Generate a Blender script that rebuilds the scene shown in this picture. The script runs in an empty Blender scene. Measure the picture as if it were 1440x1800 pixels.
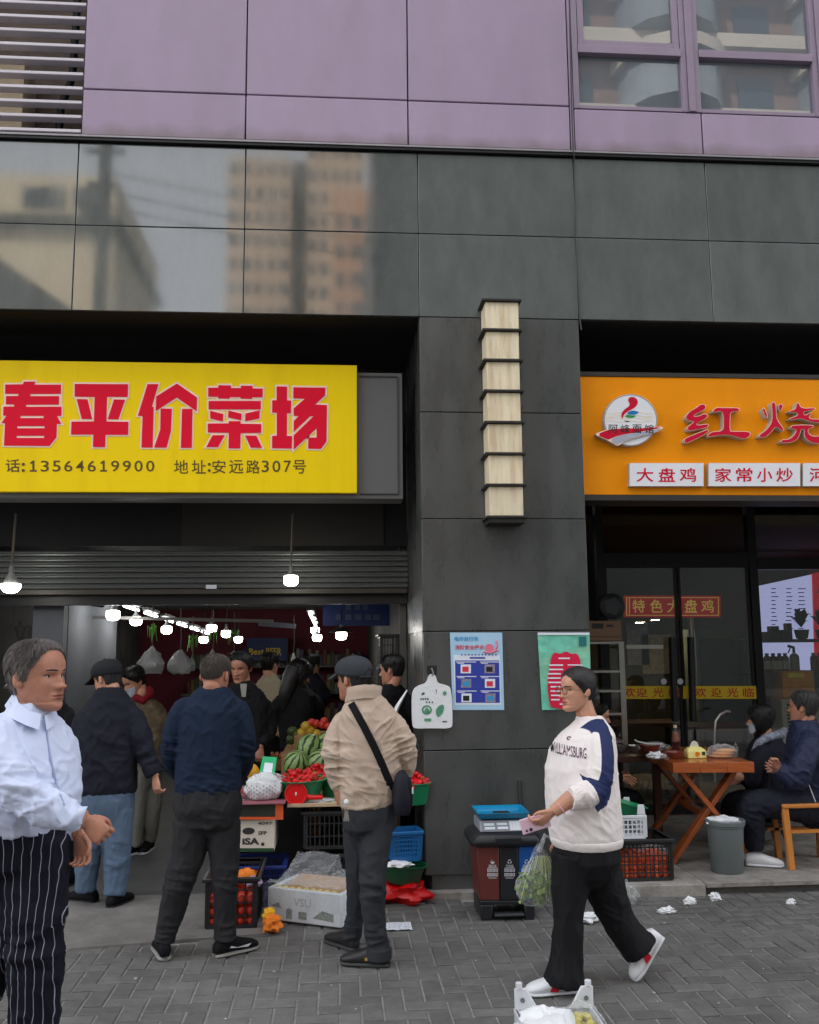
import bpy, bmesh, math, random
import numpy as np
from mathutils import Vector, Matrix, noise
from mathutils.geometry import tessellate_polygon
from math import sin, cos, pi, radians, sqrt, exp
random.seed(7)
scn = bpy.context.scene
col = scn.collection
# ------------------------------------------------------------ camera
FPX, CAMH, CAMY = 1650.0, 1.72, -6.80          # focal length in photo pixels, eye height, distance to facade (Y = 0)
PITCH, YAW, ROLL = radians(8.211), radians(4.482), radians(-0.524)
def _rot():
    cp, sp, cy, sy, cr, sr = cos(PITCH), sin(PITCH), cos(YAW), sin(YAW), cos(ROLL), sin(ROLL)
    Ry = np.array([[cy, -sy, 0], [sy, cy, 0], [0, 0, 1]])
    B = np.array([[1, 0, 0], [0, 0, -1], [0, 1, 0]])
    Pm = np.array([[1, 0, 0], [0, cp, sp], [0, -sp, cp]])
    Q = np.array([[cr, -sr, 0], [sr, cr, 0], [0, 0, 1]])
    return Q @ Pm @ B @ Ry
RM = _rot()
cam = bpy.data.cameras.new('camera')
cam.sensor_fit = 'HORIZONTAL'; cam.sensor_width = 36; cam.lens = 36 * FPX / 1440
cam.clip_end = 2000; cam.clip_start = 0.05
camo = bpy.data.objects.new('camera', cam); col.objects.link(camo)
camo.matrix_world = Matrix([[RM[0][i], -RM[1][i], -RM[2][i], (0, CAMY, CAMH)[i]] for i in range(3)] + [[0, 0, 0, 1]])
scn.camera = camo
def ray(px, py):
    return RM.T @ np.array([(px - 720) / FPX, (py - 900) / FPX, 1.0])
def P(px, py, Y=0.0):
    "photo pixel -> point on the plane Y"
    d = ray(px, py); t = (Y - CAMY) / d[1]
    return Vector((d[0] * t, Y, CAMH + d[2] * t))
def G(px, py, z=0.0):
    "photo pixel -> point at height z"
    d = ray(px, py); t = (z - CAMH) / d[2]
    return Vector((d[0] * t, CAMY + d[1] * t, z))
# ------------------------------------------------------------ sky, sun, exposure
w = bpy.data.worlds.new('World'); scn.world = w; w.use_nodes = True
nt = w.node_tree; nt.nodes.clear()
sky = nt.nodes.new('ShaderNodeTexSky'); sky.sky_type = 'NISHITA'; sky.sun_disc = False
SUN_EL, SUN_AZ = radians(50), radians(-28)     # high behind the shop building: the street front is in open shade
sky.sun_elevation = SUN_EL; sky.sun_rotation = SUN_AZ
sky.air_density = 1.0; sky.dust_density = 1.6; sky.ozone_density = 1.0
hs = nt.nodes.new('ShaderNodeHueSaturation'); hs.inputs['Saturation'].default_value = 0.5
bg = nt.nodes.new('ShaderNodeBackground'); bg.inputs['Strength'].default_value = 0.15
wo = nt.nodes.new('ShaderNodeOutputWorld')
mxs = nt.nodes.new('ShaderNodeMix'); mxs.data_type = 'RGBA'; mxs.inputs[0].default_value = 0.5; mxs.inputs[7].default_value = (5.8, 5.8, 5.85, 1)   # even veil of thin cloud over the whole sky
nt.links.new(sky.outputs[0], hs.inputs['Color']); nt.links.new(hs.outputs[0], mxs.inputs[6]); nt.links.new(mxs.outputs[2], bg.inputs[0]); nt.links.new(bg.outputs[0], wo.inputs[0])
sl = bpy.data.lights.new('sun', 'SUN'); sl.energy = 3.0; sl.angle = radians(3); sl.color = (1, .96, .9)
so = bpy.data.objects.new('sun', sl); col.objects.link(so)
sd = Vector((sin(SUN_AZ) * cos(SUN_EL), cos(SUN_AZ) * cos(SUN_EL), sin(SUN_EL)))
so.rotation_euler = sd.to_track_quat('Z', 'Y').to_euler(); so.location = (0, -20, 30)
vs = scn.view_settings; scn.display_settings.display_device = 'sRGB'
vs.view_transform = 'Standard'; vs.look = 'None'; vs.gamma = 1; vs.exposure = 1.62; vs.use_curve_mapping = False
scn.cycles.use_denoising = True
try: scn.cycles.denoiser = 'OPENIMAGEDENOISE'
except Exception: pass
scn.cycles.max_bounces = 8; scn.cycles.transparent_max_bounces = 16; scn.cycles.sample_clamp_indirect = 6
# ------------------------------------------------------------ materials
def S(r, g, b):
    f = lambda c: (c / 255 / 12.92) if c <= 10 else ((c / 255 + .055) / 1.055) ** 2.4
    return (f(r), f(g), f(b))
MATS = {}
def mat(name, c, rough=.6, metal=0, var=.12, vs=6, bump=0, bs=40, spec=.5, trans=0, alpha=1, ior=1.45, emit=0, ec=None, coat=0, stretch=None, dirt=0, dcol=None, ds=3, rvar=0, sheen=0, sss=0, world=False):
    if name in MATS: return MATS[name]
    m = bpy.data.materials.new(name); m.use_nodes = True
    n, l = m.node_tree.nodes, m.node_tree.links
    b = n['Principled BSDF']; I = b.inputs
    c = tuple(c)[:3]
    I['Base Color'].default_value = (*c, 1); I['Roughness'].default_value = rough; I['Metallic'].default_value = metal
    I['Specular IOR Level'].default_value = spec; I['IOR'].default_value = ior
    I['Transmission Weight'].default_value = trans; I['Alpha'].default_value = alpha
    I['Coat Weight'].default_value = coat
    if sheen: I['Sheen Weight'].default_value = sheen
    if sss:
        I['Subsurface Weight'].default_value = sss; I['Subsurface Radius'].default_value = (.012, .005, .003); I['Subsurface Scale'].default_value = 1
    if emit: I['Emission Color'].default_value = (*(ec or c), 1); I['Emission Strength'].default_value = emit
    tc = n.new('ShaderNodeTexCoord'); mp = n.new('ShaderNodeMapping'); l.new(n.new('ShaderNodeNewGeometry').outputs['Position'] if world else tc.outputs['Object'], mp.inputs[0])
    if stretch: mp.inputs['Scale'].default_value = stretch
    if var or rvar:
        t = n.new('ShaderNodeTexNoise'); t.inputs['Scale'].default_value = vs; t.inputs['Detail'].default_value = 6; t.inputs['Roughness'].default_value = .65
        l.new(mp.outputs[0], t.inputs['Vector'])
        oi = n.new('ShaderNodeObjectInfo')
        r = n.new('ShaderNodeMapRange'); r.inputs[1].default_value = .25; r.inputs[2].default_value = .75
        r.inputs[3].default_value = 1 - var; r.inputs[4].default_value = 1 + var
        l.new(t.outputs['Fac'], r.inputs[0])
        r2 = n.new('ShaderNodeMapRange'); r2.inputs[3].default_value = 1 - var * .6; r2.inputs[4].default_value = 1 + var * .6
        l.new(oi.outputs['Random'], r2.inputs[0])
        mu = n.new('ShaderNodeMath'); mu.operation = 'MULTIPLY'; l.new(r.outputs[0], mu.inputs[0]); l.new(r2.outputs[0], mu.inputs[1])
        vm = n.new('ShaderNodeVectorMath'); vm.operation = 'SCALE'; vm.inputs[0].default_value = c; l.new(mu.outputs[0], vm.inputs['Scale'])
        out = vm.outputs[0]
        if dirt:
            t2 = n.new('ShaderNodeTexNoise'); t2.inputs['Scale'].default_value = ds; t2.inputs['Detail'].default_value = 8; t2.inputs['Roughness'].default_value = .7
            l.new(mp.outputs[0], t2.inputs['Vector'])
            rr = n.new('ShaderNodeMapRange'); rr.inputs[1].default_value = .48; rr.inputs[2].default_value = .72; rr.inputs[4].default_value = dirt
            l.new(t2.outputs['Fac'], rr.inputs[0])
            mx = n.new('ShaderNodeMix'); mx.data_type = 'RGBA'; l.new(rr.outputs[0], mx.inputs[0]); l.new(out, mx.inputs[6]); mx.inputs[7].default_value = (*(dcol or (.03, .028, .025)), 1)
            out = mx.outputs[2]
        l.new(out, I['Base Color'])
        if rvar:
            r3 = n.new('ShaderNodeMapRange'); r3.inputs[1].default_value = .3; r3.inputs[2].default_value = .7; r3.inputs[3].default_value = max(.02, rough - rvar); r3.inputs[4].default_value = rough + rvar
            l.new(t.outputs['Fac'], r3.inputs[0]); l.new(r3.outputs[0], I['Roughness'])
    if bump:
        t = n.new('ShaderNodeTexNoise'); t.inputs['Scale'].default_value = bs; t.inputs['Detail'].default_value = 5
        l.new(mp.outputs[0], t.inputs['Vector'])
        bp = n.new('ShaderNodeBump'); bp.inputs['Strength'].default_value = bump; bp.inputs['Distance'].default_value = .01
        l.new(t.outputs['Fac'], bp.inputs['Height']); l.new(bp.outputs[0], I['Normal'])
    MATS[name] = m
    return m
# ------------------------------------------------------------ mesh builder
def V3(a): return Vector(a)
class MB:
    def __init__(s): s.v = []; s.f = []; s.m = []
    def add(s, vs, fs, mi=0):
        o = len(s.v); s.v += [Vector(v) for v in vs]; s.f += [tuple(i + o for i in f) for f in fs]; s.m += [mi] * len(fs); return s
    def box(s, a, b, mi=0, M=None):
        a = V3(a); b = V3(b)
        vs = [Vector((x, y, z)) for z in (a.z, b.z) for y in (a.y, b.y) for x in (a.x, b.x)]
        if M: vs = [M @ v for v in vs]
        return s.add(vs, [(0, 2, 3, 1), (4, 5, 7, 6), (0, 1, 5, 4), (2, 6, 7, 3), (0, 4, 6, 2), (1, 3, 7, 5)], mi)
    def cbox(s, c, sz, mi=0, M=None):
        c = V3(c); h = V3(sz) / 2
        if M is not None:
            return s.box(-h, h, mi, Matrix.Translation(c) @ M.to_4x4())
        return s.box(c - h, c + h, mi)
    def bar(s, p, q, wd, ht, up=(0, 0, 1), mi=0):
        p = V3(p); q = V3(q); d = q - p; L = d.length; d.normalize()
        u = d.cross(V3(up)); u = u.normalized() if u.length > 1e-6 else Vector((1, 0, 0)); v = u.cross(d)
        vs = [p + d * (L * k) + u * (a * wd / 2) + v * (b * ht / 2) for k in (0, 1) for a, b in ((-1, -1), (1, -1), (1, 1), (-1, 1))]
        return s.add(vs, [(0, 1, 2, 3), (7, 6, 5, 4), (0, 4, 5, 1), (1, 5, 6, 2), (2, 6, 7, 3), (3, 7, 4, 0)], mi)
    def rings(s, R, cap=True, mi=0, closed=False):
        n = len(R[0]); o = len(s.v)
        for r in R: s.v += [Vector(v) for v in r]
        k = len(R)
        for i in range(k if closed else k - 1):
            a = o + i * n; b = o + ((i + 1) % k) * n
            for j in range(n):
                s.f.append((a + j, a + (j + 1) % n, b + (j + 1) % n, b + j)); s.m.append(mi)
        if cap and not closed:
            s.f.append(tuple(o + j for j in reversed(range(n)))); s.f.append(tuple(o + (k - 1) * n + j for j in range(n))); s.m += [mi, mi]
        return s
    def tube(s, pts, rad, n=8, mi=0, flat=1.0, up=(0, 0, 1), cap=True):
        pts = [V3(p) for p in pts]; k = len(pts)
        rad = [rad] * k if isinstance(rad, (int, float)) else list(rad)
        R = []; prev = None
        for i, p in enumerate(pts):
            d = (pts[min(i + 1, k - 1)] - pts[max(i - 1, 0)])
            d = d.normalized() if d.length > 1e-9 else Vector((0, 0, 1))
            if prev is None:
                u = d.cross(V3(up)); u = u if u.length > 1e-3 else d.cross(Vector((1, 0.1, 0)))
            else: u = prev - d * prev.dot(d)
            u.normalize(); prev = u; v = d.cross(u)
            R.append([p + u * (cos(2 * pi * j / n) * rad[i]) + v * (sin(2 * pi * j / n) * rad[i] * flat) for j in range(n)])
        return s.rings(R, cap, mi)
    def lathe(s, prof, c=(0, 0, 0), n=20, mi=0, M=None, cap=True):
        c = V3(c); M = M or Matrix.Identity(3)
        R = [[c + M @ Vector((r * cos(2 * pi * j / n), r * sin(2 * pi * j / n), z)) for j in range(n)] for r, z in prof]
        return s.rings(R, cap, mi)
    def ell(s, c, r, n=14, k=9, mi=0, M=None):
        c = V3(c); M = M or Matrix.Identity(3)
        R = []
        for i in range(k):
            a = -pi / 2 + pi * (i + .02) / (k - 1 + .04)
            R.append([c + M @ Vector((r[0] * cos(a) * cos(2 * pi * j / n), r[1] * cos(a) * sin(2 * pi * j / n), r[2] * sin(a))) for j in range(n)])
        return s.rings(R, True, mi)
    def prism(s, loops, depth, mi=0, mside=None, back=True):
        "loops: outer loop then holes, lists of 3D points; extruded along depth vector (front face at loops)"
        depth = V3(depth)
        loops = [[V3(p) for p in L] for L in loops]
        flat = [p for L in loops for p in L]; tri = tessellate_polygon(loops); o = len(s.v); k = len(flat)
        s.v += flat + [p + depth for p in flat]
        for t in tri:
            nrm = (flat[t[1]] - flat[t[0]]).cross(flat[t[2]] - flat[t[0]])
            if nrm.dot(depth) > 0: t = t[::-1]
            s.f.append(tuple(o + i for i in t)); s.m.append(mi)
            if back: s.f.append(tuple(o + k + i for i in reversed(t))); s.m.append(mi)
        b = o
        for L in loops:
            n = len(L)
            for j in range(n):
                s.f.append((b + j, b + (j + 1) % n, b + k + (j + 1) % n, b + k + j)); s.m.append(mi if mside is None else mside)
            b += n
        return s
    def mesh(s, name='mesh', origin=(0, 0, 0), smooth=True, recalc=True):
        o = V3(origin); me = bpy.data.meshes.new(name)
        me.from_pydata([tuple(v - o) for v in s.v], [], s.f)
        me.polygons.foreach_set('material_index', s.m)
        if recalc:
            bm = bmesh.new(); bm.from_mesh(me); bmesh.ops.recalc_face_normals(bm, faces=bm.faces[:]); bm.to_mesh(me); bm.free()
        if smooth: me.polygons.foreach_set('use_smooth', [True] * len(me.polygons))
        me.update(); return me
def tag(o, label=None, cat=None, group=None, kind=None):
    for k, v in (('label', label), ('category', cat), ('group', group), ('kind', kind)):
        if v: o[k] = v
    return o
def obj(name, mb, mats, parent=None, base=(0, 0, 0), smooth=None, bevel=0, seg=2, angle=40):
    mats = mats if isinstance(mats, (list, tuple)) else [mats]
    base = V3(base)
    if parent is not None: base = parent_base(parent)
    me = mb if isinstance(mb, bpy.types.Mesh) else mb.mesh(name, base, True)
    for m in mats: me.materials.append(m)
    o = bpy.data.objects.new(name, me); col.objects.link(o)
    if parent is None: o.location = base
    else: o.parent = parent
    if smooth is not True and not isinstance(mb, bpy.types.Mesh):
        try: me.set_sharp_from_angle(angle=radians(angle))
        except Exception: pass
    if bevel:
        b = o.modifiers.new('bevel', 'BEVEL'); b.width = bevel; b.segments = seg; b.limit_method = 'ANGLE'; b.angle_limit = radians(40)
    return o
BASES = {}
def parent_base(o):
    while o.parent is not None: o = o.parent
    return BASES.get(o.name, o.location).copy()
def thing(name, label, cat, base, group=None, kind=None):
    e = bpy.data.objects.new(name, None); col.objects.link(e); e.location = base; e.empty_display_size = .1
    return tag(e, label, cat, group, kind)
def single(name, mb, mats, base, label, cat, group=None, **k):
    return tag(obj(name, mb, mats, base=base, **k), label, cat, group)
def rz(a): return Matrix.Rotation(a, 3, 'Z')
def rx(a): return Matrix.Rotation(a, 3, 'X')
def ry(a): return Matrix.Rotation(a, 3, 'Y')
def copy_tree(o, delta, label=None, rot=None):
    c = o.copy(); col.objects.link(c); c.location = o.location + V3(delta)
    if rot is not None: c.rotation_euler = (0, 0, rot)
    if label: c['label'] = label
    for ch in o.children:
        d = ch.copy(); col.objects.link(d); d.parent = c
        for g in ch.children:
            e = g.copy(); col.objects.link(e); e.parent = d
    return c
# ------------------------------------------------------------ lettering
_tcache = {}
def text_mesh(s, bold=.02):
    "glyph outlines of the built-in font as (verts, faces), x right, y up"
    k = (s, bold)
    if k not in _tcache:
        cu = bpy.data.curves.new('t', 'FONT'); cu.body = s; cu.offset = bold; cu.resolution_u = 3
        o = bpy.data.objects.new('t', cu); col.objects.link(o)
        dg = bpy.context.evaluated_depsgraph_get(); me = bpy.data.meshes.new_from_object(o.evaluated_get(dg))
        v = np.array([x.co[:2] for x in me.vertices]).reshape(-1, 2); f = [tuple(p.vertices) for p in me.polygons]
        bpy.data.objects.remove(o); bpy.data.curves.remove(cu); bpy.data.meshes.remove(me)
        _tcache[k] = (v, f)
    return _tcache[k]
def text_px(mb, s, rect, Y, depth=0.0, bold=.02, mi=0, gap=None):
    "fit text in a pixel rectangle on plane Y; each glyph of its own cell when gap is None"
    v, f = text_mesh(s, bold)
    lo, hi = v.min(0), v.max(0)
    u = (v - lo) / (hi - lo)
    x0, y0, x1, y1 = rect
    pts = [P(x0 + (x1 - x0) * a, y1 - (y1 - y0) * b, Y) for a, b in u]
    mb.add(pts, f, mi)
    if depth:
        ed = {}
        for t in f:
            for i in range(len(t)):
                e = (t[i], t[(i + 1) % len(t)]); ed[e] = 1
        bd = [e for e in ed if (e[1], e[0]) not in ed]
        dv = Vector((0, depth, 0)); o = len(mb.v)
        mb.v += [p + dv for p in pts]
        for a, b in bd: mb.f.append((o - len(pts) + a, o - len(pts) + b, o + b, o + a)); mb.m.append(mi)
def poly_px(mb, loops, Y, depth, mi=0, mside=None):
    mb.prism([[P(x, y, Y) for x, y in L] for L in loops], (0, depth, 0), mi, mside, back=False)
def off(L, d):
    "offset a pixel polygon outward by d (mitred)"
    A = sum(L[i][0] * L[(i + 1) % len(L)][1] - L[(i + 1) % len(L)][0] * L[i][1] for i in range(len(L)))
    sg = 1 if A > 0 else -1; out = []
    n = len(L)
    for i in range(n):
        p, q, r = (np.array(L[i - 1], float), np.array(L[i], float), np.array(L[(i + 1) % n], float))
        a = q - p; b = r - q; a /= np.linalg.norm(a) + 1e-9; b /= np.linalg.norm(b) + 1e-9
        na = np.array([a[1], -a[0]]) * sg; nb = np.array([b[1], -b[0]]) * sg
        m = na + nb; m /= np.linalg.norm(m) + 1e-9
        k = d / max(.45, m @ na); out.append(tuple(q + m * k))
    return out
# ============================================================ ground
def herring(w=.105):
    "90 degree herringbone: (x, y, along_x)"
    out = []
    for m in range(-60, 60):
        for n in range(-20, 20):
            x, y = m + 4 * n, m
            out.append((x * w, y * w, 2 * w, w)); out.append(((x + 2) * w, (y - 1) * w, w, 2 * w))
    return out
m_mortar = mat('mortar', (.24, .23, .215), .95, var=.35, vs=30, bump=.4, bs=120)
m_paver = mat('paver', (.142, .138, .130), .82, var=.26, vs=9, bump=.6, bs=90, dirt=.75, dcol=(.066, .062, .056), ds=1.15, world=True)
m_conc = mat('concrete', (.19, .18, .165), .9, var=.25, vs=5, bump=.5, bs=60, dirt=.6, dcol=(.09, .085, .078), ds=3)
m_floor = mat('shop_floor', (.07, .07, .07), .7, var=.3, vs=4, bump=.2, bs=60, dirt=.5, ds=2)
m_asph = mat('asphalt', (.05, .05, .052), .9, var=.2, vs=40, bump=.5, bs=200)
mb = MB(); mb.box((-60, -160, -.30), (60, 14, -.016))
tag(obj('ground', mb, m_asph), kind='structure')
mb = MB(); mb.box((-9, -7.6, -.2), (11, -.02, -.008))
pave = tag(obj('pavement', mb, m_mortar), kind='structure')
PX0, PX1, PY0, PY1 = -8.9, 10.9, -7.5, -.06
bricks = []
for x, y, a, b in herring():
    x += .02; y -= 3.6
    cx, cy = x + a / 2, y + b / 2
    if not (PX0 < cx < PX1 and PY0 < cy < PY1): continue
    if -4.5 < cx < -.42 and cy > -.93 + (cx + 1.58) * .155: continue          # concrete apron of the market
    v = RM @ np.array([cx, cy - CAMY, -CAMH]); u = 720 + FPX * v[0] / v[2]; q = 900 + FPX * v[1] / v[2]
    vis = v[2] > .3 and -20 < u < 1460 and q < 1815
    bricks.append((vis, a * b * (v[2] ** -2 if v[2] > 0 else 0), cx, cy, a, b))
bricks.sort(key=lambda t: (not t[0], -t[1]))
def brick_mesh(a, b):
    g = .0055; t = .012; h = .05; k = MB()
    r0 = [(sx * (a / 2 - g), sy * (b / 2 - g), -h) for sx, sy in ((-1, -1), (1, -1), (1, 1), (-1, 1))]
    r1 = [(x, y, -.004) for x, y, z in r0]
    r2 = [(sx * (a / 2 - g - .005), sy * (b / 2 - g - .005), 0) for sx, sy in ((-1, -1), (1, -1), (1, 1), (-1, 1))]
    k.rings([r0, r1, r2]); return k
bmA, bmB = brick_mesh(.21, .105), brick_mesh(.105, .21)
meA, meB = bmA.mesh('paver', smooth=False), bmB.mesh('paver', smooth=False)
meA.materials.append(m_paver); meB.materials.append(m_paver)
rest = MB()
for i, (vis, ar, cx, cy, a, b) in enumerate(bricks):
    dz = random.uniform(-.0025, .0025); tx, ty = random.uniform(-.012, .012), random.uniform(-.012, .012)
    if i < 300:
        o = bpy.data.objects.new('paver', meA if a > b else meB); col.objects.link(o); o.parent = pave
        o.location = (cx, cy, dz); o.rotation_euler = (tx, ty, random.uniform(-.012, .012))
    else:
        k = bmA if a > b else bmB; M = Matrix.Translation((cx, cy, dz)) @ Matrix.Rotation(tx, 4, 'X') @ Matrix.Rotation(ty, 4, 'Y')
        rest.add([M @ v for v in k.v], k.f)
tag(obj('paver_field', rest, m_paver, pave), kind='stuff')
# concrete apron in front of the market, market floor, raised restaurant step
mb = MB(); mb.prism([[(-6, -1.55, .012), (-1.58, -.93, .012), (-.40, -.745, .012), (-.30, -.30, .012), (.60, -.18, .012), (.60, .24, .012), (-6, .24, .012)]], (0, 0, -.1))
tag(obj('apron', mb, m_conc), kind='structure')
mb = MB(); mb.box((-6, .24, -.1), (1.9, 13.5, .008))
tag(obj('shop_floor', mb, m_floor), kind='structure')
m_kerb = mat('kerb_stone', (.27, .25, .225), .85, var=.25, vs=12, bump=.5, bs=80, dirt=.6, ds=5)
m_kerbd = mat('kerb_dirty', (.12, .11, .10), .9, var=.3, vs=8, bump=.5, bs=60, dirt=.6, ds=5)
step = tag(obj('step', MB().box((1.86, -.10, -.1), (7, 5.5, .045)), m_kerbd), kind='structure')
obj('slab', MB().box((1.86, -.11, .045), (2.56, 5.4, .08)), m_kerb, step, bevel=.004)
obj('slab', MB().box((2.565, -.155, .047), (3.60, 5.4, .08)), m_kerb, step, bevel=.004)
obj('slab', MB().box((3.606, -.15, .046), (7, 5.4, .079)), m_kerb, step, bevel=.004)
obj('kerb_block', MB().box((1.86, -.17, -.02), (2.555, -.112, .078)), m_kerb, step, bevel=.006)
obj('toe_kerb', MB().box((.60, -.06, -.02), (1.855, .06, .045)), m_kerb, step, bevel=.005)
k = MB()
for i in range(60):
    x, y = random.uniform(-2, 3.6), random.uniform(-3.6, -.3); r_ = random.uniform(.003, .010)
    if y > -.95 and x < -.3: continue
    k.ell((x, y, .004), (r_, r_ * random.uniform(.5, 1.4), .0025), 6, 4)
tag(obj('litter_specks', k, mat('speck', S(190, 186, 178), .9, var=.4), None), 'tiny pale crumbs of litter scattered over the paving', 'litter', kind='stuff')
# ============================================================ the shop building
bld = thing('shop_building', 'purple and dark stone building with two ground-floor shops', 'building', (0, 0, 0))
m_stone = mat('dark_stone', (.104, .113, .107), .052, var=.25, vs=5, ior=2.0, spec=.5, rvar=.016, dirt=.6, dcol=(.16, .165, .152), ds=2.2, stretch=(1, 1, .4))
m_stone2 = mat('dark_stone_pillar', (.066, .069, .066), .30, var=.25, vs=5, bump=.08, bs=220, ior=1.6, rvar=.10, dirt=.5, dcol=(.095, .097, .092), ds=2.6, stretch=(1, 1, .35))
m_gap = mat('joint', (.012, .012, .012), .9, var=0)
m_purple = mat('purple_panel', S(166, 146, 170), .38, var=.08, vs=2.5, bump=.03, bs=5, dirt=.5, dcol=S(150, 134, 146), ds=1.6, rvar=.06, stretch=(1, 1, .4))
def grime(m, z0, z1, c):
    "uneven dirt line along the foot of the panels"
    n, l = m.node_tree.nodes, m.node_tree.links; b = n['Principled BSDF']; src = b.inputs['Base Color'].links[0].from_socket
    ge = n.new('ShaderNodeNewGeometry'); sp = n.new('ShaderNodeSeparateXYZ'); l.new(ge.outputs['Position'], sp.inputs[0]); no = n.new('ShaderNodeTexNoise'); no.inputs['Scale'].default_value = 4; no.inputs['Detail'].default_value = 8; l.new(ge.outputs['Position'], no.inputs[0])
    ma = n.new('ShaderNodeMath'); ma.operation = 'MULTIPLY_ADD'; l.new(no.outputs[0], ma.inputs[0]); ma.inputs[1].default_value = .22; l.new(sp.outputs[2], ma.inputs[2]); mr = n.new('ShaderNodeMapRange'); mr.inputs[1].default_value = z1 + .11; mr.inputs[2].default_value = z0 + .11; mr.inputs[4].default_value = .75; l.new(ma.outputs[0], mr.inputs[0])
    mx = n.new('ShaderNodeMix'); mx.data_type = 'RGBA'; l.new(mr.outputs[0], mx.inputs[0]); l.new(src, mx.inputs[6]); mx.inputs[7].default_value = (*c, 1); l.new(mx.outputs[2], b.inputs['Base Color'])
grime(m_purple, 5.565, 5.68, S(124, 110, 110))
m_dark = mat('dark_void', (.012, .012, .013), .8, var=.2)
m_black = mat('black_metal', (.014, .014, .016), .45, var=.1)
XJ = [-6.0, -4.6, -3.2, -1.95, -.70, .62, 1.85, 2.915, 4.2, 5.5, 7.0]
def panel(name, x0, x1, z0, z1, Y, m, t=.03, g=.0035, bev=.003):
    dy = random.uniform(-.0012, .0012)
    return obj(name, MB().box((x0 + g, Y + dy, z0 + g), (x1 - g, Y + t, z1 - g)), m, bld, bevel=bev)
for i in range(len(XJ) - 1):
    for z0, z1 in ((4.20, 4.865), (4.865, 5.525)): panel('stone_panel', XJ[i], XJ[i + 1], z0, z1, 0, m_stone)
for z0, z1 in ((3.46, 4.20), (2.654, 3.46), (1.833, 2.654), (.993, 1.833), (.144, .993)):
    panel('stone_panel', .62, 1.85, z0, z1, 0, m_stone2)
    # return faces of the pillar, polished
    obj('stone_panel', MB().box((.62, .034, z0 + .002), (.65, 1.5, z1 - .002)), m_stone2, bld)
    obj('stone_panel', MB().box((1.82, .034, z0 + .002), (1.85, 2.6, z1 - .002)), m_stone2, bld)
obj('plinth', MB().box((.67, .02, .045), (1.82, .3, .143)), m_stone2, bld)
obj('wall_core', MB().box((.651, .031, .0), (1.819, 2.6, 4.2)).box((-6, .031, 4.21), (7, 1.6, 5.53)).box((-6, .06, 5.53), (7, .5, 5.56)), m_gap, bld)
obj('soffit', MB().box((-6, .03, 4.195), (.62, 2.0, 4.209)).box((1.85, .03, 4.195), (7, 2.6, 4.209)), m_dark, bld)
obj('ledge', MB().box((-6, -.035, 5.530), (7, .06, 5.548)), m_black, bld)
obj('flashing', MB().box((-6, -.045, 5.552), (7, .06, 5.566)), mat('flashing', S(150, 146, 150), .4, .3), bld)
PJ = [-1.93, -.703, .547, 1.83]
for i in range(3):
    panel('purple_panel', PJ[i], PJ[i + 1], 5.57, 5.947, -.03, m_purple, .08, .005, .006)
    panel('purple_panel', PJ[i], PJ[i + 1], 5.947, 7.0, -.03, m_purple, .08, .005, .006)
obj('panel_backing', MB().box((-1.925, .052, 5.57), (1.825, .3, 7.0)).box((1.84, .06, 5.57), (7, .3, 5.93)), m_gap, bld)
for x0, x1 in ((1.865, 2.90), (2.90, 3.95), (3.95, 5.0), (5.0, 6.0)):
    panel('purple_panel', x0, x1, 5.57, 5.93, -.03, m_purple, .08, .005, .006)
obj('edge_strip', MB().box((1.836, -.02, 5.57), (1.862, .05, 7.0)), m_purple, bld)
# windows with coated panes
m_frame = mat('window_frame', S(148, 132, 150), .35, var=.08, vs=5)
m_pane = mat('coated_glass', (.13, .15, .17), .004, var=0, ior=1.75, spec=.8)
m_tint = mat('dark_inside', (.02, .022, .025), .6, var=.2)
def window(x0, x1, z0, z1, sash):
    k = MB(); Y0, Y1 = -.03, .05
    k.box((x0, Y0, z0), (x0 + .045, Y1, z1)); k.box((x1 - .045, Y0, z0), (x1, Y1, z1)); k.box((x0 + .045, Y0 + .003, z0), (x1 - .045, Y1, z0 + .03)); 
    k.box((x0 + .045, Y0 - .012, 6.41), (x1 - .045, Y1, 6.475)); k.box((x0 + .045, Y0 + .003, z1 - .05), (x1 - .045, Y1, z1))
    wn = obj('window', k, m_frame, bld, bevel=.003)
    obj('pane', MB().box((x0 + .046, .012, z0 + .031), (x1 - .046, .018, 6.409)), m_pane, wn)
    if sash:
        s = MB(); a, b, c, d = x0 + .05, x1 - .05, 6.48, z1 - .055
        for q in (((a, -.028, c), (a + .05, .02, d)), ((b - .05, -.028, c), (b, .02, d)), ((a + .05, -.026, c), (b - .05, .02, c + .05)), ((a + .05, -.026, d - .05), (b - .05, .02, d))): s.box(*q)
        obj('sash', s, m_frame, wn, bevel=.003)
        obj('pane', MB().box((a + .052, .0, c + .052), (b - .052, .006, d - .052)), m_pane, wn)
    else:
        obj('pane', MB().box((x0 + .046, .012, 6.476), (x1 - .046, .018, z1 - .051)), m_pane, wn)
window(1.868, 2.80, 5.935, 7.3, True); window(2.86, 3.90, 5.935, 7.3, False); window(3.96, 4.9, 5.935, 7.3, False)
for x0 in (2.802, 3.902): obj('mullion', MB().box((x0, -.045, 5.935), (x0 + .056, .05, 7.3)), m_frame, bld, bevel=.004)
obj('room_back', MB().box((1.85, .3, 5.93), (7, .34, 7.3)), m_tint, bld)
# upper floors out of the picture
obj('upper_wall', MB().box((-14, .02, 7.3), (16, 11, 26)).box((-14, .02, 0), (-6.02, 11, 7.29)).box((7.02, .02, 0), (16, 11, 7.29)), m_purple, bld)
obj('rear_wall', MB().box((-6, 13.2, 0), (7, 13.4, 7.29)).box((-6, 1.7, 7.0), (7, 13.2, 7.1)), m_dark, bld)
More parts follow.
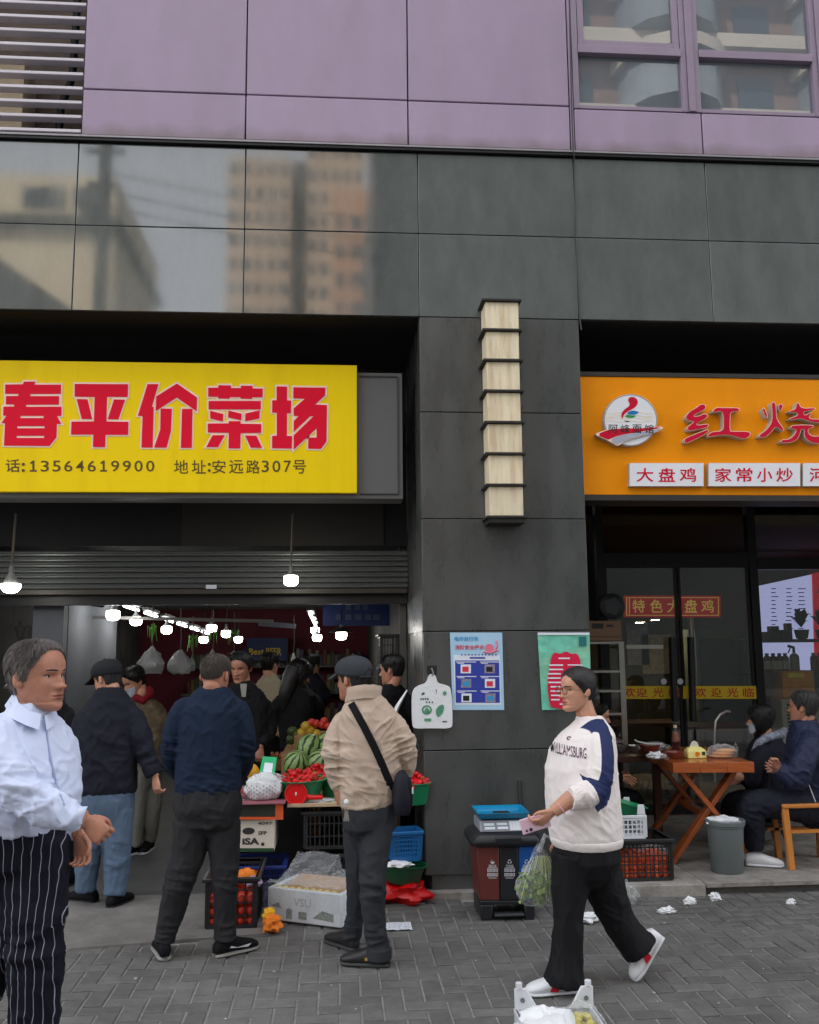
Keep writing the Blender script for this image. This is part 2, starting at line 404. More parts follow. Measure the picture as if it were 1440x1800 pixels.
# louvre bay on the left
m_slat = mat('louvre_slat', S(196, 190, 196), .4, .2, var=.06)
lv = obj('louvre_bay', MB().box((-6, .55, 5.55), (-1.93, .6, 7.3)).box((-6, .05, 5.55), (-1.93, .55, 5.56)), mat('recess_wall', S(120, 108, 98), .9, var=.25, vs=3, dirt=.5, ds=2), bld)
for i in range(14):
    z = 5.592 + i * .1165
    obj('slat', MB().box((-6, -.025, z), (-1.934, .055, z + .026)), m_slat, lv, bevel=.004)
obj('column', MB().box((-2.75, .20, 5.56), (-2.45, .5, 6.30)), mat('beige_render', S(205, 188, 160), .9), lv)
obj('drain_pipe', MB().tube([(-2.12, .40, 7.2), (-2.14, .40, 6.3), (-2.21, .38, 6.05), (-2.22, .36, 5.56)], .03, 10), m_black, lv)
obj('equipment_block', MB().box((-2.20, .30, 5.565), (-1.96, .53, 5.80)), mat('grey_box', S(110, 105, 102), .7), lv)
# cable running down the facade
mb = MB(); pts = [P(x, y, -.012 - (.06 if y < 275 else 0)) for x, y in ((1000, -60), (1003, 90), (1005, 180), (1008, 268))] + [P(x, y, -.015) for x, y in ((1009, 285), (1010, 330), (1012, 420), (1016, 500), (1019, 560), (1022, 580))]
mb.tube(pts, .006, 6)
single('facade_cable', mb, m_black, pts[-1], 'black cable hanging down the facade between two stone panels', 'cable')
# ============================================================ opposite side of the street (seen in the polished stone and panes)
def mir(px, py, Y):
    v = P(px, py, Y); return Vector((v.x, -Y, v.z))
m_tow = mat('tower_wall', S(204, 176, 148), .9, var=.1, vs=.2)
m_tow2 = mat('tower_wall_orange', S(200, 152, 118), .9, var=.1, vs=.2)
m_twin = mat('tower_glass', (.06, .07, .08), .15, var=.2)
def tower(name, label, x0, x1, y0, y1, h, mw, nx, nz, zs=3.0, z0=4):
    t = thing(name, label, 'building', ((x0 + x1) / 2, y0, 0))
    obj('wall', MB().box((x0, y1, 0), (x1, y0, h)), mw, t)
    k = MB()
    for i in range(nx):
        for j in range(nz):
            cx = x0 + (i + .5) * (x1 - x0) / nx; z = z0 + j * zs; ww = (x1 - x0) / nx * (.28 if (i + j // 5) % 3 else .38)
            if z + 1.5 < h: k.box((cx - ww, y0 - .2, z), (cx + ww, y0 + .05, z + 1.5))
    tag(obj('windows', k, m_twin, t), kind='stuff'); 
    return t
vy = 100
a = mir(402, 268, vy); b = mir(512, 268, vy)
tower('apartment_tower', 'tall peach apartment tower reflected in the polished stone', a.x, b.x, -vy, -vy - 14, a.z - .5, m_tow, 5, 22)
a = mir(540, 268, vy); b = mir(640, 268, vy)
tower('apartment_tower', 'peach apartment tower wing beside the recessed dark slot, reflected in stone', a.x, b.x, -vy - 1, -vy - 14, a.z + 3, m_tow, 5, 22)
a = mir(512, 268, vy); b = mir(540, 268, vy)
single('stair_core', MB().box((a.x, -vy - 14, 0), (b.x, -vy - 4, a.z + 1)), mat('tower_slot', (.07, .06, .055), .9), (a.x, -vy - 4, 0), 'dark stair core between the two peach tower wings', 'building')
a = mir(585, 332, 82); b = mir(668, 332, 82)
tower('orange_block', 'lower orange apartment block in front of the peach tower, reflected in stone', a.x, b.x, -82, -90, a.z, m_tow2, 3, 14)
# low cream house, left
m_house = mat('house_wall', S(222, 204, 172), .9, var=.08, vs=.5)
hy = 30
a = mir(-160, 300, hy); b = mir(205, 300, hy)
hs_ = thing('cream_house', 'cream rendered house across the street reflected in the left stone panels', 'house', ((a.x + b.x) / 2, -hy, 0))
obj('wall', MB().box((a.x, -hy - 9, 0), (b.x, -hy, a.z)), m_house, hs_)
obj('eave', MB().box((a.x - .3, -hy - 9, a.z - 2.2), (b.x + .3, -hy + .5, a.z - 1.9)), mat('eave', (.09, .085, .08), .9), hs_)
for px in (60, 95, 150):
    c = mir(px, 345, hy)
    obj('window', MB().box((c.x - .45, -hy - .1, c.z - .5), (c.x + .45, -hy + .06, c.z + .4)), m_twin, hs_)
# sloped roof in front of the cream house
a = mir(-200, 380, 20); b = mir(60, 430, 20); c = mir(150, 560, 20)
single('tiled_roof', MB().prism([[(a.x, -20, 0), (a.x, -20, a.z), (b.x - 1.6, -20, b.z), (c.x, -20, c.z), (c.x, -20, 0)]], (0, -5, 0)), mat('roof_dark', (.06, .06, .06), .9), (a.x, -20, 0), 'dark gabled lean-to building in front of the cream house', 'building')
# near apartment block on the right with bays and glazed balconies
m_brown = mat('brown_tile', S(138, 112, 98), .85, var=.15, vs=1)
m_creamw = mat('cream_band', S(205, 195, 180), .85, var=.1, vs=1)
m_bal = mat('balcony_glass', (.30, .34, .36), .12, var=.2, vs=.6)
ay = 26; x0 = mir(668, 400, ay).x
ab = thing('balcony_block', 'brown tiled apartment block with cream bands reflected in the upper panes', 'building', (x0 + 12, -ay, 0))
obj('wall', MB().box((x0, -ay - 12, 0), (x0 + 30, -ay, 34)), m_brown, ab)
obj('added_podium', MB().box((x0 - .3, -ay - 12, 0), (x0 + 30, -ay + 1.2, 20.6)), mat('added_podium_dark', (.045, .055, .052), .3, var=.3, vs=.3), ab)  # dark podium made up to keep the stone's reflection plain and dim
for j in range(6, 10):
    z = 2.6 + 3.1 * j
    obj('band', MB().box((x0 + 1.5, -ay - .1, z), (x0 + 30, -ay + 1.0, z + .55)), m_creamw, ab)
    for i in range(4):
        cx = x0 + 4 + i * 7.2
        o = obj('balcony', MB().lathe([(2.0, 0), (2.0, 1.75)], (cx, -ay, z + .56), 14), m_bal, ab)
        obj('cornice', MB().lathe([(2.25, 0), (2.25, .5)], (cx, -ay, z + 2.32), 14), m_creamw, ab)
        obj('window', MB().box((cx + 2.8, -ay - .1, z + .9), (cx + 4.2, -ay + .08, z + 2.4)), m_twin, ab)
# utility pole with wires
py_ = 16
a = mir(187, 250, py_)
up = thing('utility_pole', 'dark concrete utility pole reflected in the stone left of the tower', 'utility pole', (a.x, -py_, 0))
m_pole = mat('pole', (.05, .05, .05), .9)
obj('pole', MB().tube([(a.x, -py_, 0), (a.x, -py_, a.z + 2)], [.2, .16], 12), m_pole, up)
for dz, ln in ((0, 1.0), (-.9, .8)): obj('crossarm', MB().cbox((a.x, -py_ + .1, a.z + dz - .3), (ln, .1, .12)), m_pole, up)
obj('transformer', MB().lathe([(.2, 0), (.26, .1), (.26, .7), (.2, .8)], (a.x - .32, -py_, a.z - 2.4), 12), m_pole, up)
for i, dz in enumerate((-.8, -1.3, -1.7)):
    p = Vector((a.x, -py_, a.z + dz)); q = Vector((a.x + 14, -py_ - 1, a.z + dz - .7 - .2 * i))
    k = MB(); k.tube([p.lerp(q, t / 10) - Vector((0, 0, .5 * sin(pi * t / 10))) for t in range(11)], .022, 5)
    single('overhead_wire', k, m_black, p, ('top', 'middle', 'lowest')[i] + ' overhead wire running right from the utility pole', 'wire')
# ============================================================ yellow market sign
SY = .30
m_yel = mat('sign_yellow', S(252, 216, 0), .5, var=.035, vs=1.5, spec=.2, bump=.04, bs=3, dirt=.4, dcol=S(228, 186, 0), ds=1.2, stretch=(2.5, 1, .4))
m_red = mat('letter_red', S(232, 18, 52), .5, var=.03, spec=.15)
m_pink = mat('letter_border', S(250, 222, 205), .45, var=.02)
m_brn = mat('letter_brown', S(92, 70, 8), .5, var=.02)
m_gframe = mat('grey_frame', S(104, 104, 104), .5, var=.08, vs=3, dirt=.2)
a = P(627.5, 642, SY); b = P(628, 866.5, SY); zt, zb, xr = a.z, b.z, a.x
sg = thing('market_sign', 'wide yellow shop sign with big red characters above the vegetable market', 'sign', (-1.5, SY, zb))
obj('board', MB().box((-4.2, SY, zb), (xr, SY + .05, zt)), m_yel, sg, bevel=.003)
c = P(708, 652, SY); d = P(708, 875, SY)
k = MB().box((-4.2, SY + .06, d.z), (c.x, SY + .3, c.z))
obj('backing_frame', k, m_gframe, sg, bevel=.004)
z0, z1 = d.z + .035, c.z - .035
k = MB(); x1 = c.x - .035
for q in (((xr + .02, SY + .045, z0), (x1, SY + .058, z0 + .008)), ((xr + .02, SY + .045, z1), (x1, SY + .058, z1 + .008)), ((x1 - .008, SY + .046, z0 + .008), (x1, SY + .058, z1))): k.box(*q)
obj('trim', k, mat('frame_trim', S(70, 70, 70), .5), sg)
def crop(L, ox, oy, s): return [(ox + x / s, oy + y / s) for x, y in L]
def glyph(loops_list, outlines=()):
    outlines = list(outlines)
    ch = MB(); bd = MB()
    for loops in loops_list:
        outl = outlines.pop(0) if outlines else None
        poly_px(ch, loops, SY - .008, .0075)
        poly_px(bd, [off(outl or loops[0], 2.9)], SY - .003 - random.uniform(0, .0012), .003)
    lt = obj('character', ch, m_red, sg); obj('border', bd, m_pink, lt)
c0 = lambda L: crop(L, 0, 650, 6); c1 = lambda L: crop(L, 230, 650, 6); c2 = lambda L: crop(L, 460, 650, 6)
slot = lambda x0, y0, x1, y1: [(x0, y0), (x1, y0), (x1, y1), (x0, y1)]
glyph([[c0([(55, 155), (240, 152), (252, 124), (372, 124), (358, 156), (642, 156), (640, 252), (320, 252), (316, 277), (622, 277), (620, 366), (275, 366), (270, 390), (648, 388), (646, 484), (598, 486), (645, 568), (598, 570), (594, 710), (520, 802), (42, 798), (52, 562), (14, 560), (68, 484), (32, 480), (36, 388), (148, 386), (150, 364), (62, 362), (64, 276), (192, 276), (194, 252), (54, 250)]),
        c0(slot(212, 484, 460, 508)), c0(slot(180, 592, 470, 616)), c0(slot(174, 694, 466, 718))]], [c0([(55, 155), (240, 152), (252, 124), (372, 124), (358, 156), (642, 156), (640, 262), (638, 366), (648, 388), (646, 484), (598, 486), (645, 568), (598, 570), (594, 710), (520, 802), (42, 798), (52, 562), (14, 560), (68, 484), (32, 480), (36, 388), (58, 364), (58, 276), (54, 250)])])
glyph([[c0([(788, 148), (1350, 152), (1346, 286), (1128, 284), (1122, 545), (1354, 548), (1350, 686), (1112, 684), (1108, 815), (980, 813), (984, 682), (748, 682), (754, 546), (990, 544), (998, 286), (786, 282)])],
       [c0([(808, 308), (922, 310), (972, 520), (862, 518)])], [c0([(1202, 312), (1318, 314), (1248, 522), (1136, 520)])]])
glyph([[c1([(176, 150), (290, 150), (222, 390), (240, 392), (230, 820), (112, 818), (124, 486), (74, 484)])],
       [c1([(268, 280), (486, 144), (698, 290), (694, 436), (484, 292), (262, 434)])],
       [c1([(314, 408), (432, 410), (422, 645), (376, 820), (246, 818), (310, 632)])], [c1([(540, 412), (650, 412), (642, 822), (528, 822)])]])
glyph([[c1([(816, 188), (922, 188), (926, 162), (1054, 164), (1056, 192), (1160, 192), (1164, 166), (1284, 168), (1286, 196), (1392, 198), (1390, 290), (1282, 288), (1278, 306), (1158, 304), (1156, 288), (1046, 286), (1044, 304), (924, 302), (920, 284), (816, 282)])],
       [c1(slot(820, 328, 1370, 416))], [c1([(836, 432), (976, 466), (970, 545), (838, 512)])], [c1([(1028, 428), (1168, 462), (1164, 532), (1026, 500)])], [c1([(1208, 460), (1360, 426), (1356, 512), (1206, 542)])],
       [c1([(812, 566), (1032, 564), (1034, 540), (1156, 542), (1158, 568), (1376, 572), (1374, 664), (1158, 666), (1154, 828), (1030, 826), (1034, 664), (812, 660)])],
       [c1([(862, 690), (990, 688), (920, 816), (796, 814)])], [c1([(1204, 692), (1324, 694), (1384, 822), (1264, 820)])]])
glyph([[c2([(158, 174), (268, 176), (268, 322), (312, 324), (310, 456), (268, 458), (266, 696), (322, 698), (318, 830), (110, 826), (110, 696), (160, 694), (160, 454), (110, 450), (112, 322), (158, 320)])],
       [c2([(334, 184), (672, 188), (670, 268), (564, 366), (690, 372), (684, 755), (625, 834), (490, 830), (492, 714), (580, 714), (580, 616), (338, 842), (338, 690), (548, 488), (510, 490), (338, 655), (340, 540), (390, 488), (338, 484), (336, 408), (456, 304), (334, 300)])]], [None, c2([(334, 184), (672, 188), (670, 268), (564, 366), (690, 372), (684, 755), (625, 834), (490, 830), (492, 714), (580, 714), (580, 616), (338, 842), (338, 620), (337, 408), (456, 304), (334, 300)])])
k = MB()
text_px(k, '话', (10, 807, 35, 830), SY - .002, 0, .012); text_px(k, '电', (-28, 807, -2, 830), SY - .002, 0, .012)
for x in (39, 366):
    for y in (816, 827): k.lathe([(.0115, 0), (.0115, .002)], P(x + 2, y, SY - .003), 10, M=rx(pi / 2))
x = 51
for ch in '13564619900':
    if ch == '1': poly_px(k, [[(x + 2, 813), (x + 6.5, 809.5), (x + 9.5, 809.5), (x + 9.5, 826), (x + 13.5, 826), (x + 13.5, 829), (x + 1.5, 829), (x + 1.5, 826), (x + 5.8, 826), (x + 5.8, 814.5), (x + 2, 815.5)]], SY - .002, .001)
    else: text_px(k, ch, (x, 809.5, x + 14.5, 829), SY - .002, 0, .008)
    x += 20.6
for ch, x0, x1 in (('地', 306, 331), ('址', 337, 362), ('安', 373, 397), ('远', 403, 428), ('路', 433, 457), ('3', 460, 473), ('0', 479, 493), ('7', 499, 512), ('号', 515, 538)):
    text_px(k, ch, (x0, 809.5 if ch in '307' else 808.5, x1, 832.5 if ch not in '307' else 830), SY - .002, 0, .008)
obj('address_lettering', k, m_brn, sg)
# ============================================================ orange noodle-house sign
OY = .16
m_org = mat('sign_orange', S(250, 152, 0), .45, spec=.25, bump=.04, bs=3, var=.05, vs=2, dirt=.25, dcol=S(205, 112, 0), ds=1.5)
m_wht = mat('sign_white', S(232, 232, 236), .45, var=.04)
m_crim = mat('letter_crimson', S(208, 16, 54), .45, var=.04, spec=.2)
m_side = mat('letter_side', S(190, 178, 160), .6, var=.12, dirt=.4)
a = P(1030, 661.5, OY); b = P(1030, 869.5, OY)
og = thing('noodle_sign', 'orange noodle restaurant sign with raised red characters and round logo', 'sign', (2.8, OY, b.z))
obj('board', MB().box((1.853, OY, b.z), (6.9, OY + .12, a.z)), m_org, og, bevel=.003)
obj('top_rail', MB().box((1.853, OY - .01, a.z + .002), (6.9, OY + .2, a.z + .035)).box((1.853, OY - .01, b.z - .045), (6.9, OY + .3, b.z - .002)), mat('sign_rail', S(58, 54, 50), .5), og)
def smooth_loop(L, it=2):
    for _ in range(it):
        n = len(L); L = [q for i in range(n) for q in ((.75 * L[i][0] + .25 * L[(i + 1) % n][0], .75 * L[i][1] + .25 * L[(i + 1) % n][1]), (.25 * L[i][0] + .75 * L[(i + 1) % n][0], .25 * L[i][1] + .75 * L[(i + 1) % n][1]))]
    return L
co = lambda L: crop(L, 1190, 690, 5.76)
def raised(loops):
    body = MB(); face = MB()
    for n, L in enumerate(loops):
        L = [smooth_loop(co(q)) for q in (L if isinstance(L[0], list) else [L])]
        e = n * .0006
        poly_px(body, L, OY - .075 - e, .074, 0, 1)
        poly_px(face, [off(L[0], -.9)] + [off(h, 1.0) for h in L[1:]], OY - .078 - e, .002)
    lt = obj('character', body, [m_pink, m_side], og); obj('face', face, m_crim, lt)
raised([[(95, 270), (88, 235), (140, 180), (200, 150), (240, 115), (290, 118), (296, 158), (262, 188), (200, 215), (165, 240), (230, 235), (270, 210), (310, 218), (314, 250), (250, 290), (190, 325), (250, 325), (318, 312), (326, 340), (290, 362), (200, 378), (120, 392), (102, 362), (120, 335), (180, 292), (130, 290)],
        [(80, 508), (72, 470), (130, 440), (230, 400), (322, 366), (326, 398), (250, 446), (180, 478), (110, 512)],
        [(372, 205), (362, 185), (400, 146), (470, 152), (636, 150), (640, 190), (548, 194), (542, 250), (538, 385), (560, 392), (745, 390), (748, 430), (706, 470), (650, 466), (540, 430), (420, 432), (312, 455), (310, 430), (350, 394), (470, 388), (474, 300), (466, 195), (420, 192)]])
raised([[(862, 160), (890, 150), (925, 240), (920, 268), (890, 230)], [(1035, 112), (1075, 118), (1072, 160), (1040, 200), (1030, 160)],
        [(955, 95), (1000, 92), (1010, 180), (1012, 270), (1090, 370), (1080, 395), (1050, 375), (1004, 340), (960, 400), (900, 455), (835, 455), (838, 420), (900, 385), (960, 310), (968, 220)],
        [(1140, 180), (1205, 168), (1212, 105), (1235, 95), (1262, 160), (1400, 150), (1415, 170), (1330, 188), (1280, 195), (1300, 235), (1350, 195), (1375, 205), (1330, 255), (1400, 270), (1560, 262), (1540, 300), (1440, 310), (1340, 295), (1262, 262), (1150, 280), (1135, 258), (1230, 232), (1215, 200), (1150, 205)],
        [(1152, 345), (1180, 325), (1380, 325), (1392, 352), (1335, 366), (1330, 400), (1365, 440), (1440, 440), (1500, 425), (1500, 490), (1440, 520), (1370, 512), (1305, 470), (1288, 420), (1292, 370), (1262, 370), (1245, 440), (1200, 495), (1120, 512), (1048, 505), (1060, 475), (1140, 470), (1190, 430), (1215, 372), (1160, 366)]])
# round logo
lg = MB(); cl = [(1030 + (565 + 338 * cos(t * pi / 24)) / 7.2, 680 + (420 + 328 * sin(t * pi / 24)) / 7.2) for t in range(48)]
poly_px(lg, [cl], OY - .06, .059, 0, 1)
lo = obj('logo_disc', lg, [m_wht, m_side], og)
cg = lambda L: crop(L, 1030, 680, 7.2)
k = MB(); poly_px(k, [off(cl, -.6), off(cl, -1.5)], OY - .0618, .001); obj('rim', k, mat('rim_grey', S(90, 100, 90), .5), lo)
k = MB(); poly_px(k, [smooth_loop(cg([(462, 415), (445, 350), (480, 290), (545, 250), (560, 215), (532, 170), (550, 130), (610, 125), (660, 165), (655, 225), (610, 270), (530, 310), (480, 350)]))], OY - .0625, .001)
obj('pepper', k, m_crim, lo)
k = MB(); poly_px(k, [smooth_loop(cg([(520, 340), (545, 308), (610, 298), (680, 318), (640, 348), (575, 356)]))], OY - .0625, .001); obj('blue_mark', k, mat('logo_blue', S(20, 120, 190), .5), lo)
k = MB(); poly_px(k, [smooth_loop(cg([(495, 375), (515, 350), (570, 360), (645, 362), (600, 392), (530, 392)]))], OY - .0625, .001); obj('green_mark', k, mat('logo_green', S(30, 150, 70), .5), lo)
k = MB(); poly_px(k, [smooth_loop(cg([(485, 425), (520, 432), (565, 428), (540, 444), (505, 442)]))], OY - .0625, .001); obj('black_mark', k, m_black, lo)
k = MB()
for j, y in enumerate((335, 372, 400, 438)):
    top = [(245 + i * 32, y + 9 * sin(i * .8 + j) - 4) for i in range(20)]; bot = [(x, yy + 8) for x, yy in reversed(top)]
    poly_px(k, [cg(top + bot)], OY - .0613, .0005)
obj('waves', k, mat('logo_wave', S(236, 214, 170), .5), lo)
k = MB(); poly_px(k, [smooth_loop(cg([(110, 605), (160, 575), (300, 530), (520, 520), (760, 518), (880, 512), (960, 500), (985, 520), (930, 560), (840, 592), (640, 640), (480, 690), (430, 735), (395, 748), (330, 705), (230, 655)]), 1)], OY - .075, .06, 0, 1)
rb = obj('ribbon', k, [m_pink, m_side], lo)
k = MB(); poly_px(k, [smooth_loop(cg([(135, 602), (300, 536), (520, 526), (760, 524), (950, 506), (880, 535), (640, 575), (420, 612), (300, 660), (278, 668)]), 1)], OY - .0775, .002); obj('ribbon_red', k, m_crim, lo)
k = MB(); poly_px(k, [smooth_loop(cg([(300, 668), (440, 615), (640, 582), (880, 545), (972, 516), (920, 558), (800, 595), (600, 640), (440, 700), (395, 738)]), 1)], OY - .0775, .002); obj('ribbon_grey', k, mat('logo_grey', S(165, 168, 180), .5), lo)
k = MB()
for ch, x0 in (('阿', 290), ('峰', 442), ('面', 592), ('馆', 745)): text_px(k, ch, (1030 + x0 / 7.2, 680 + 476 / 7.2, 1030 + (x0 + 115) / 7.2, 680 + 586 / 7.2), OY - .0785, 0, .006)
obj('logo_lettering', k, m_black, lo)
def plate(x0, x1, y0, y1, chars):
    k = MB(); poly_px(k, [[(x0, y0), (x1, y0), (x1, y1), (x0, y1)]], OY - .055, .054, 0, 1)
    p = obj('dish_plate', k, [m_wht, m_side], og)
    k = MB()
    for ch, a, b in chars: text_px(k, ch, (a, y0 + 8.5, b, y1 - 7.5), OY - .057, 0, .012)
    obj('dish_lettering', k, m_crim, p)
plate(1107, 1237, 814, 854.5, (('大', 1119, 1149), ('盘', 1158, 1187), ('鸡', 1195, 1224)))
plate(1246, 1407, 814, 854.5, (('家', 1257, 1286), ('常', 1294, 1323), ('小', 1331, 1358), ('炒', 1365, 1394)))
plate(1412, 1560, 814, 854.5, (('河', 1423, 1452),))
# ============================================================ wall sconce of seven shades
m_alab = mat('alabaster', S(236, 222, 190), .5, var=.12, vs=9, stretch=(6, 6, .7), dirt=.65, dcol=S(178, 132, 80), ds=2.0)
m_rust = mat('dark_flange', (.03, .026, .022), .7, var=.3, vs=12)
sc = thing('wall_sconce', 'tall stained alabaster wall lamp of seven stacked shades on the pillar', 'wall lamp', (1.24, -.1, 2.66))
xs0, xs1, ysc = P(857, 700, -.22).x, P(915.5, 700, -.22).x, -.22
zz = [P(888, y, -.22).z for y in (529, 581, 634, 688, 743, 798, 853, 909)]
for i in range(8):
    obj('flange', MB().box((xs0 - .028, ysc - .028, zz[i] - .008), (xs1 + .022, -.012, zz[i] + .008)), m_rust, sc, bevel=.002)
    if i < 7: obj('shade', MB().box((xs0 + random.uniform(-.003, .003), ysc, zz[i + 1] + .009), (xs1 + random.uniform(-.003, .003), -.012, zz[i] - .009)), m_alab, sc, bevel=.006)
obj('foot', MB().box((xs0 - .01, ysc - .01, zz[7] - .04), (xs1 + .01, -.012, zz[7] - .009)), m_rust, sc)
# ============================================================ posters on the pillar (flat print)
def sheet(mb, rect, Y, mi=0, n=1):
    x0, y0, x1, y1 = rect
    mb.add([P(x0, y0, Y), P(x1, y0, Y), P(x1, y1, Y), P(x0, y1, Y)], [(0, 3, 2, 1)], mi)
m_pb = mat('poster_light_blue', S(172, 208, 232), .35, var=.05); m_pw = mat('poster_white', S(226, 230, 240), .4, var=.03); m_pn = mat('poster_navy', S(52, 66, 160), .35, var=.05)
m_pp = mat('poster_print', S(150, 140, 158), .4, var=.5, vs=60); m_pr = mat('poster_red', S(214, 48, 72), .4, var=.1); m_pc = mat('poster_cyan', S(58, 150, 205), .4, var=.05)
Y = -.006
ps = thing('safety_poster', 'light blue e-bike safety poster with six small pictures on the pillar', 'poster', P(839, 1248, Y))
k = MB(); k.prism([[P(791, 1112, Y), P(883, 1112, Y), P(886.5, 1248, Y), P(796, 1248, Y)]], (0, .003, 0)); obj('paper', k, m_pb, ps)
k = MB(); k.add([P(797, 1151, Y - .001), P(879, 1151, Y - .001), P(881, 1239, Y - .001), P(800, 1239, Y - .001)], [(0, 3, 2, 1)]); obj('page', k, m_pw, ps)
k = MB(); k.add([P(800, 1161, Y - .002), P(877.5, 1161, Y - .002), P(879, 1235.5, Y - .002), P(801.5, 1235.5, Y - .002)], [(0, 3, 2, 1)]); obj('blue_field', k, m_pn, ps)
k = MB(); text_px(k, '电动自行车', (799, 1119, 841, 1127), Y - .003, 0, .02); obj('title', k, m_pc, ps)
k = MB(); text_px(k, '消防安全提示', (800, 1134, 851, 1142), Y - .003, 0, .02); obj('title', k, m_pr, ps)
k = MB(); sheet(k, (826, 1155, 853, 1158), Y - .003)
for x in range(812, 876, 6): k.lathe([(.006, 0), (.006, .003)], P(x, 1151, Y - .002), 6, M=rx(pi / 2))
obj('binding', k, m_pn, ps)
for j in range(3):
    for i in range(2):
        x, y = 810 + i * 42 + j * .6, 1168 + j * 25.5
        k = MB(); sheet(k, (x, y, x + 18, y + 15.5), Y - .003); o = obj('picture', k, m_pp if (i + j) % 2 else m_pw, ps)
        k = MB(); sheet(k, (x + 3, y + 4, x + 14, y + 13), Y - .004); obj('picture_detail', k, (m_pr, m_pc, m_black)[(j + 2 * i) % 3], o)
        k = MB(); sheet(k, (x - 8, y - 5, x + 27, y - 3.6), Y - .003); sheet(k, (x - 6, y - 2.6, x + 6, y - 1.4), Y - .003); obj('caption', k, m_pw, ps)
k = MB(); text_px(k, '电动', (853, 1126, 871, 1134), Y - .003, 0, .0) if 0 else k.lathe([(.03, 0), (.03, .002)], P(860, 1139, Y - .002), 14, M=rx(pi / 2)).tube([P(868, 1146, Y - .003), P(874, 1136, Y - .003), P(873, 1126, Y - .003)], .006, 5).tube([P(850, 1146, Y - .003), P(862, 1148, Y - .003), P(876, 1143, Y - .003)], .006, 5)
obj('scooter_drawing', k, mat('poster_pink', S(226, 120, 140), .4), ps)
m_pt = mat('poster_teal', S(112, 190, 166), .35, var=.25, vs=8, dirt=.5, dcol=S(206, 200, 120), ds=3); m_prr = mat('poster_crimson', S(206, 30, 66), .35, var=.15, vs=6)
pr = thing('notice_poster', 'wrinkled teal and crimson notice poster behind the walking woman', 'poster', P(990, 1248, Y))
k = MB(); n = 12
gv = [[P(945 + (1036.5 - 945) * i / n + 8 * j / n * (1 - i / n) + 3 * j / n * (i / n), 1112 + 136 * j / n, Y - .004 + .006 * noise.noise((i * .5, j * 1.1, 3))) for i in range(n + 1)] for j in range(n + 1)]
for j in range(n):
    for i in range(n): k.add([gv[j][i], gv[j + 1][i], gv[j + 1][i + 1], gv[j][i + 1]], [(0, 1, 2, 3)])
me = k; obj('paper', me, m_pt, pr)
k = MB(); L = smooth_loop([(969, 1155), (975, 1146), (985, 1150), (996, 1144), (1004, 1150), (1014, 1148), (1020, 1158), (1022, 1180), (1028, 1210), (1034, 1246), (970, 1247), (965, 1230), (962, 1200), (966, 1175)], 1); poly_px(k, [L], Y - .012, .001); obj('crimson_shape', k, m_prr, pr)
k = MB()
for j, (x0, x1) in enumerate(((965, 990), (965, 990), (963, 986), (963, 986), (964, 1000), (968, 986), (968, 988), (969, 985), (969, 984), (984, 1020))): sheet(k, (x0, 1168 + j * 7.6, x1, 1170.5 + j * 7.6), Y - .0135)
sheet(k, (998, 1168, 1025, 1170), Y - .0135); sheet(k, (982, 1156, 1002, 1158.5), Y - .0135)
sheet(k, (945.5, 1112, 1036.5, 1116), Y - .0135)
obj('notice_print', k, m_pw, pr)
k = MB(); sheet(k, (1018, 1119, 1031, 1136), Y - .0135); obj('corner_patch', k, mat('poster_dteal', S(40, 110, 112), .4), pr)
# ============================================================ market hall interior
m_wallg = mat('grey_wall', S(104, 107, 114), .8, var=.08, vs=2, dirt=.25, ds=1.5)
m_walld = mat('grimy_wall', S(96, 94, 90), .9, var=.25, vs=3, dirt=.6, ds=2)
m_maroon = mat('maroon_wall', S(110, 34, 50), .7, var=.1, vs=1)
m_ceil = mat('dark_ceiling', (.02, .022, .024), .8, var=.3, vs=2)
SHY = 1.30
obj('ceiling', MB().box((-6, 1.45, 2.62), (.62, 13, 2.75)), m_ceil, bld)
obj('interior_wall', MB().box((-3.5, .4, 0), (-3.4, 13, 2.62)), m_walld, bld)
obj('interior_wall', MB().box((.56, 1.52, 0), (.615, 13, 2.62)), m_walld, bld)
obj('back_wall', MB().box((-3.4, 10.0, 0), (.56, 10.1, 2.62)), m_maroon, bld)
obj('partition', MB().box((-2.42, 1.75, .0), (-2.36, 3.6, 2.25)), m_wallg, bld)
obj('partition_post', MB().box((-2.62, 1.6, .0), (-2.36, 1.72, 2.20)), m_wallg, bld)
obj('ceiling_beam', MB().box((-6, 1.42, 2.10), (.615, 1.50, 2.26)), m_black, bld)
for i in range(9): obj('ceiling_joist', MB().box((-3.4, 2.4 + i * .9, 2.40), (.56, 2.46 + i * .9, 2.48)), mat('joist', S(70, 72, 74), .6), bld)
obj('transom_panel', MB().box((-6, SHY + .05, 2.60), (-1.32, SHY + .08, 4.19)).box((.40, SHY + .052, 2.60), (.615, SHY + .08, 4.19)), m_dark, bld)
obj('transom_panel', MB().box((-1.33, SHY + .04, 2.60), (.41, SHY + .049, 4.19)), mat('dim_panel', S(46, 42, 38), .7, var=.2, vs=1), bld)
m_shut = mat('shutter_metal', S(116, 120, 118), .4, .4, var=.08, vs=2, stretch=(.3, 1, 1), dirt=.2)
zb = P(400, 1034.5, SHY).z; zt_ = P(400, 968, SHY).z
sh = thing('roller_shutter', 'half-raised grey metal roller shutter above the market entrance', 'shutter', (-1.5, SHY, zb))
n = 7; hh = (zt_ - zb) / n
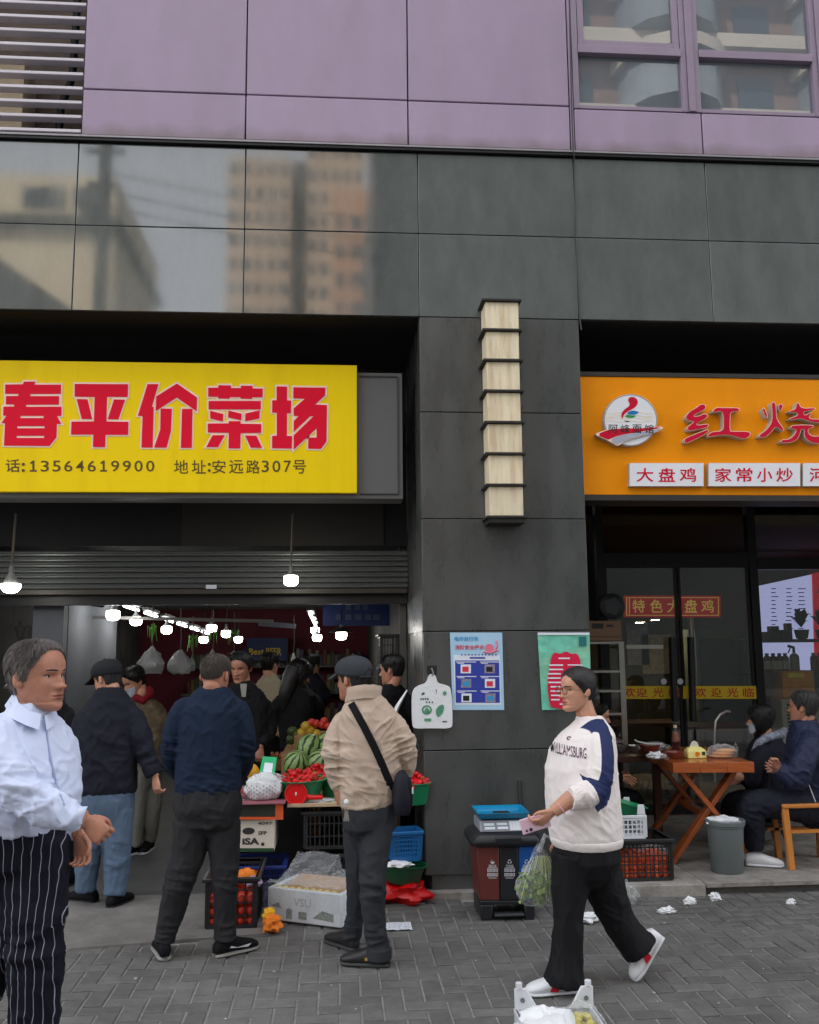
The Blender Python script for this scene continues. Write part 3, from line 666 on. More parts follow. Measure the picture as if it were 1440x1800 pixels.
for i in range(n):
    z = zb + i * hh; k = MB()
    prof = [(0, 0), (-.016, .12), (-.02, .35), (-.012, .6), (-.02, .8), (-.004, .97), (.004, 1)]
    R = [[Vector((x, SHY + dy, z + t * hh)) for dy, t in prof] + [Vector((x, SHY + .02, z + hh)), Vector((x, SHY + .02, z))] for x in (-5.9, .612)]
    k.rings(R); obj('slat', k, m_shut, sh)
obj('bottom_bar', MB().box((-5.9, SHY - .02, zb - .05), (.612, SHY + .03, zb - .002)), mat('shutter_bar', S(70, 66, 62), .5, .4), sh, bevel=.006)
k = MB(); sheet(k, (362, 1028, 381, 1035), SHY - .03); obj('sticker', k, m_pw, sh)
# lamps
m_bulb = mat('bulb_glow', (1, .98, .92), .3, var=0, emit=11, ec=(1, .97, .9))
m_led = mat('led_glow', (1, 1, 1), .3, var=0, emit=3.2, ec=(.92, .96, 1))
m_sock = mat('lamp_socket', S(120, 120, 118), .5, var=.1)
m_cord = mat('lamp_cord', S(92, 84, 72), .6, var=.1)
def bulb(px, py, dpx, dia=.125, top=None, label='', shade=False, flat=False, rod=False, dist=None):
    dd = dist or dia * FPX / dpx; Y = CAMY + dd; c = P(px, py, Y); r = dia / 2; zc = top if top else 2.6
    t = thing('pendant_lamp', label, 'lamp', c, 'lit pendant bulbs of the market')
    prof = [(r * .2, -.82 * r), (r * .7, -.72 * r), (r * .95, -.45 * r), (r, 0), (r, .45 * r), (r * .9, .6 * r), (r * .4, .66 * r)] if not flat else [(r * .15, -.75 * r), (r * .6, -.62 * r), (r * .9, -.3 * r), (r, .05 * r), (r * .96, .18 * r), (r * .5, .2 * r)]
    obj('bulb', MB().lathe(prof, c, 18), m_bulb, t)
    obj('socket', MB().lathe([(r * .78, .2 * r if flat else .66 * r), (r * .55, .8 * r if flat else .95 * r), (r * .28, 1.3 * r), (r * .28, 1.9 * r), (r * .12, 2.1 * r)], c, 14), m_sock, t)
    obj('cord', MB().tube([c + Vector((0, 0, 2.0 * r)), Vector((c.x + .01, c.y, zc))], .010 if rod else .005, 6), m_cord if rod else m_black, t)
    if shade: obj('shade', MB().lathe([(r * 2.3, .55 * r), (r * 2.2, .62 * r), (r * .9, 1.35 * r), (r * .5, 1.5 * r), (r * .5, 1.4 * r), (r * .9, 1.22 * r), (r * 2.1, .55 * r)], c, 22), mat('lamp_shade', S(60, 60, 60), .4), t)
    return t
bulb(19, 1030, 34, .155, 2.80, 'domed lit bulb on a rod before the shutter at the left edge', flat=True, rod=True, dist=7.6)
bulb(511.5, 1020, 25, .115, 2.80, 'lit bulb hanging on a rod before the shutter in the middle', rod=True, dist=7.6)
for px, py, d, lb in ((199, 1081, 23, 'first lit bulb from the left in the diagonal row under the ceiling strip'), (239, 1091, 20.5, 'second lit bulb from the left in the diagonal row'), (293, 1107, 18, 'third lit bulb, above the hanging white bags'),
                      (358, 1124.5, 15, 'lowest lit bulb left of the shaved head'), (372, 1104.5, 17.5, 'lit bulb directly above the shaved head'), (397.5, 1114, 16, 'lit bulb between the shaved head and the facing man'), (419, 1124, 14.5, 'lit bulb just above the facing man')):
    bulb(px, py, d, .125, 2.5, lb)
bulb(554, 1108, 15, .125, 2.5, 'upper of two lit bulbs overlapping at the hall centre'); bulb(557.5, 1121, 16, .125, 2.5, 'lower of two lit bulbs overlapping at the hall centre')
bulb(600, 1117, 19, .105, 2.24, 'lit bulb under a flat dark shade above the man in beige', shade=True)
# strip lights, each tube its own lamp
def strip(p0, p1, y0, y1, n, label):
    A = P(*p0, y0); B = P(*p1, y1)
    for i in range(n):
        a = A.lerp(B, (i + .06) / n); b = A.lerp(B, (i + .70) / n)
        t = thing('strip_light', label.replace('#', ('nearest', 'second', 'third', 'fourth', 'fifth', 'sixth', 'farthest')[i if i < n - 1 else 6]), 'lamp', a, 'ceiling strip lights of the market')
        obj('tube', MB().tube([a, b], .016, 8), m_led, t); obj('holder', MB().bar(a + Vector((0, 0, .045)), b + Vector((0, 0, .045)), .07, .03), m_sock, t)
strip((172, 1049), (372, 1116), 1.9, 8.0, 7, '# white tube of the diagonal ceiling strip light')
strip((545, 1078), (556, 1102), 2.6, 6.5, 3, '# white tube of the short ceiling strip near the blue banner')
# loose ceiling wiring and rails
k = MB(); pts = [P(x, y, 1.9) for x, y in ((130, 1050), (150, 1062), (180, 1066), (210, 1052), (230, 1060), (250, 1052))]; k.tube(pts, .012, 6)
single('ceiling_wire', k, m_black, pts[0], 'loose black wiring dangling by the near end of the strip light', 'cable')
k = MB(); k.bar(P(112, 1084, 2.6), P(480, 1092, 2.6), .03, .03); single('hanging_rail', k, mat('rail', S(120, 120, 118), .4, .5), P(112, 1084, 2.6), 'grey steel rail under the market ceiling carrying bags', 'rail')
k = MB(); k.bar(P(455, 1096, 3.4), P(520, 1101, 3.4), .10, .05); single('conduit', k, m_wallg, P(455, 1096, 3.4), 'pale horizontal cable tray under the ceiling beside the blue banner', 'cable tray')
# banners
m_navy = mat('navy_banner', S(24, 44, 92), .6, var=.3, vs=2)
bn = thing('blue_banner', 'dark blue hanging banner with faint characters at the right of the hall', 'banner', P(630, 1100, 3.2))
k = MB(); poly_px(k, [[(568, 1046), (690, 1046), (690, 1100), (568, 1100)]], 3.2, .02); obj('cloth', k, m_navy, bn)
k = MB(); text_px(k, '农贸市场', (606, 1062, 650, 1074), 3.19, 0, .01) if 0 else None
for x in (590, 607, 624, 642, 656): sheet(k, (x, 1080, x + 11, 1090), 3.19)
for x in (608, 624, 638): sheet(k, (x, 1062, x + 9, 1072), 3.19)
tag(obj('faded_print', k, mat('banner_print', S(70, 78, 110), .6), bn), kind='stuff')
bb = thing('beer_banner', 'dark blue beer banner with yellow lettering on the maroon back wall', 'banner', P(470, 1162, 9.2))
k = MB(); poly_px(k, [[(434, 1122), (506, 1122), (506, 1162), (434, 1162)]], 9.2, .05); obj('panel', k, m_navy, bb)
k = MB(); text_px(k, 'Best', (438, 1140, 464, 1151), 9.18, 0, .02); text_px(k, 'BEER', (468, 1139, 495, 1152), 9.18, 0, .02); obj('lettering', k, mat('banner_yellow', S(200, 170, 50), .6), bb)
gs = thing('goods_shelf', 'long shelf of mixed packets along the maroon back wall', 'shelf', (-.9, 9.7, 0))
for z in (.5, .95, 1.4): obj('board', MB().box((-2.6, 9.4, z), (.5, 9.9, z + .03)), m_walld, gs)
for c_i, cc in enumerate((S(96, 40, 36), S(110, 92, 44), S(56, 72, 44), S(104, 102, 98), S(44, 52, 80))):
    k = MB()
    for z in (.532, .982, 1.432):
        for i in range(9):
            x = -2.5 + (i * 5 + c_i) * .065; k.box((x, 9.42 + random.uniform(0, .08), z), (x + .055, 9.6, z + random.uniform(.14, .30)))
    tag(obj('packets', k, mat('packet%d' % c_i, cc, .5, var=.3, vs=8), gs), kind='stuff')
# ============================================================ plastic bags
def film_mat(name, c, a, rough=.25):
    if a > .5: return mat(name, c, rough, var=0, alpha=a, spec=.7, bump=.5, bs=25)
    m = bpy.data.materials.new(name); m.use_nodes = True; n, l = m.node_tree.nodes, m.node_tree.links; n.clear(); o = n.new('ShaderNodeOutputMaterial'); t = n.new('ShaderNodeBsdfTransparent'); t.inputs[0].default_value = (.97, .98, .98, 1); g = n.new('ShaderNodeBsdfPrincipled'); g.inputs['Base Color'].default_value = (*c, 1); g.inputs['Roughness'].default_value = .18
    tc = n.new('ShaderNodeTexCoord'); no = n.new('ShaderNodeTexNoise'); no.inputs['Scale'].default_value = 22; no.inputs['Distortion'].default_value = 1.2; l.new(tc.outputs['Object'], no.inputs['Vector']); bp = n.new('ShaderNodeBump'); bp.inputs['Strength'].default_value = .9; bp.inputs['Distance'].default_value = .02; l.new(no.outputs['Fac'], bp.inputs['Height']); l.new(bp.outputs[0], g.inputs['Normal'])
    f = n.new('ShaderNodeLayerWeight'); l.new(bp.outputs[0], f.inputs['Normal']); pw = n.new('ShaderNodeMath'); pw.operation = 'POWER'; l.new(f.outputs['Facing'], pw.inputs[0]); pw.inputs[1].default_value = 2.2; ma = n.new('ShaderNodeMath'); ma.operation = 'MULTIPLY_ADD'; ma.inputs[1].default_value = .55; ma.inputs[2].default_value = .09; ma.use_clamp = True; l.new(pw.outputs[0], ma.inputs[0]); x = n.new('ShaderNodeMixShader'); l.new(ma.outputs[0], x.inputs[0]); l.new(t.outputs[0], x.inputs[1]); l.new(g.outputs[0], x.inputs[2]); l.new(x.outputs[0], o.inputs[0]); MATS[name] = m; return m
m_film = film_mat('clear_film', (.85, .87, .88), .30); m_bagw = film_mat('white_bag', (.84, .85, .86), .93, .35); m_bagg = film_mat('milky_bag', (.42, .43, .45), .62, .35)
def lumpy(c, r, seed, amp=.25, n=28, k=18, f=2.2, top=None):
    "irregular soft blob; top: pinch factor towards +z (tied bag)"
    mb = MB(); R = []
    for i in range(k):
        a = -pi / 2 + pi * (i + .02) / (k - 1 + .04); row = []
        for j in range(n):
            b = 2 * pi * j / n; d = Vector((cos(a) * cos(b), cos(a) * sin(b), sin(a)))
            q = 1 + amp * noise.noise(d * f + Vector((seed, 0, 0))) + amp * .5 * abs(noise.noise(d * f * 2.6 + Vector((0, seed, 0))))
            p = Vector((d.x * r[0], d.y * r[1], d.z * r[2])) * q
            if top and d.z > 0:
                s = 1 - (1 - top) * d.z ** .7; p.x *= s; p.y *= s
            if d.z < -.75: p.z = max(p.z, -r[2] * .8)
            row.append(V3(c) + p)
        R.append(row)
    return mb.rings(R)
def hang_bag(px, py, wpx, hpx, Y, label, green=True, m=None):
    c = P(px, py, Y); s = (Y - CAMY) / FPX; rw, rh = wpx * s / 2, hpx * s / 2
    t = thing('hanging_bag', label, 'plastic bag', c, 'bags hung from the market ceiling')
    obj('bag', lumpy(c, (rw, rw * .7, rh), px * .7, .3, top=.35), m or m_bagg, t)
    k = MB(); k.tube([c + Vector((0, 0, rh * .8)), c + Vector((.01, 0, rh + .12)), c + Vector((0, 0, rh + .42))], .006, 5); obj('hook', k, m_cord, t)
    if green:
        k = MB()
        for i in range(7):
            a = random.uniform(0, 6.28); l = random.uniform(.08, .19); p0 = c + Vector((0, 0, rh + .18)); 
            k.tube([p0, p0 + Vector((cos(a) * .05, sin(a) * .04, random.uniform(-.02, .06))), p0 + Vector((cos(a) * l * .45, sin(a) * .06, -l * .7))], [.010, .009, .003], 5, flat=.25)
        obj('green_ribbon', k, mat('ribbon_green', S(110, 190, 70), .5, var=.15), t)
hang_bag(266, 1163, 44, 50, 3.0, 'milky bag with bright green ribbon hanging left above the masked woman')
hang_bag(316, 1166, 42, 44, 3.0, 'plain milky bag hanging from a hook right of the green-ribboned one', False)
hang_bag(338, 1168, 10, 26, 3.2, 'narrow green-handled bag hanging beside the shaved head', True)
hang_bag(374, 1150, 12, 16, 3.6, 'small bag with green ribbon behind the shaved head', True)
hang_bag(411, 1150, 9, 14, 4.0, 'tiny bag with green ribbon behind the facing man', True)
hang_bag(516, 1160, 9, 26, 4.2, 'slim white bag on a cord left of the flat-shaded bulb', False, m_bagw)
k = MB(); k.tube([P(35, 1092, 1.7), P(36, 1103, 1.7)], .006, 5)
for a, b in (((27, 1102), (54, 1102)), ((27, 1102), (33, 1126)), ((54, 1102), (48, 1122)), ((33, 1126), (36, 1138)), ((44, 1102), (36, 1128))): k.bar(P(*a, 1.7), P(*b, 1.7), .012, .012)
single('lantern_frame', k, m_black, P(36, 1140, 1.7), 'black wire lantern frame on the grimy left wall', 'lantern')
# ============================================================ crates, baskets, basins
def crate(name, label, base, sx, sy, sz, m, rot=0, nv=9, nh=4, t=.012, taper=0, group=None, cat='crate', bottom=True, lip=.02):
    "slatted plastic crate, base = centre of its bottom"
    T = thing(name, label, cat, base, group); b = V3(base); R = rz(rot)
    def pt(x, y, z): return b + R @ Vector((x * (1 + taper * z / sz), y * (1 + taper * z / sz), z))
    for side in range(4):
        k = MB(); L = sx if side % 2 == 0 else sy; D = (sy if side % 2 == 0 else sx) / 2 - t / 2
        q = rz(side * pi / 2)
        def f(u, z):
            v = q @ Vector((u, -D, 0)); return pt(v.x, v.y, z)
        nn = max(3, int(nv * L / sx)); up = R @ q @ Vector((0, -1, 0)); e = L / 2 - t
        for z, hgt in ((.012, .024), (sz - .018, .036)): k.bar(f(-e, z), f(e, z), hgt, t, up)
        for i in range(1, nh): k.bar(f(-e, sz * i / nh), f(e, sz * i / nh), .008, t * .7, up)
        for i in range(nn + 1): 
            u = -e + 2 * e * i / nn; k.bar(f(u, .01), f(u, sz - .01), (.03 if i in (0, nn) else .008), t * .8, up)
        obj('side', k, m, T)
    if bottom:
        k = MB(); k.add([pt(-sx / 2 + t, -sy / 2 + t, .01), pt(sx / 2 - t, -sy / 2 + t, .01), pt(sx / 2 - t, sy / 2 - t, .01), pt(-sx / 2 + t, sy / 2 - t, .01)], [(0, 1, 2, 3)]); obj('bottom', k, m, T)
    k = MB(); o = lip; l1 = [pt(x, y, sz) for x, y in ((-sx / 2 - o, -sy / 2 - o), (sx / 2 + o, -sy / 2 - o), (sx / 2 + o, sy / 2 + o), (-sx / 2 - o, sy / 2 + o))]; l2 = [pt(x, y, sz) for x, y in ((-sx / 2 + t, -sy / 2 + t), (sx / 2 - t, -sy / 2 + t), (sx / 2 - t, sy / 2 - t), (-sx / 2 + t, sy / 2 - t))]
    k.prism([l1, l2], (0, 0, -.022)); obj('rim', k, m, T, bevel=.004)
    return T
def basin(name, label, c, r, h, m, n=32, tilt=0, group=None):
    T = thing(name, label, 'basin', c, group); M = ry(tilt)
    obj('bowl', MB().lathe([(r * .02, .0), (r * .72, .0), (r * .78, .01), (r * .95, h * .86), (r * 1.0, h * .92), (r * 1.08, h * .95), (r * 1.09, h), (r * 1.0, h), (r * .92, h * .86), (r * .74, .02), (r * .02, .02)], c, n, M=M), m, T)
    return T
m_gbas = mat('green_plastic', S(28, 128, 84), .35, var=.08, vs=5); m_gbas2 = mat('lime_plastic', S(60, 170, 60), .35, var=.08); m_gdk = mat('dark_green_plastic', S(22, 92, 62), .4, var=.1)
m_blkp = mat('black_plastic', (.018, .018, .02), .42, var=.2, vs=8, dirt=.2, dcol=(.06, .058, .055)); m_blup = mat('blue_plastic', S(28, 98, 156), .4, var=.1); m_whp = mat('white_plastic', S(214, 216, 220), .4, var=.05, dirt=.3, dcol=S(150, 145, 138), ds=6)
m_straw = mat('strawberry', S(206, 24, 34), .35, var=.25, vs=18, bump=.3, bs=260); m_calyx = mat('calyx', S(96, 130, 50), .6, var=.2)
m_orng = mat('orange_fruit', S(235, 120, 30), .45, var=.15, vs=10, bump=.2, bs=300); m_tom = mat('tomato', S(190, 50, 30), .3, var=.2, vs=6); m_apri = mat('apricot', S(206, 84, 44), .45, var=.25, vs=14)
def straw_mesh():
    k = MB(); k.lathe([(.001, -.024), (.009, -.020), (.016, -.008), (.019, .004), (.017, .013), (.008, .018), (.001, .017)], n=10)
    for i in range(6):
        a = i * pi / 3; k.add([(cos(a) * .004, sin(a) * .004, .018), (cos(a + .35) * .012, sin(a + .35) * .012, .019), (cos(a) * .021, sin(a) * .021, .015), (cos(a - .35) * .012, sin(a - .35) * .012, .019)], [(0, 1, 2, 3)], 1)
    me = k.mesh('strawberry'); me.materials.append(m_straw); me.materials.append(m_calyx); return me
ME_STRAW = straw_mesh()
def ball_mesh(name, r, m, n=14, sq=.95):
    k = MB(); k.ell((0, 0, 0), (r, r, r * sq), n, 9); me = k.mesh(name); me.materials.append(m); return me
def place(me, name, loc, label, cat, group, sc=1, rot=None):
    o = bpy.data.objects.new(name, me); col.objects.link(o); o.location = loc; o.scale = (sc, sc, sc)
    o.rotation_euler = rot or (random.uniform(0, 6.3), random.uniform(0, 6.3), random.uniform(0, 6.3)); return tag(o, label, cat, group)
def heap(me, name, c, rx_, ry_, h, n, size, label, cat, group, sc=(.85, 1.15)):
    "a mound: bottom disc upward"
    pts = []; tries = 0
    while len(pts) < n and tries < 6000:
        tries += 1
        a = random.uniform(0, 2 * pi); q = sqrt(random.random()); x, y = cos(a) * q * rx_, sin(a) * q * ry_
        z = h * (1 - q * q) * random.uniform(.82, 1.0) + random.uniform(-.004, .004)
        p = Vector((x, y, z))
        if all((p - o).length > size * .78 for o in pts): pts.append(p)
    for p in pts: place(me, name, V3(c) + p, label, cat, group, random.uniform(*sc))
    k = MB(); R = []
    for i in range(6):
        q = 1 - i / 5.0; R.append([V3(c) + Vector((cos(2 * pi * j / 20) * rx_ * q * .95, sin(2 * pi * j / 20) * ry_ * q * .95, h * (1 - q * q) * .8 - size * .35)) for j in range(20)])
    return k.rings(R)
# ---- counter
CY = -.02; tz = P(520, 1413, CY).z
m_card = mat('cardboard', S(168, 130, 88), .85, var=.1, vs=6); m_boardw = mat('counter_board', S(186, 160, 128), .7, var=.12, vs=5); m_boxw = mat('printed_white_carton', S(206, 196, 182), .7, var=.06); m_boxm = mat('mauve_carton', S(150, 90, 100), .6, var=.15)
a = P(505, 1410, CY); b = P(760, 1410, CY)
ct = thing('fruit_counter', 'low market counter of boards on crates with strawberries and melons', 'counter', (.1, CY, 0))
obj('top_board', MB().box((a.x, CY, tz - .025), (.60, CY + 1.0, tz)), m_boardw, ct, bevel=.003)
obj('back_shelf', MB().box((a.x - .1, CY + 1.0, tz), (.55, CY + 1.9, tz + .22)), m_card, ct)
obj('support', MB().box((-.2, CY + .5, 0), (-.12, CY + .58, tz - .03)), m_card, ct); obj('support', MB().box((.40, CY + .5, 0), (.48, CY + .58, tz - .03)), m_card, ct)
obj('shade_backing', MB().box((a.x - .3, CY + .62, .01), (.60, CY + .64, tz - .03)), m_dark, ct)  # near-black sheet added to stand for the shade under the counter
# black vented crates under the counter
for i, (y0, y1, lb) in enumerate(((1424, 1494, 'upper black vented crate stacked under the fruit counter'), (1500, 1568, 'lower black vented crate stacked under the fruit counter'))):
    Yc = CY + .06; p0 = P(534, y1, Yc); p1 = P(640, y0, Yc)
    crate('vented_crate', lb, ((p0.x + p1.x) / 2, Yc + .2, max(.02, p0.z)), p1.x - p0.x, .40, p1.z - p0.z, m_blkp, nv=12, nh=3, group='black crates under the fruit counter')
# cartons on the left of the counter
p0 = P(408, 1498, CY - .03); p1 = P(483, 1441, CY - .03)
cb = thing('fruit_carton', 'white fruit carton printed SFP under the left of the counter', 'carton', (p0.x, CY, p0.z))
obj('box', MB().box((p0.x, CY - .03, p0.z), (p1.x, CY + .42, p1.z)), m_boxw, cb, bevel=.003)
m_ink = mat('carton_ink', (.03, .03, .03), .7, var=0); m_inkg = mat('carton_green', S(30, 70, 40), .7, var=.1)
k = MB(); text_px(k, 'SFP', (454, 1461, 469, 1468), CY - .032, 0, .03); text_px(k, 'iSA', (426, 1473, 456, 1485), CY - .032, 0, .04); text_px(k, '4097', (453, 1445, 479, 1450), CY - .032, 0, .01)
k.lathe([(.042, 0), (.042, .001)], P(437, 1461, CY - .031), 20, M=rx(pi / 2) @ Matrix.Diagonal((1, .55, 1))); k.lathe([(.012, 0), (.012, .001)], P(462, 1484, CY - .031), 14, M=rx(pi / 2)); obj('print', k, m_ink, cb)
k = MB(); sheet(k, (410, 1491, 482, 1497), CY - .0315); obj('green_band', k, m_inkg, cb)
p0 = P(408, 1440, CY - .06); p1 = P(497, 1412, CY - .06)
cb2 = thing('open_carton', 'dark green and orange open carton on top of the white carton', 'carton', (p0.x, CY, p0.z))
obj('box', MB().box((p0.x, CY - .06, p0.z + .01), (p1.x, CY + .45, p1.z)), mat('dark_carton', S(40, 44, 36), .6, var=.15), cb2, bevel=.004)
k = MB(); sheet(k, (408, 1436, 498, 1441), CY - .064); sheet(k, (484, 1414, 498, 1436), CY - .063); obj('orange_trim', k, mat('carton_orange', S(214, 92, 44), .6), cb2)
obj('lid_flap', MB().box((p0.x - .02, CY - .1, p1.z), (p1.x + .02, CY + .40, p1.z + .012)), m_boxm, cb2, bevel=.002)
lz = p1.z + .013
# netted pear bag on the flap
c = P(462, 1392, CY + .05); m_net = mat('foam_net', S(226, 226, 226), .6, var=.05, bump=.6, bs=90)
nb = thing('netted_bag', 'white foam-netted bag of fruit on the mauve carton', 'plastic bag', (c.x, c.y, lz))
obj('bag', lumpy((c.x, c.y, lz + .078), (.13, .09, .095), 3.3, .18), m_net, nb)
k = MB()
for j in range(7):
    for i in range(16): 
        a_ = -1.5 + i * .2; z = lz + .022 + j * .013; x = c.x + .118 * sin(a_) * (.92 + .01 * j); y = c.y - .088 * cos(a_) - .012
        if i % 2 == j % 2: k.ell((x, y, z), (.004, .003, .006), 6, 5)
tag(obj('net_knots', k, mat('net_shadow', S(120, 120, 122), .7), nb), kind='stuff')
obj('film', lumpy((c.x + .03, c.y - .01, lz + .15), (.10, .07, .03), 9.1, .5), m_film, nb)
# red punnet and mango beside it
c = P(428, 1392, CY + .1)
pn = thing('berry_punnet', 'clear punnet of red berries at the left end of the counter', 'punnet', (c.x, c.y, lz))
obj('tray', MB().box((c.x - .06, c.y - .06, lz), (c.x + .05, c.y + .08, lz + .075)), m_film, pn); k = MB()
for i in range(26): k.ell((c.x + random.uniform(-.045, .035), c.y + random.uniform(-.05, .06), lz + random.uniform(.012, .07)), (.014, .014, .014), 8, 6)
tag(obj('berries', k, m_straw, pn), kind='stuff')
place(ball_mesh('mango', .05, mat('mango', S(226, 160, 30), .4, var=.2, vs=9), sq=1.2), 'mango', P(444, 1357, CY + .25), 'yellow mango behind the white payment stand', 'fruit', None)
# payment stand (its code is left blank)
qz = lz; A = [P(462, 1330, CY + .12), P(487, 1332, CY + .12), P(482, 1366, CY + .06), P(455, 1363, CY + .06)]
qs = thing('payment_stand', 'green payment card stand with a blank white square', 'card stand', (A[3].x, CY + .08, lz))
k = MB(); k.prism([A], (0, .012, .002)); obj('card', k, mat('card_green', S(20, 176, 110), .4), qs, bevel=.002)
def lerp4(u, v): return A[0].lerp(A[1], u).lerp(A[3].lerp(A[2], u), v)
k = MB(); k.add([lerp4(.22, .30) + Vector((0, -.003, 0)), lerp4(.80, .30) + Vector((0, -.003, 0)), lerp4(.80, .86) + Vector((0, -.003, 0)), lerp4(.22, .86) + Vector((0, -.003, 0))], [(0, 3, 2, 1)]); obj('blank_square', k, m_pw, qs)
k = MB(); k.add([A[3] + Vector((-.01, -.01, .0)), A[2] + Vector((.01, -.01, 0)), Vector((A[2].x + .02, CY + .02, lz + .02)), Vector((A[3].x - .02, CY + .02, lz + .02)), A[3] + Vector((-.01, .05, .0)), A[2] + Vector((.01, .05, 0)), Vector((A[2].x + .02, CY + .1, lz)), Vector((A[3].x - .02, CY + .1, lz))], [(0, 1, 2, 3), (4, 7, 6, 5), (0, 4, 5, 1), (0, 3, 7, 4), (1, 5, 6, 2), (3, 2, 6, 7)]); obj('foot', k, m_whp, qs)
# strawberry basins
def straw_basin(px, py_rim, wpx, Y, z0, n, label, m, hpx=34, tilt=0):
    s = (Y - CAMY) / FPX; r = wpx * s / 2 / 1.09; h = hpx * s; c = P(px, py_rim, Y); c.z = z0
    T = basin('strawberry_basin', label, c, r, h, m, tilt=tilt, group='basins of strawberries on the counter')
    hm = heap(ME_STRAW, 'strawberry', c + Vector((0, 0, h * .88)), r * .92, r * .92, .075, n, .036, 'red strawberry heaped in the ' + label.split(' of ')[0], 'strawberry', 'strawberries in the ' + label.split(' of ')[0])
    obj('berry_bed', hm, m_straw, T); return T
straw_basin(524, 1375, 100, CY + .20, tz, 46, 'wide teal basin of strawberries behind the red megaphone', m_gbas)
straw_basin(592, 1378, 66, CY + .34, tz, 20, 'half-hidden green basin of strawberries tucked behind the arm of the man in beige', m_gbas)
straw_basin(604, 1386, 40, CY + .08, tz, 10, 'small lime basin of strawberries at the beige man\'s hand', m_gbas2, 30)
straw_basin(560, 1358, 62, CY + .62, tz + .05, 26, 'rear green basin of strawberries below the watermelons', m_gbas, 16)
straw_basin(728, 1378, 62, CY + .02, tz - .02, 22, 'pillar-side green basin of strawberries beside the pillar', m_gbas, 36)
# red megaphone
c = P(520.5, 1395, CY + .03); r = .077
mg = thing('megaphone', 'red plastic megaphone lying on the counter edge facing the street', 'megaphone', (c.x, c.y, tz))
m_meg = mat('megaphone_red', S(214, 12, 18), .3, var=.04); M = rx(pi / 2)
obj('horn', MB().lathe([(r, .02), (r * 1.02, .028), (r * .97, .03), (r * .70, .005), (r * .5, -.02), (r * .42, -.06), (r * .52, -.065), (r * .6, -.02), (r * .9, .008)], c, 28, M=M), m_meg, mg)
obj('driver', MB().lathe([(.001, .02), (r * .16, .018), (r * .3, .006), (r * .44, -.016), (r * .40, -.03)], c, 20, M=M), mat('megaphone_dark', S(120, 10, 14), .3), mg)
obj('driver_tip', MB().ell(c + Vector((0, -.024, 0)), (.006, .006, .014)), m_whp, mg)
obj('handle', MB().tube([c + Vector((.055, .0, -.02)), c + Vector((.11, -.01, -.028)), c + Vector((.185, -.01, -.028))], [.02, .017, .015], 10), m_meg, mg)
k = lumpy(P(560, 1405, CY + .08) + Vector((.02, 0, -.012)), (.10, .05, .014), 5.5, .4); single('folded_bag', k, m_bagw, P(560, 1408, CY + .08), 'crumpled white plastic bags lying beside the megaphone', 'plastic bag')
# watermelons
def melon_mat():
    m = mat('watermelon', S(120, 150, 84), .35, var=.12, vs=7); n, l = m.node_tree.nodes, m.node_tree.links; b = n['Principled BSDF']
    tc = n.new('ShaderNodeTexCoord'); sp = n.new('ShaderNodeSeparateXYZ'); l.new(tc.outputs['Object'], sp.inputs[0])
    at = n.new('ShaderNodeMath'); at.operation = 'ARCTAN2'; l.new(sp.outputs[0], at.inputs[0]); l.new(sp.outputs[1], at.inputs[1])
    no = n.new('ShaderNodeTexNoise'); no.inputs['Scale'].default_value = 22; l.new(tc.outputs['Object'], no.inputs[0])
    ma = n.new('ShaderNodeMath'); ma.operation = 'MULTIPLY_ADD'; l.new(at.outputs[0], ma.inputs[0]); ma.inputs[1].default_value = 10
    ms = n.new('ShaderNodeMath'); ms.operation = 'MULTIPLY'; l.new(no.outputs[0], ms.inputs[0]); ms.inputs[1].default_value = 4.5; l.new(ms.outputs[0], ma.inputs[2])
    si = n.new('ShaderNodeMath'); si.operation = 'SINE'; l.new(ma.outputs[0], si.inputs[0])
    mr = n.new('ShaderNodeMapRange'); mr.inputs[1].default_value = .25; mr.inputs[2].default_value = .55; l.new(si.outputs[0], mr.inputs[0])
    mx = n.new('ShaderNodeMix'); mx.data_type = 'RGBA'; mx.inputs[6].default_value = (*S(134, 160, 96), 1); mx.inputs[7].default_value = (*S(38, 62, 34), 1); l.new(mr.outputs[0], mx.inputs[0]); l.new(mx.outputs[2], b.inputs['Base Color']); return m
m_mel = melon_mat(); mm = MB(); mm.ell((0, 0, 0), (.105, .105, .115), 24, 15); me_mel = mm.mesh('watermelon'); me_mel.materials.append(m_mel)
for i, (px, py, Y, rt, lb) in enumerate(((522, 1344, .80, (.5, .3, 0), 'striped watermelon at the lower left of the pile'), (563, 1342, .80, (.7, -.3, 1), 'striped watermelon in the lower middle of the pile'), (544, 1315, .98, (.5, .2, 2), 'striped watermelon on top of the pile'), (580, 1308, 1.0, (.8, .2, 1), 'striped watermelon at the top right of the pile beside the beige sleeve'), (598, 1338, .85, (.4, .5, 2), 'striped watermelon hidden by the beige sleeve'))):
    place(me_mel, 'watermelon', P(px, py, CY + Y), lb, 'watermelon', 'watermelons piled on the counter', 1, rt)
obj('melon_step', MB().box((-.35, CY + .72, tz), (.45, CY + .99, tz + .10)), m_card, ct)
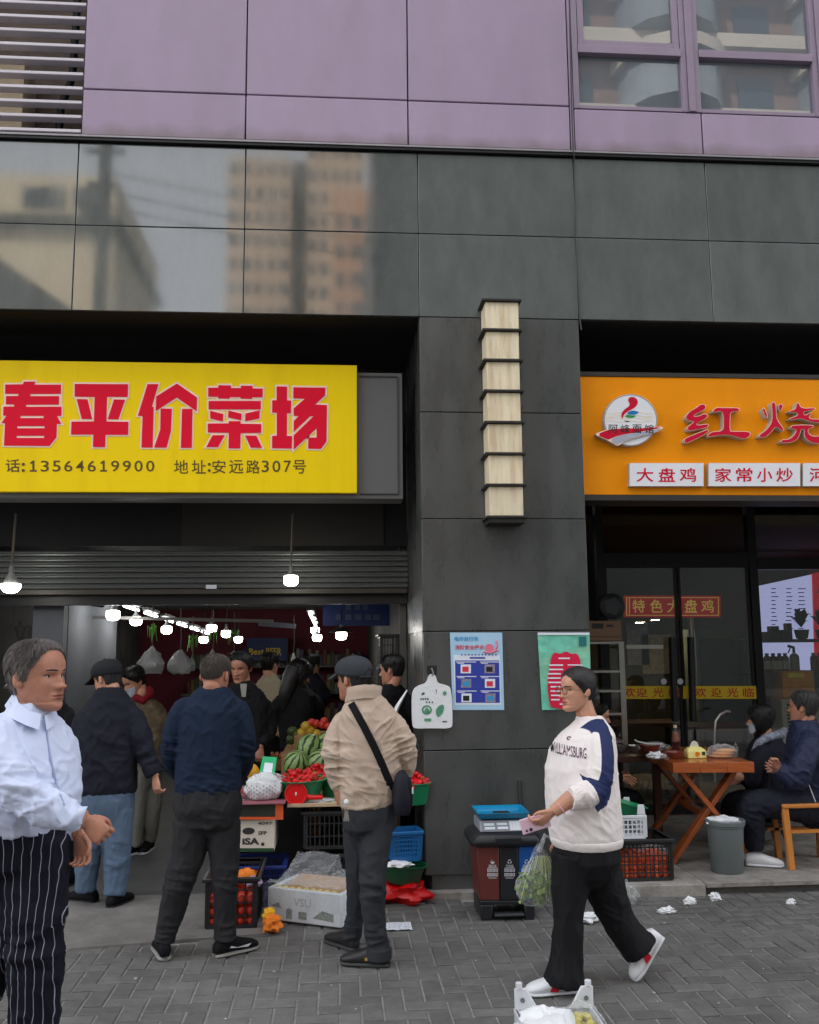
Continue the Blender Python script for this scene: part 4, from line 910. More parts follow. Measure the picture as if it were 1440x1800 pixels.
# egg tray, wrapped fruit and flowers further back
c = P(500, 1332, CY + 1.25); tr = thing('egg_tray', 'brown egg trays behind the payment stand left of the watermelons', 'egg tray', c)
k = MB().box(c + Vector((-.13, -.1, -.09)), c + Vector((.13, .12, .0))); obj('carton', k, m_card, tr)
k = MB()
for i in range(6):
    for j in range(4): k.ell(c + Vector((-.105 + i * .042, -.07 + j * .045, .018)), (.02, .02, .026), 8, 6)
tag(obj('eggs', k, mat('egg', S(176, 120, 84), .5, var=.15), tr), kind='stuff')
me_or = ball_mesh('orange', .035, m_orng); me_gf = ball_mesh('green_fruit', .045, mat('green_fruit', S(70, 90, 40), .4, var=.2)); me_yf = ball_mesh('yellow_fruit', .05, mat('yellow_fruit', S(196, 160, 50), .45, var=.2)); me_rf = ball_mesh('red_fruit', .035, mat('red_fruit', S(206, 60, 50), .4, var=.2))
zb_ = tz + .22
for j, (me, nm, pts, lb) in enumerate(((me_yf, 'yellow_fruit', ((530, 1290), (545, 1286), (556, 1292), (538, 1278)), 'yellow fruit heaped above the watermelons'), (me_rf, 'red_fruit', ((556, 1272), (566, 1274), (576, 1276), (570, 1268), (548, 1270), (582, 1282)), 'red wrapped fruit at the top of the rear heap'), (me_gf, 'green_fruit', ((512, 1300), (520, 1292), (526, 1302), (514, 1286)), 'dark green fruit left of the rear heap'))):
    for x, y in pts: place(me, nm, P(x, y, CY + 1.5), lb, 'fruit', lb)
obj('fruit_step', MB().box((-.35, CY + 1.25, zb_), (.5, CY + 1.8, zb_ + .12)), m_card, ct)
# ---- baskets right of the man in beige
z0 = .02; Yb = -.18
c = P(708, 1549, Yb); r = .155
T = basin('washing_basin', 'dark green basin propped under the blue basket by the pillar', (c.x, Yb + .1, .13), r, .13, m_gdk, tilt=.13)
crate('blue_basket', 'blue perforated basket leaning on the dark green basin', (P(712, 1513, Yb).x, Yb + .12, .275), .20, .18, .20, m_blup, nv=11, nh=7, t=.008, taper=.14, cat='basket', lip=.008, rot=.12)
k = lumpy((P(708, 1568, Yb).x, Yb + .08, .065), (.175, .13, .075), 2.2, .5, f=1.8); single('red_bag', k, mat('red_bag', S(206, 10, 16), .3, var=.08, bump=.5, bs=20), (P(708, 1568, Yb).x, Yb + .08, 0), 'bright red plastic bag on the ground under the green basin', 'plastic bag')
k = lumpy((P(700, 1514, Yb).x, Yb - .02, .27), (.08, .05, .02), 7.2, .5); single('white_sheet', k, m_bagw, (P(700, 1514, Yb).x, Yb, .25), 'white plastic sheet folded between blue basket and green basin', 'plastic sheet')
# ---- black crate of tomatoes in front
cb = G(347, 1640); cr = G(438, 1641); wx = cr.x - cb.x
tc_ = crate('tomato_crate', 'black plastic crate of tomatoes beside the foam box', ((cb.x + cr.x) / 2 + .04, cb.y + .30, .012), wx, .56, .30, m_blkp, nv=5, nh=4, t=.014)
me_tom = ball_mesh('tomato', .034, m_tom)
for i in range(5):
    for j in range(6):
        for l in range(4):
            if l == 3 and j < 3: continue
            if 0 < j < 5 and l < 2 and 0 < i < 4: continue
            place(me_tom, 'tomato', ((cb.x + cr.x) / 2 + .04 - wx * .36 + i * wx * .18 + random.uniform(-.006, .006), cb.y + .06 + j * .09, .05 + l * .058), 'red tomato inside the black crate at the market front', 'tomato', 'tomatoes in the black crate')
c = P(432, 1545, cb.y + .2); k = lumpy((c.x, c.y + .05, .26), (.07, .07, .05), 4.4, .3); single('orange_net', k, mat('orange_net', S(240, 130, 30), .55, var=.15, bump=.6, bs=120), (c.x, c.y, .22), 'orange net bag lying on top of the tomatoes', 'net bag')
k = lumpy((c.x + .05, c.y - .02, .25), (.05, .05, .03), 6.4, .3); single('lilac_bag', k, mat('lilac_bag', S(196, 170, 200), .5), (c.x + .05, c.y, .22), 'lilac plastic bag on the tomatoes beside the orange net', 'plastic bag')
b2 = P(478, 1520, .0); crate('blue_crate', 'dark blue crate squeezed behind the tomato crate', (-.52, .05, .012), .34, .4, .26, mat('navy_plastic', S(22, 40, 104), .45, var=.1), nv=8, nh=4)
# ---- foam box under clear film
f0 = G(470, 1620); f1 = G(600, 1636); d = (f1 - f0); ang = math.atan2(d.y, d.x); L = d.length; hb = .20; dp = .36
m_foam = mat('white_foam', S(214, 218, 222), .6, var=.05, vs=8, dirt=.15); R = rz(ang)
fb = thing('foam_box', 'white polystyrene fruit box wrapped in clear film on the ground', 'box', f0)
def fp(u, v, z): return f0 + R @ Vector((u, v, 0)) + Vector((0, 0, z + .012))
k = MB(); o = [fp(0, 0, 0), fp(L, 0, 0), fp(L, dp, 0), fp(0, dp, 0)]; i_ = [fp(.03, .03, 0), fp(L - .03, .03, 0), fp(L - .03, dp - .03, 0), fp(.03, dp - .03, 0)]
k.prism([[p + Vector((0, 0, hb)) for p in o], [p + Vector((0, 0, hb)) for p in i_]], (0, 0, -hb)); obj('walls', k, m_foam, fb, bevel=.008)
k = MB(); k.add([fp(.03, .03, hb - .05), fp(L - .03, .03, hb - .05), fp(L - .03, dp - .03, hb - .05), fp(.03, dp - .03, hb - .05)], [(0, 1, 2, 3)]); obj('cardboard_insert', k, m_card, fb)
obj('cardboard_lid', MB().add([fp(.05, .09, hb - .03), fp(L - .04, .07, hb - .02), fp(L - .03, dp - .04, hb + .02), fp(.06, dp - .04, hb + .02)], [(0, 1, 2, 3)]).add([fp(.05, .09, hb - .036), fp(L - .04, .07, hb - .026), fp(L - .03, dp - .04, hb + .012), fp(.06, dp - .04, hb + .012)], [(3, 2, 1, 0)]), m_card, fb)
me_kiwi = ball_mesh('pear', .026, mat('pear', S(206, 186, 110), .5, var=.15))
for i in range(9): place(me_kiwi, 'pear', fp(.05 + i * .05, .055, hb - .022), 'pale yellow pear showing at the edge of the foam box', 'pear', 'pears in the foam box')
def wpx(s, rect, mbx, off_=.002, bold=.02):
    v, f = text_mesh(s, bold); lo_, hi_ = v.min(0), v.max(0); u = (v - lo_) / (hi_ - lo_); x0, z0, x1, z1 = rect
    mbx.add([fp(x0 + (x1 - x0) * a, -off_, z0 + (z1 - z0) * b) for a, b in u], f)
k = MB(); wpx('VSU', (L * .36, .10, L * .60, .15), k); obj('print', k, mat('foam_print', S(168, 170, 172), .7), fb)
k = MB(); k.add([fp(L * .26, -.002, .02), fp(L * .34, -.002, .02), fp(L * .34, -.002, .075), fp(L * .30, -.002, .085), fp(L * .26, -.002, .075)], [(0, 1, 2, 3, 4)]); k.add([fp(L * .43, -.002, .025), fp(L * .54, -.002, .025), fp(L * .54, -.002, .07), fp(L * .43, -.002, .07)], [(0, 1, 2, 3)]); k.add([fp(L * .62, -.002, .04), fp(L * .9, -.002, .03), fp(L * .9, -.002, .075), fp(L * .75, -.002, .09)], [(0, 1, 2, 3)]); k.add([fp(L * .05, -.002, .09), fp(L * .2, -.002, .08), fp(L * .16, -.002, .115)], [(0, 1, 2)]); obj('print_emblem', k, mat('foam_ink', S(128, 134, 128), .7, var=.6, vs=70), fb)['kind'] = 'stuff'
k = MB(); n = 26; grid = []
for j in range(n + 1):
    v = j / n; row = []
    for i in range(n + 1):
        u = i / n * (L + .06) - .03; s_ = v * (dp + .26)
        if s_ < .16: yy, z = -.012, hb - .12 + s_ * .78
        else: yy, z = s_ - .18, hb + .034 - .02 * sin(pi * min(1, (s_ - .16) / dp)) + (.06 * max(0, (s_ - .36) / .2) ** 2 if i < n * .55 else 0)
        nn = noise.noise((i * .35, j * .35, 1.5)); z += .016 * nn + .012 * abs(noise.noise((i * .9, j * .5, 4))); yy -= .010 * abs(noise.noise((i * .5, j * .8, 7)))
        row.append(fp(u, yy, z))
    grid.append(row)
for j in range(n):
    for i in range(n): k.add([grid[j][i], grid[j][i + 1], grid[j + 1][i + 1], grid[j + 1][i]], [(0, 1, 2, 3)])
bm_ = k; obj('film', bm_, m_film, fb, smooth=True)
# ---- litter in front of the market
c = G(478, 1640); k = lumpy((c.x, c.y, .05), (.055, .07, .045), 1.7, .5); single('net_scrap', k, mat('orange_net', (0, 0, 0)), (c.x, c.y, 0), 'crumpled orange and yellow netting on the paving before the foam box', 'net')
k = lumpy((c.x - .02, c.y + .06, .09), (.035, .04, .035), 5.7, .5); single('net_scrap', k, mat('yellow_net', S(240, 180, 30), .6, var=.1, bump=.5, bs=120), (c.x - .02, c.y + .06, .05), 'small yellow netting scrap on top of the orange net', 'net')
def paper(c, sx, sy, label, seed, m=None, h=.03):
    k = MB(); n = 9; g = [[V3(c) + Vector(((i / n - .5) * sx, (j / n - .5) * sy, .006 + h * abs(noise.noise((i * .55 + seed, j * .55, seed))))) for i in range(n + 1)] for j in range(n + 1)]
    for j in range(n):
        for i in range(n): k.add([g[j][i], g[j][i + 1], g[j + 1][i + 1], g[j + 1][i]], [(0, 1, 2, 3)])
    o = single('paper_scrap', k, m or m_pw, c, label, 'litter', 'scraps on the paving'); sm = o.modifiers.new('solid', 'SOLIDIFY'); sm.thickness = .002; return o
paper(G(698, 1630), .18, .16, 'flat white printed sheet on the paving right of the man in beige', 2.0, h=.008)
def wad(px, py, r, seed, label):
    c = G(px, py); single('tissue_wad', lumpy((c.x, c.y, r[2] * .8), r, seed, .7, f=2.6), m_bagw, (c.x, c.y, 0), label, 'litter', 'tissue wads on the paving')
wad(1172, 1605, (.048, .024, .018), 1.1, 'forked tissue scrap nearest the walking woman'); wad(1213, 1590, (.038, .024, .022), 2.3, 'folded white tissue lying left of the round wad'); wad(1257, 1583, (.032, .026, .026), 3.7, 'round white tissue wad below the grey bin'); wad(1391, 1590, (.028, .016, .018), 4.9, 'small tissue scrap lying farthest right before the step')
# ---- stack of thin plastic bags hung on the pillar
hb_ = thing('bag_stack', 'stack of white printed carrier bags hung on the pillar', 'plastic bag', P(760, 1283, -.03))
L_ = smooth_loop([(725, 1214), (735, 1205), (750, 1201), (753, 1190), (757, 1185), (763, 1185), (767, 1190), (769, 1201), (785, 1204), (794, 1210), (796, 1270), (794, 1281), (760, 1280), (730, 1281), (725, 1277), (724, 1240)], 2)
k = MB(); poly_px(k, [L_], -.045, .035); obj('bags', k, m_bagw, hb_, bevel=.004)
k = MB(); k.tube([P(759, 1175, -.012), P(760, 1178, -.05), P(762, 1183, -.055), P(760, 1188, -.05)], .006, 6); obj('hook', k, m_sock, hb_)
k = MB(); sheet(k, (751, 1170, 768, 1186), -.004); obj('hook_plate', k, m_black, hb_)
m_grn = mat('bag_green', S(92, 158, 124), .5, var=.35, vs=40)
k = MB(); cc = [(750.5 + 9 * cos(t * pi / 10), 1248 + 8.5 * sin(t * pi / 10)) for t in range(20)]; poly_px(k, [cc, [(750.5 + 6 * cos(t * pi / 8), 1248 + 5.5 * sin(t * pi / 8)) for t in range(16)]], -.047, .001); poly_px(k, [[(745, 1251), (750, 1243), (754, 1247), (757, 1252), (750, 1254)]], -.047, .001)
poly_px(k, [smooth_loop([(767, 1246), (772, 1240), (780, 1238), (781, 1246), (778, 1255), (770, 1262), (766, 1254)], 1)], -.047, .001); poly_px(k, [[(746, 1263), (758, 1263), (758, 1268), (746, 1268)]], -.047, .001); poly_px(k, [smooth_loop([(779, 1216), (783, 1214), (786, 1219), (782, 1224), (778, 1220)], 1)], -.047, .001)
tag(obj('print', k, m_grn, hb_), kind='stuff')
k = MB()
for x in (739, 743, 747, 751): sheet(k, (x, 1227, x + 2.4, 1230.5), -.047)
for x in (749, 754, 759): sheet(k, (x, 1233, x + 2.4, 1236), -.047)
poly_px(k, [smooth_loop([(740, 1222), (744, 1216), (748, 1219), (744, 1222)], 1)], -.047, .001); poly_px(k, [[(766, 1212), (768, 1212), (767, 1220)]], -.047, .001); sheet(k, (778, 1267.5, 786, 1270), -.047); obj('lettering', k, mat('bag_dark', S(60, 84, 74), .5), hb_)
# white roll poking out behind the beige man, black vented crates by the inner wall
k = MB(); k.tube([P(716, 1213, .12), P(700, 1240, .12), P(690, 1262, .12)], [.018, .05, .07], 10, flat=.3); single('plastic_roll', k, m_bagw, P(690, 1262, .12), 'white plastic bag end sticking up behind the beige man\'s shoulder', 'plastic bag')
for i in range(5):
    z = .35 + i * .30; crate('vented_crate', ('lowest', 'second', 'third', 'fourth', 'topmost')[i] + ' black vented crate in the tall stack along the inner pillar wall', (.47, 1.9, z), .16, .5, .29, m_blkp, nv=5, nh=3, group='black crates stacked along the inner wall')
# ============================================================ restaurant front
def glass_mat(name, tint=(1, 1, 1), refl=.06, rough=.0):
    m = bpy.data.materials.new(name); m.use_nodes = True; n, l = m.node_tree.nodes, m.node_tree.links; n.clear()
    o = n.new('ShaderNodeOutputMaterial'); t = n.new('ShaderNodeBsdfTransparent'); t.inputs[0].default_value = (*tint, 1); g = n.new('ShaderNodeBsdfGlossy'); g.inputs['Roughness'].default_value = rough
    f = n.new('ShaderNodeLayerWeight'); pw = n.new('ShaderNodeMath'); pw.operation = 'POWER'; l.new(f.outputs['Facing'], pw.inputs[0]); pw.inputs[1].default_value = 4; a = n.new('ShaderNodeMath'); a.operation = 'MULTIPLY_ADD'; a.inputs[1].default_value = .6; a.inputs[2].default_value = refl + .02; l.new(pw.outputs[0], a.inputs[0]); x = n.new('ShaderNodeMixShader')
    l.new(a.outputs[0], x.inputs[0]); l.new(t.outputs[0], x.inputs[1]); l.new(g.outputs[0], x.inputs[2]); l.new(x.outputs[0], o.inputs[0]); return m
m_glass = glass_mat('door_glass', (.85, .86, .84), .05)
m_bfr = mat('dark_frame', S(26, 24, 26), .4, .3, var=.1); m_steel = mat('brushed_steel', S(176, 172, 166), .3, .8, var=.06); m_wood = mat('varnished_wood', S(156, 80, 38), .25, var=.25, vs=4, stretch=(1, 1, 8), coat=.3, bump=.1, bs=20)
m_woody = mat('chair_wood', S(196, 124, 56), .35, var=.15, vs=5, stretch=(1, 1, .2), coat=.2)
RY = 2.45
sf = thing('restaurant_front', 'dark framed glass doors and window of the noodle restaurant', 'shopfront', (3.2, RY, .08))
xa, xm, xc = P(1060, 1000, RY).x, P(1328, 1100, RY).x, P(1196, 1150, RY).x
zt1, zt2, zt3 = P(1200, 887, RY).z, P(1200, 972, RY).z, P(1200, 998, RY).z
def fr(nm, a, b): return obj(nm, MB().box(a, b), m_bfr, sf, bevel=.003)
fr('jamb', (xa - .07, RY - .04, .08), (xa, RY + .06, 4.19)); fr('mullion', (xm - .04, RY - .04, .08), (xm + .045, RY + .06, 4.19)); fr('header', (xa, RY - .038, zt2), (xm - .041, RY + .06, zt3)); fr('header', (xm + .046, RY - .038, zt2 - .06), (7, RY + .06, zt3 - .02)); fr('head_rail', (xa, RY - .038, zt1), (7, RY + .06, zt1 + .3))
fr('transom_cover', (1.86, RY + .03, zt1 + .301), (7, RY + .07, 4.19))
obj('transom_pane', MB().box((xa, RY, zt3 + .0), (xm - .042, RY + .008, zt1)) if 0 else MB().box((xa + .002, RY, zt3 + .002), (xm - .043, RY + .008, zt1 - .002)) if zt1 > zt3 else MB(), m_glass, sf)
for x0, x1 in ((xa + .005, xc - .006), (xc + .006, xm - .046)):
    d = obj('door', MB().box((x0, RY - .02, .09), (x0 + .025, RY + .02, zt2 - .006)).box((x1 - .025, RY - .02, .09), (x1, RY + .02, zt2 - .006)).box((x0 + .025, RY - .019, .09), (x1 - .025, RY + .019, .19)).box((x0 + .025, RY - .019, zt2 - .06), (x1 - .025, RY + .019, zt2 - .006)), m_bfr, sf)
    obj('pane', MB().box((x0 + .026, RY - .004, .191), (x1 - .026, RY + .004, zt2 - .061)), m_glass, d)
for px in (1184, 1216):
    a, b = P(px - (3 if px < 1200 else 2), 1120, RY - .08), P(px + 3, 1268, RY - .08)
    hd = obj('handle', MB().tube([a, b], .034, 10), m_black, sf)
m_ban = mat('welcome_yellow', S(222, 190, 30), .5, var=.05); m_banr = mat('welcome_red', S(190, 28, 30), .5, var=.05)
for i, (x0, x1, xs) in enumerate(((1097, 1192, (1097, 1119, 1147, 1176)), (1201, 1336, (1222, 1250, 1278, 1306)))):
    k = MB(); sheet(k, (x0, 1206, x1, 1228.5), RY - .022); bnr = obj('welcome_strip', k, m_ban, sf)
    k = MB()
    for ch, x in zip('欢迎光临', xs): text_px(k, ch, (x, 1209, x + 20, 1225.5), RY - .025, 0, .012)
    obj('welcome_lettering', k, m_banr, bnr)
for px in (1167, 1196): k = MB(); k.lathe([(.03, 0), (.03, .002)], P(px, 1198, RY - .024), 16, M=rx(pi / 2)); obj('door_sticker', k, m_pw, sf)
obj('base_panel', MB().box((xm + .05, RY - .01, .08), (7, RY + .02, .40)), mat('base_red', S(110, 24, 30), .5, var=.1), sf)
obj('window_pane', MB().box((xm + .05, RY, .41), (7, RY + .008, zt2 - .08)), m_glass, sf)
# dim room behind the doors
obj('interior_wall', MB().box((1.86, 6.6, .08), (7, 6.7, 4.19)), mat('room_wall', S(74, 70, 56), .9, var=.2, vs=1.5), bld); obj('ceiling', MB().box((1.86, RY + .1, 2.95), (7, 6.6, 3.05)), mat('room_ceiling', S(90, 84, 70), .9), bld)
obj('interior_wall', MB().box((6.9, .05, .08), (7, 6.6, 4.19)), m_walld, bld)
for i, (px, py) in enumerate(((1124, 1095), (1152, 1090))):
    c = P(px, py, 5.2); k = MB(); k.lathe([(.001, .0), (.05, .002), (.05, .012)], c, 14); t = thing('downlight', ('left', 'right')[i] + ' small warm downlight seen through the restaurant doors', 'lamp', c, 'downlights in the restaurant'); obj('lens', k, mat('warm_glow', (1, .85, .55), .3, var=0, emit=45, ec=(1, .8, .5)), t); obj('ring', MB().lathe([(.055, .004), (.075, .006), (.075, .02)], c, 14), m_steel, t)
a, b = P(1232, 1300, 4.6), P(1308, 1105, 4.6); fg = thing('drinks_fridge', 'tall pale fridge standing inside behind the right door', 'fridge', (a.x, 4.6, .08)); obj('cabinet', MB().box((a.x, 4.6, .08), (b.x, 5.2, b.z)), mat('fridge_pale', S(120, 128, 122), .4), fg, bevel=.01); obj('fridge_door', MB().box((a.x + .05, 4.575, .3), (b.x - .05, 4.598, b.z - .12)), mat('fridge_glass', S(64, 74, 72), .1), fg)
for i, (px, py, w_, h_) in enumerate(((1122, 1132, .16, .3), (1155, 1150, .22, .28), (1262, 1180, .2, .2))):
    c = P(px, py, 6.55); single('wall_notice', MB().box((c.x - w_, 6.56, c.z - h_), (c.x + w_, 6.59, c.z + h_)), mat('notice%d' % i, (S(130, 130, 140), S(150, 140, 110), S(120, 118, 108))[i], .7, var=.4, vs=12), c, ('bluish notice high on the left', 'buff notice in the middle', 'small grey notice at the right')[i] + ' of the restaurant back wall', 'notice')
for i, (px, Y) in enumerate(((1130, 4.2), (1270, 3.6))):
    c = P(px, 1330, Y); it = thing('inner_table', ('left', 'right')[i] + ' dark dining table inside the restaurant', 'table', (c.x, Y, .08)); obj('top', MB().box((c.x - .45, Y - .3, .80), (c.x + .45, Y + .3, .84)), mat('inner_wood', S(110, 70, 44), .3, var=.15), it)
    for dx, dy in ((-.4, -.25), (.4, -.25), (-.4, .25), (.4, .25)): obj('leg', MB().box((c.x + dx - .02, Y + dy - .02, .08), (c.x + dx + .02, Y + dy + .02, .799)), m_black, it)
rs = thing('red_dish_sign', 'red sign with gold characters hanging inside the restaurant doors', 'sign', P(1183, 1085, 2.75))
k = MB(); poly_px(k, [[(1098, 1047), (1267, 1047), (1267, 1085), (1098, 1085)]], 2.75, .03); obj('board', k, mat('dish_sign_red', S(190, 20, 36), .5, emit=.07), rs)  # faint glow added to the board so it reads less dull
k = MB()
for ch, x in zip('特色大盘鸡', (1112, 1143, 1173, 1204, 1233)): text_px(k, ch, (x, 1054, x + 22, 1077), 2.74, 0, .012)
obj('lettering', k, mat('dish_sign_gold', S(216, 190, 96), .5, emit=.10), rs)  # gold letters and border lines get the same added glow
k = MB()
for r_ in ((1101, 1050, 1264, 1051.2), (1101, 1081, 1264, 1082.2), (1101, 1050, 1102.5, 1082), (1106, 1052, 1107.5, 1080), (1262.5, 1050, 1264, 1082)): sheet(k, r_, 2.74)
obj('border_lines', k, MATS['dish_sign_gold'], rs)
# lit menu board, shelf, plants, bottles behind the right window
mn = thing('menu_board', 'bluish lit menu board with red end inside the right window', 'menu board', P(1400, 1175, 5.2))
k = MB(); poly_px(k, [[(1334, 1030), (1427, 1010), (1432, 1178), (1340, 1178)]], 5.2, .06); obj('panel', k, mat('menu_glow', S(170, 170, 220), .5, var=.12, vs=3, emit=.30, ec=S(176, 180, 228)), mn)
k = MB(); poly_px(k, [[(1429, 1008), (1560, 985), (1560, 1180), (1434, 1178)]], 5.2, .06); obj('red_panel', k, mat('menu_red', S(170, 30, 50), .5, emit=.2), mn)
k = MB()
for cx in (1356, 1382, 1404):
    for j in range(14): sheet(k, (cx + random.uniform(-1, 1), 1034 + j * 7, cx + random.uniform(7, 13), 1035.6 + j * 7), 5.18)
tag(obj('menu_print', k, mat('menu_ink', S(110, 112, 160), .6), mn), kind='stuff')
k = MB(); text_px(k, '上', (1433, 1035, 1445, 1043), 5.18, 0, .02); obj('red_panel_mark', k, m_pw, mn)
shf = thing('window_shelf', 'dark two-tier shelf with plants and jars inside the right window', 'shelf', P(1400, 1240, 3.0))
for y in (1124, 1182):
    a = P(1340, y, 3.0); obj('board', MB().box((xm + .08, 2.85, a.z - .035), (6.8, 3.25, a.z)), m_bfr, shf)
zs1, zs2 = P(1340, 1124, 3.0).z, P(1340, 1182, 3.0).z
m_leaf = mat('houseplant', (.03, .05, .028), .5, var=.3)
def plant(px, label, s=1.0, seed=0):
    c = P(px, 1120, 3.0); c.z = zs1; t = thing('potted_plant', label, 'plant', c); random.seed(seed)
    obj('pot', MB().lathe([(.03 * s, 0), (.05 * s, .01), (.065 * s, .10), (.06 * s, .10), (.02, .09)], c, 14), mat('dark_pot', (.05, .04, .035), .6), t)
    for i in range(12):
        a = random.uniform(0, 6.28); l = random.uniform(.06, .16) * s; h = random.uniform(.05, .17) * s; p0 = c + Vector((0, 0, .1 * s)); p1 = p0 + Vector((cos(a) * l * .6, sin(a) * l * .6, h)); p2 = p1 + Vector((cos(a) * l * .5, sin(a) * l * .4, random.uniform(-.03, .04)))
        k = MB(); sd = Vector((-sin(a), cos(a), 0)) * .03 * s; k.add([p0, (p0 + p1) / 2 + sd * .4, p1 + sd, p2, p1 - sd, (p0 + p1) / 2 - sd * .4], [(0, 1, 2, 4, 5), (2, 3, 4)]); obj('leaf', k, m_leaf, t)
plant(1410, 'leafy dark houseplant in a pot on the upper window shelf', 1.2, 3); plant(1446, 'second houseplant cut by the right edge of the picture', 1.1, 5); random.seed(11)
def jar(px, w_, h_, zz, label, m, cap=True, Y=3.0, name='jar', cat='jar', grp='jars on the window shelf'):
    c = P(px, 1180, Y); c.z = zz; t = thing(name, label, cat, c, grp); obj('body', MB().lathe([(w_ * .95, 0), (w_, .01), (w_, h_ * .72), (w_ * .8, h_ * .82), (w_ * .45, h_ * .88), (w_ * .45, h_ * .9)], c, 14), m, t)
    if cap: obj('cap', MB().lathe([(w_ * .55, h_ * .9), (w_ * .55, h_), (w_ * .3, h_)], c, 12), m_black, t)
    return t
m_sauce = mat('sauce_jar', (.10, .035, .02), .25, var=.2); m_lbl = mat('jar_label', S(170, 165, 155), .6)
for i, px in enumerate((1350, 1361, 1372, 1382)):
    t = jar(px, .038, .20, zs2, ('first', 'second', 'third', 'fourth')[i] + ' dark sauce jar from the left on the lower window shelf', m_sauce); c = t.location
    obj('label', MB().lathe([(.0385, .03), (.0388, .05), (.0388, .11), (.0385, .12)], c, 14, cap=False), m_lbl, t)
for i, px in enumerate((1432, 1442)): jar(px, .036, .2, zs2, ('dark sauce jar just left of the frame edge', 'dark sauce jar cut by the frame edge')[i], m_sauce)
t = jar(1398, .05, .22, zs2, 'pale spray bottle standing above the yellow box', mat('spray_bottle', S(120, 116, 108), .3, var=.05), False, name='spray_bottle', cat='spray bottle', grp=None); c = t.location
obj('trigger', MB().tube([c + Vector((0, 0, .2)), c + Vector((0, 0, .26)), c + Vector((-.06, 0, .275))], .016, 8).tube([c + Vector((-.03, 0, .265)), c + Vector((-.065, 0, .20))], .007, 6), m_black, t)
for i, (px, w_, hh) in enumerate(((1346, .05, .08), (1360, .09, .14), (1376, .08, .10), (1386, .05, .17))):
    c = P(px, 1120, 3.05); single('dark_box', MB().box((c.x - w_ / 2, 3.0, zs1), (c.x + w_ / 2, 3.1, zs1 + hh)), m_black, (c.x, 3.05, zs1), ('small dark box at the left end', 'tall dark box second', 'squat dark box third', 'narrow dark box beside the houseplant')[i] + ' on the upper window shelf', 'box', 'boxes on the window shelf', bevel=.004)
a, b = P(1366, 1226, 2.9), P(1418, 1179, 2.9); yb = thing('yellow_box', 'orange-yellow cardboard box with yellow label in the restaurant window', 'box', (a.x, 2.9, a.z))
obj('box', MB().box((a.x, 2.75, a.z), (b.x, 2.98, b.z)), mat('box_amber', S(206, 130, 26), .55, var=.08), yb, bevel=.003); k = MB(); sheet(k, (1386, 1183, 1414, 1191), 2.745); obj('label', k, mat('label_yellow', S(235, 210, 50), .5), yb)
k = MB()
for x in (1386, 1404):
    for y in (1199, 1205, 1211): sheet(k, (x, y, x + 9, y + 1.6), 2.745)
obj('print', k, mat('box_print', S(170, 90, 20), .5), yb)
a, b = P(1376, 1300, 2.75), P(1460, 1227, 2.75); vu = thing('vent_unit', 'pale louvred appliance below the yellow box', 'appliance', (a.x, 2.8, a.z)); obj('casing', MB().box((a.x, 2.72, a.z - .9), (b.x, 2.98, b.z)), mat('appliance_cream', S(186, 182, 170), .5), vu, bevel=.006)
for j in range(9): z = b.z - .07 - j * .035; obj('louvre', MB().box((a.x + .05, 2.71, z), (a.x + .16, 2.718, z + .018)), m_black, vu)
# shelf rack, oven and fan by the pillar
ra = thing('snack_rack', 'steel shelf rack of packed goods beside the restaurant pillar', 'rack', (1.95, 1.7, .08))
x1 = P(1094, 1200, 1.7).x
obj('post', MB().bar((x1, 1.7, .08), (x1, 1.7, P(1094, 1128, 1.7).z), .05, .04, (0, 1, 0)), m_steel, ra)
for y in (1128, 1178, 1212, 1252, 1300): z = P(1070, y, 1.7).z; obj('shelf', MB().box((1.86, 1.6, z - .02), (x1 - .03, 2.1, z)), m_steel, ra)
k = 0
for y0, y1 in ((1178, 1133), (1212, 1182), (1252, 1218), (1300, 1258)):
    z0_, z1_ = P(1070, y0, 1.7).z + .002, P(1070, y1, 1.7).z; x = 1.88
    for j in range(3):
        wd = random.uniform(.06, .095); h_ = (z1_ - z0_) * random.uniform(.75, 1)
        single('snack_pack', MB().box((x, 1.66, z0_), (x + wd, 1.9, z0_ + h_)), mat('pack%d' % (k % 4), (S(120, 70, 50), S(96, 86, 70), S(60, 50, 44), S(104, 84, 76))[k % 4], .5, var=.35, vs=30), (x, 1.7, z0_), ('left', 'middle', 'right')[j] + ' pack on the ' + ('top', 'second', 'third', 'lowest')[k // 3] + ' shelf of the snack rack', 'food pack', 'packs on the snack rack', bevel=.006); x += wd + .01; k += 1
a, b = P(1036, 1127, 1.62), P(1092, 1091, 1.62); ov = thing('oven', 'brown boxy oven with dark display on top of the snack rack', 'oven', (a.x, 1.7, a.z))
obj('casing', MB().box((a.x, 1.62, a.z), (b.x, 2.05, b.z)), mat('oven_wood', S(128, 98, 74), .45, var=.1, stretch=(.3, 1, 6)), ov, bevel=.005)
k = MB(); sheet(k, (1041, 1096, 1061, 1105), 1.617); obj('display', k, m_black, ov); k = MB(); sheet(k, (1066, 1098, 1078, 1102), 1.617); obj('display', k, m_black, ov); k = MB(); sheet(k, (1038, 1119, 1091, 1120), 1.617); obj('seam', k, m_black, ov)
c = P(1076, 1066, 2.2); fn = thing('wall_fan', 'dark round fan behind glass left of the red dish sign', 'fan', c); obj('guard', MB().lathe([(.10, -.03), (.125, -.02), (.125, .02), (.10, .03)], c, 24, M=rx(pi / 2)), m_black, fn); obj('blades', MB().lathe([(.001, .035), (.09, .032), (.09, .02)], c, 5, M=rx(pi / 2)), mat('fan_blade', S(70, 74, 78), .5), fn)
single('door_bar', MB().bar(P(1100, 1137, 1.8), P(1165, 1137, 1.8), .04, .035), m_steel, P(1100, 1137, 1.8), 'horizontal steel push bar behind the snack rack', 'rail')
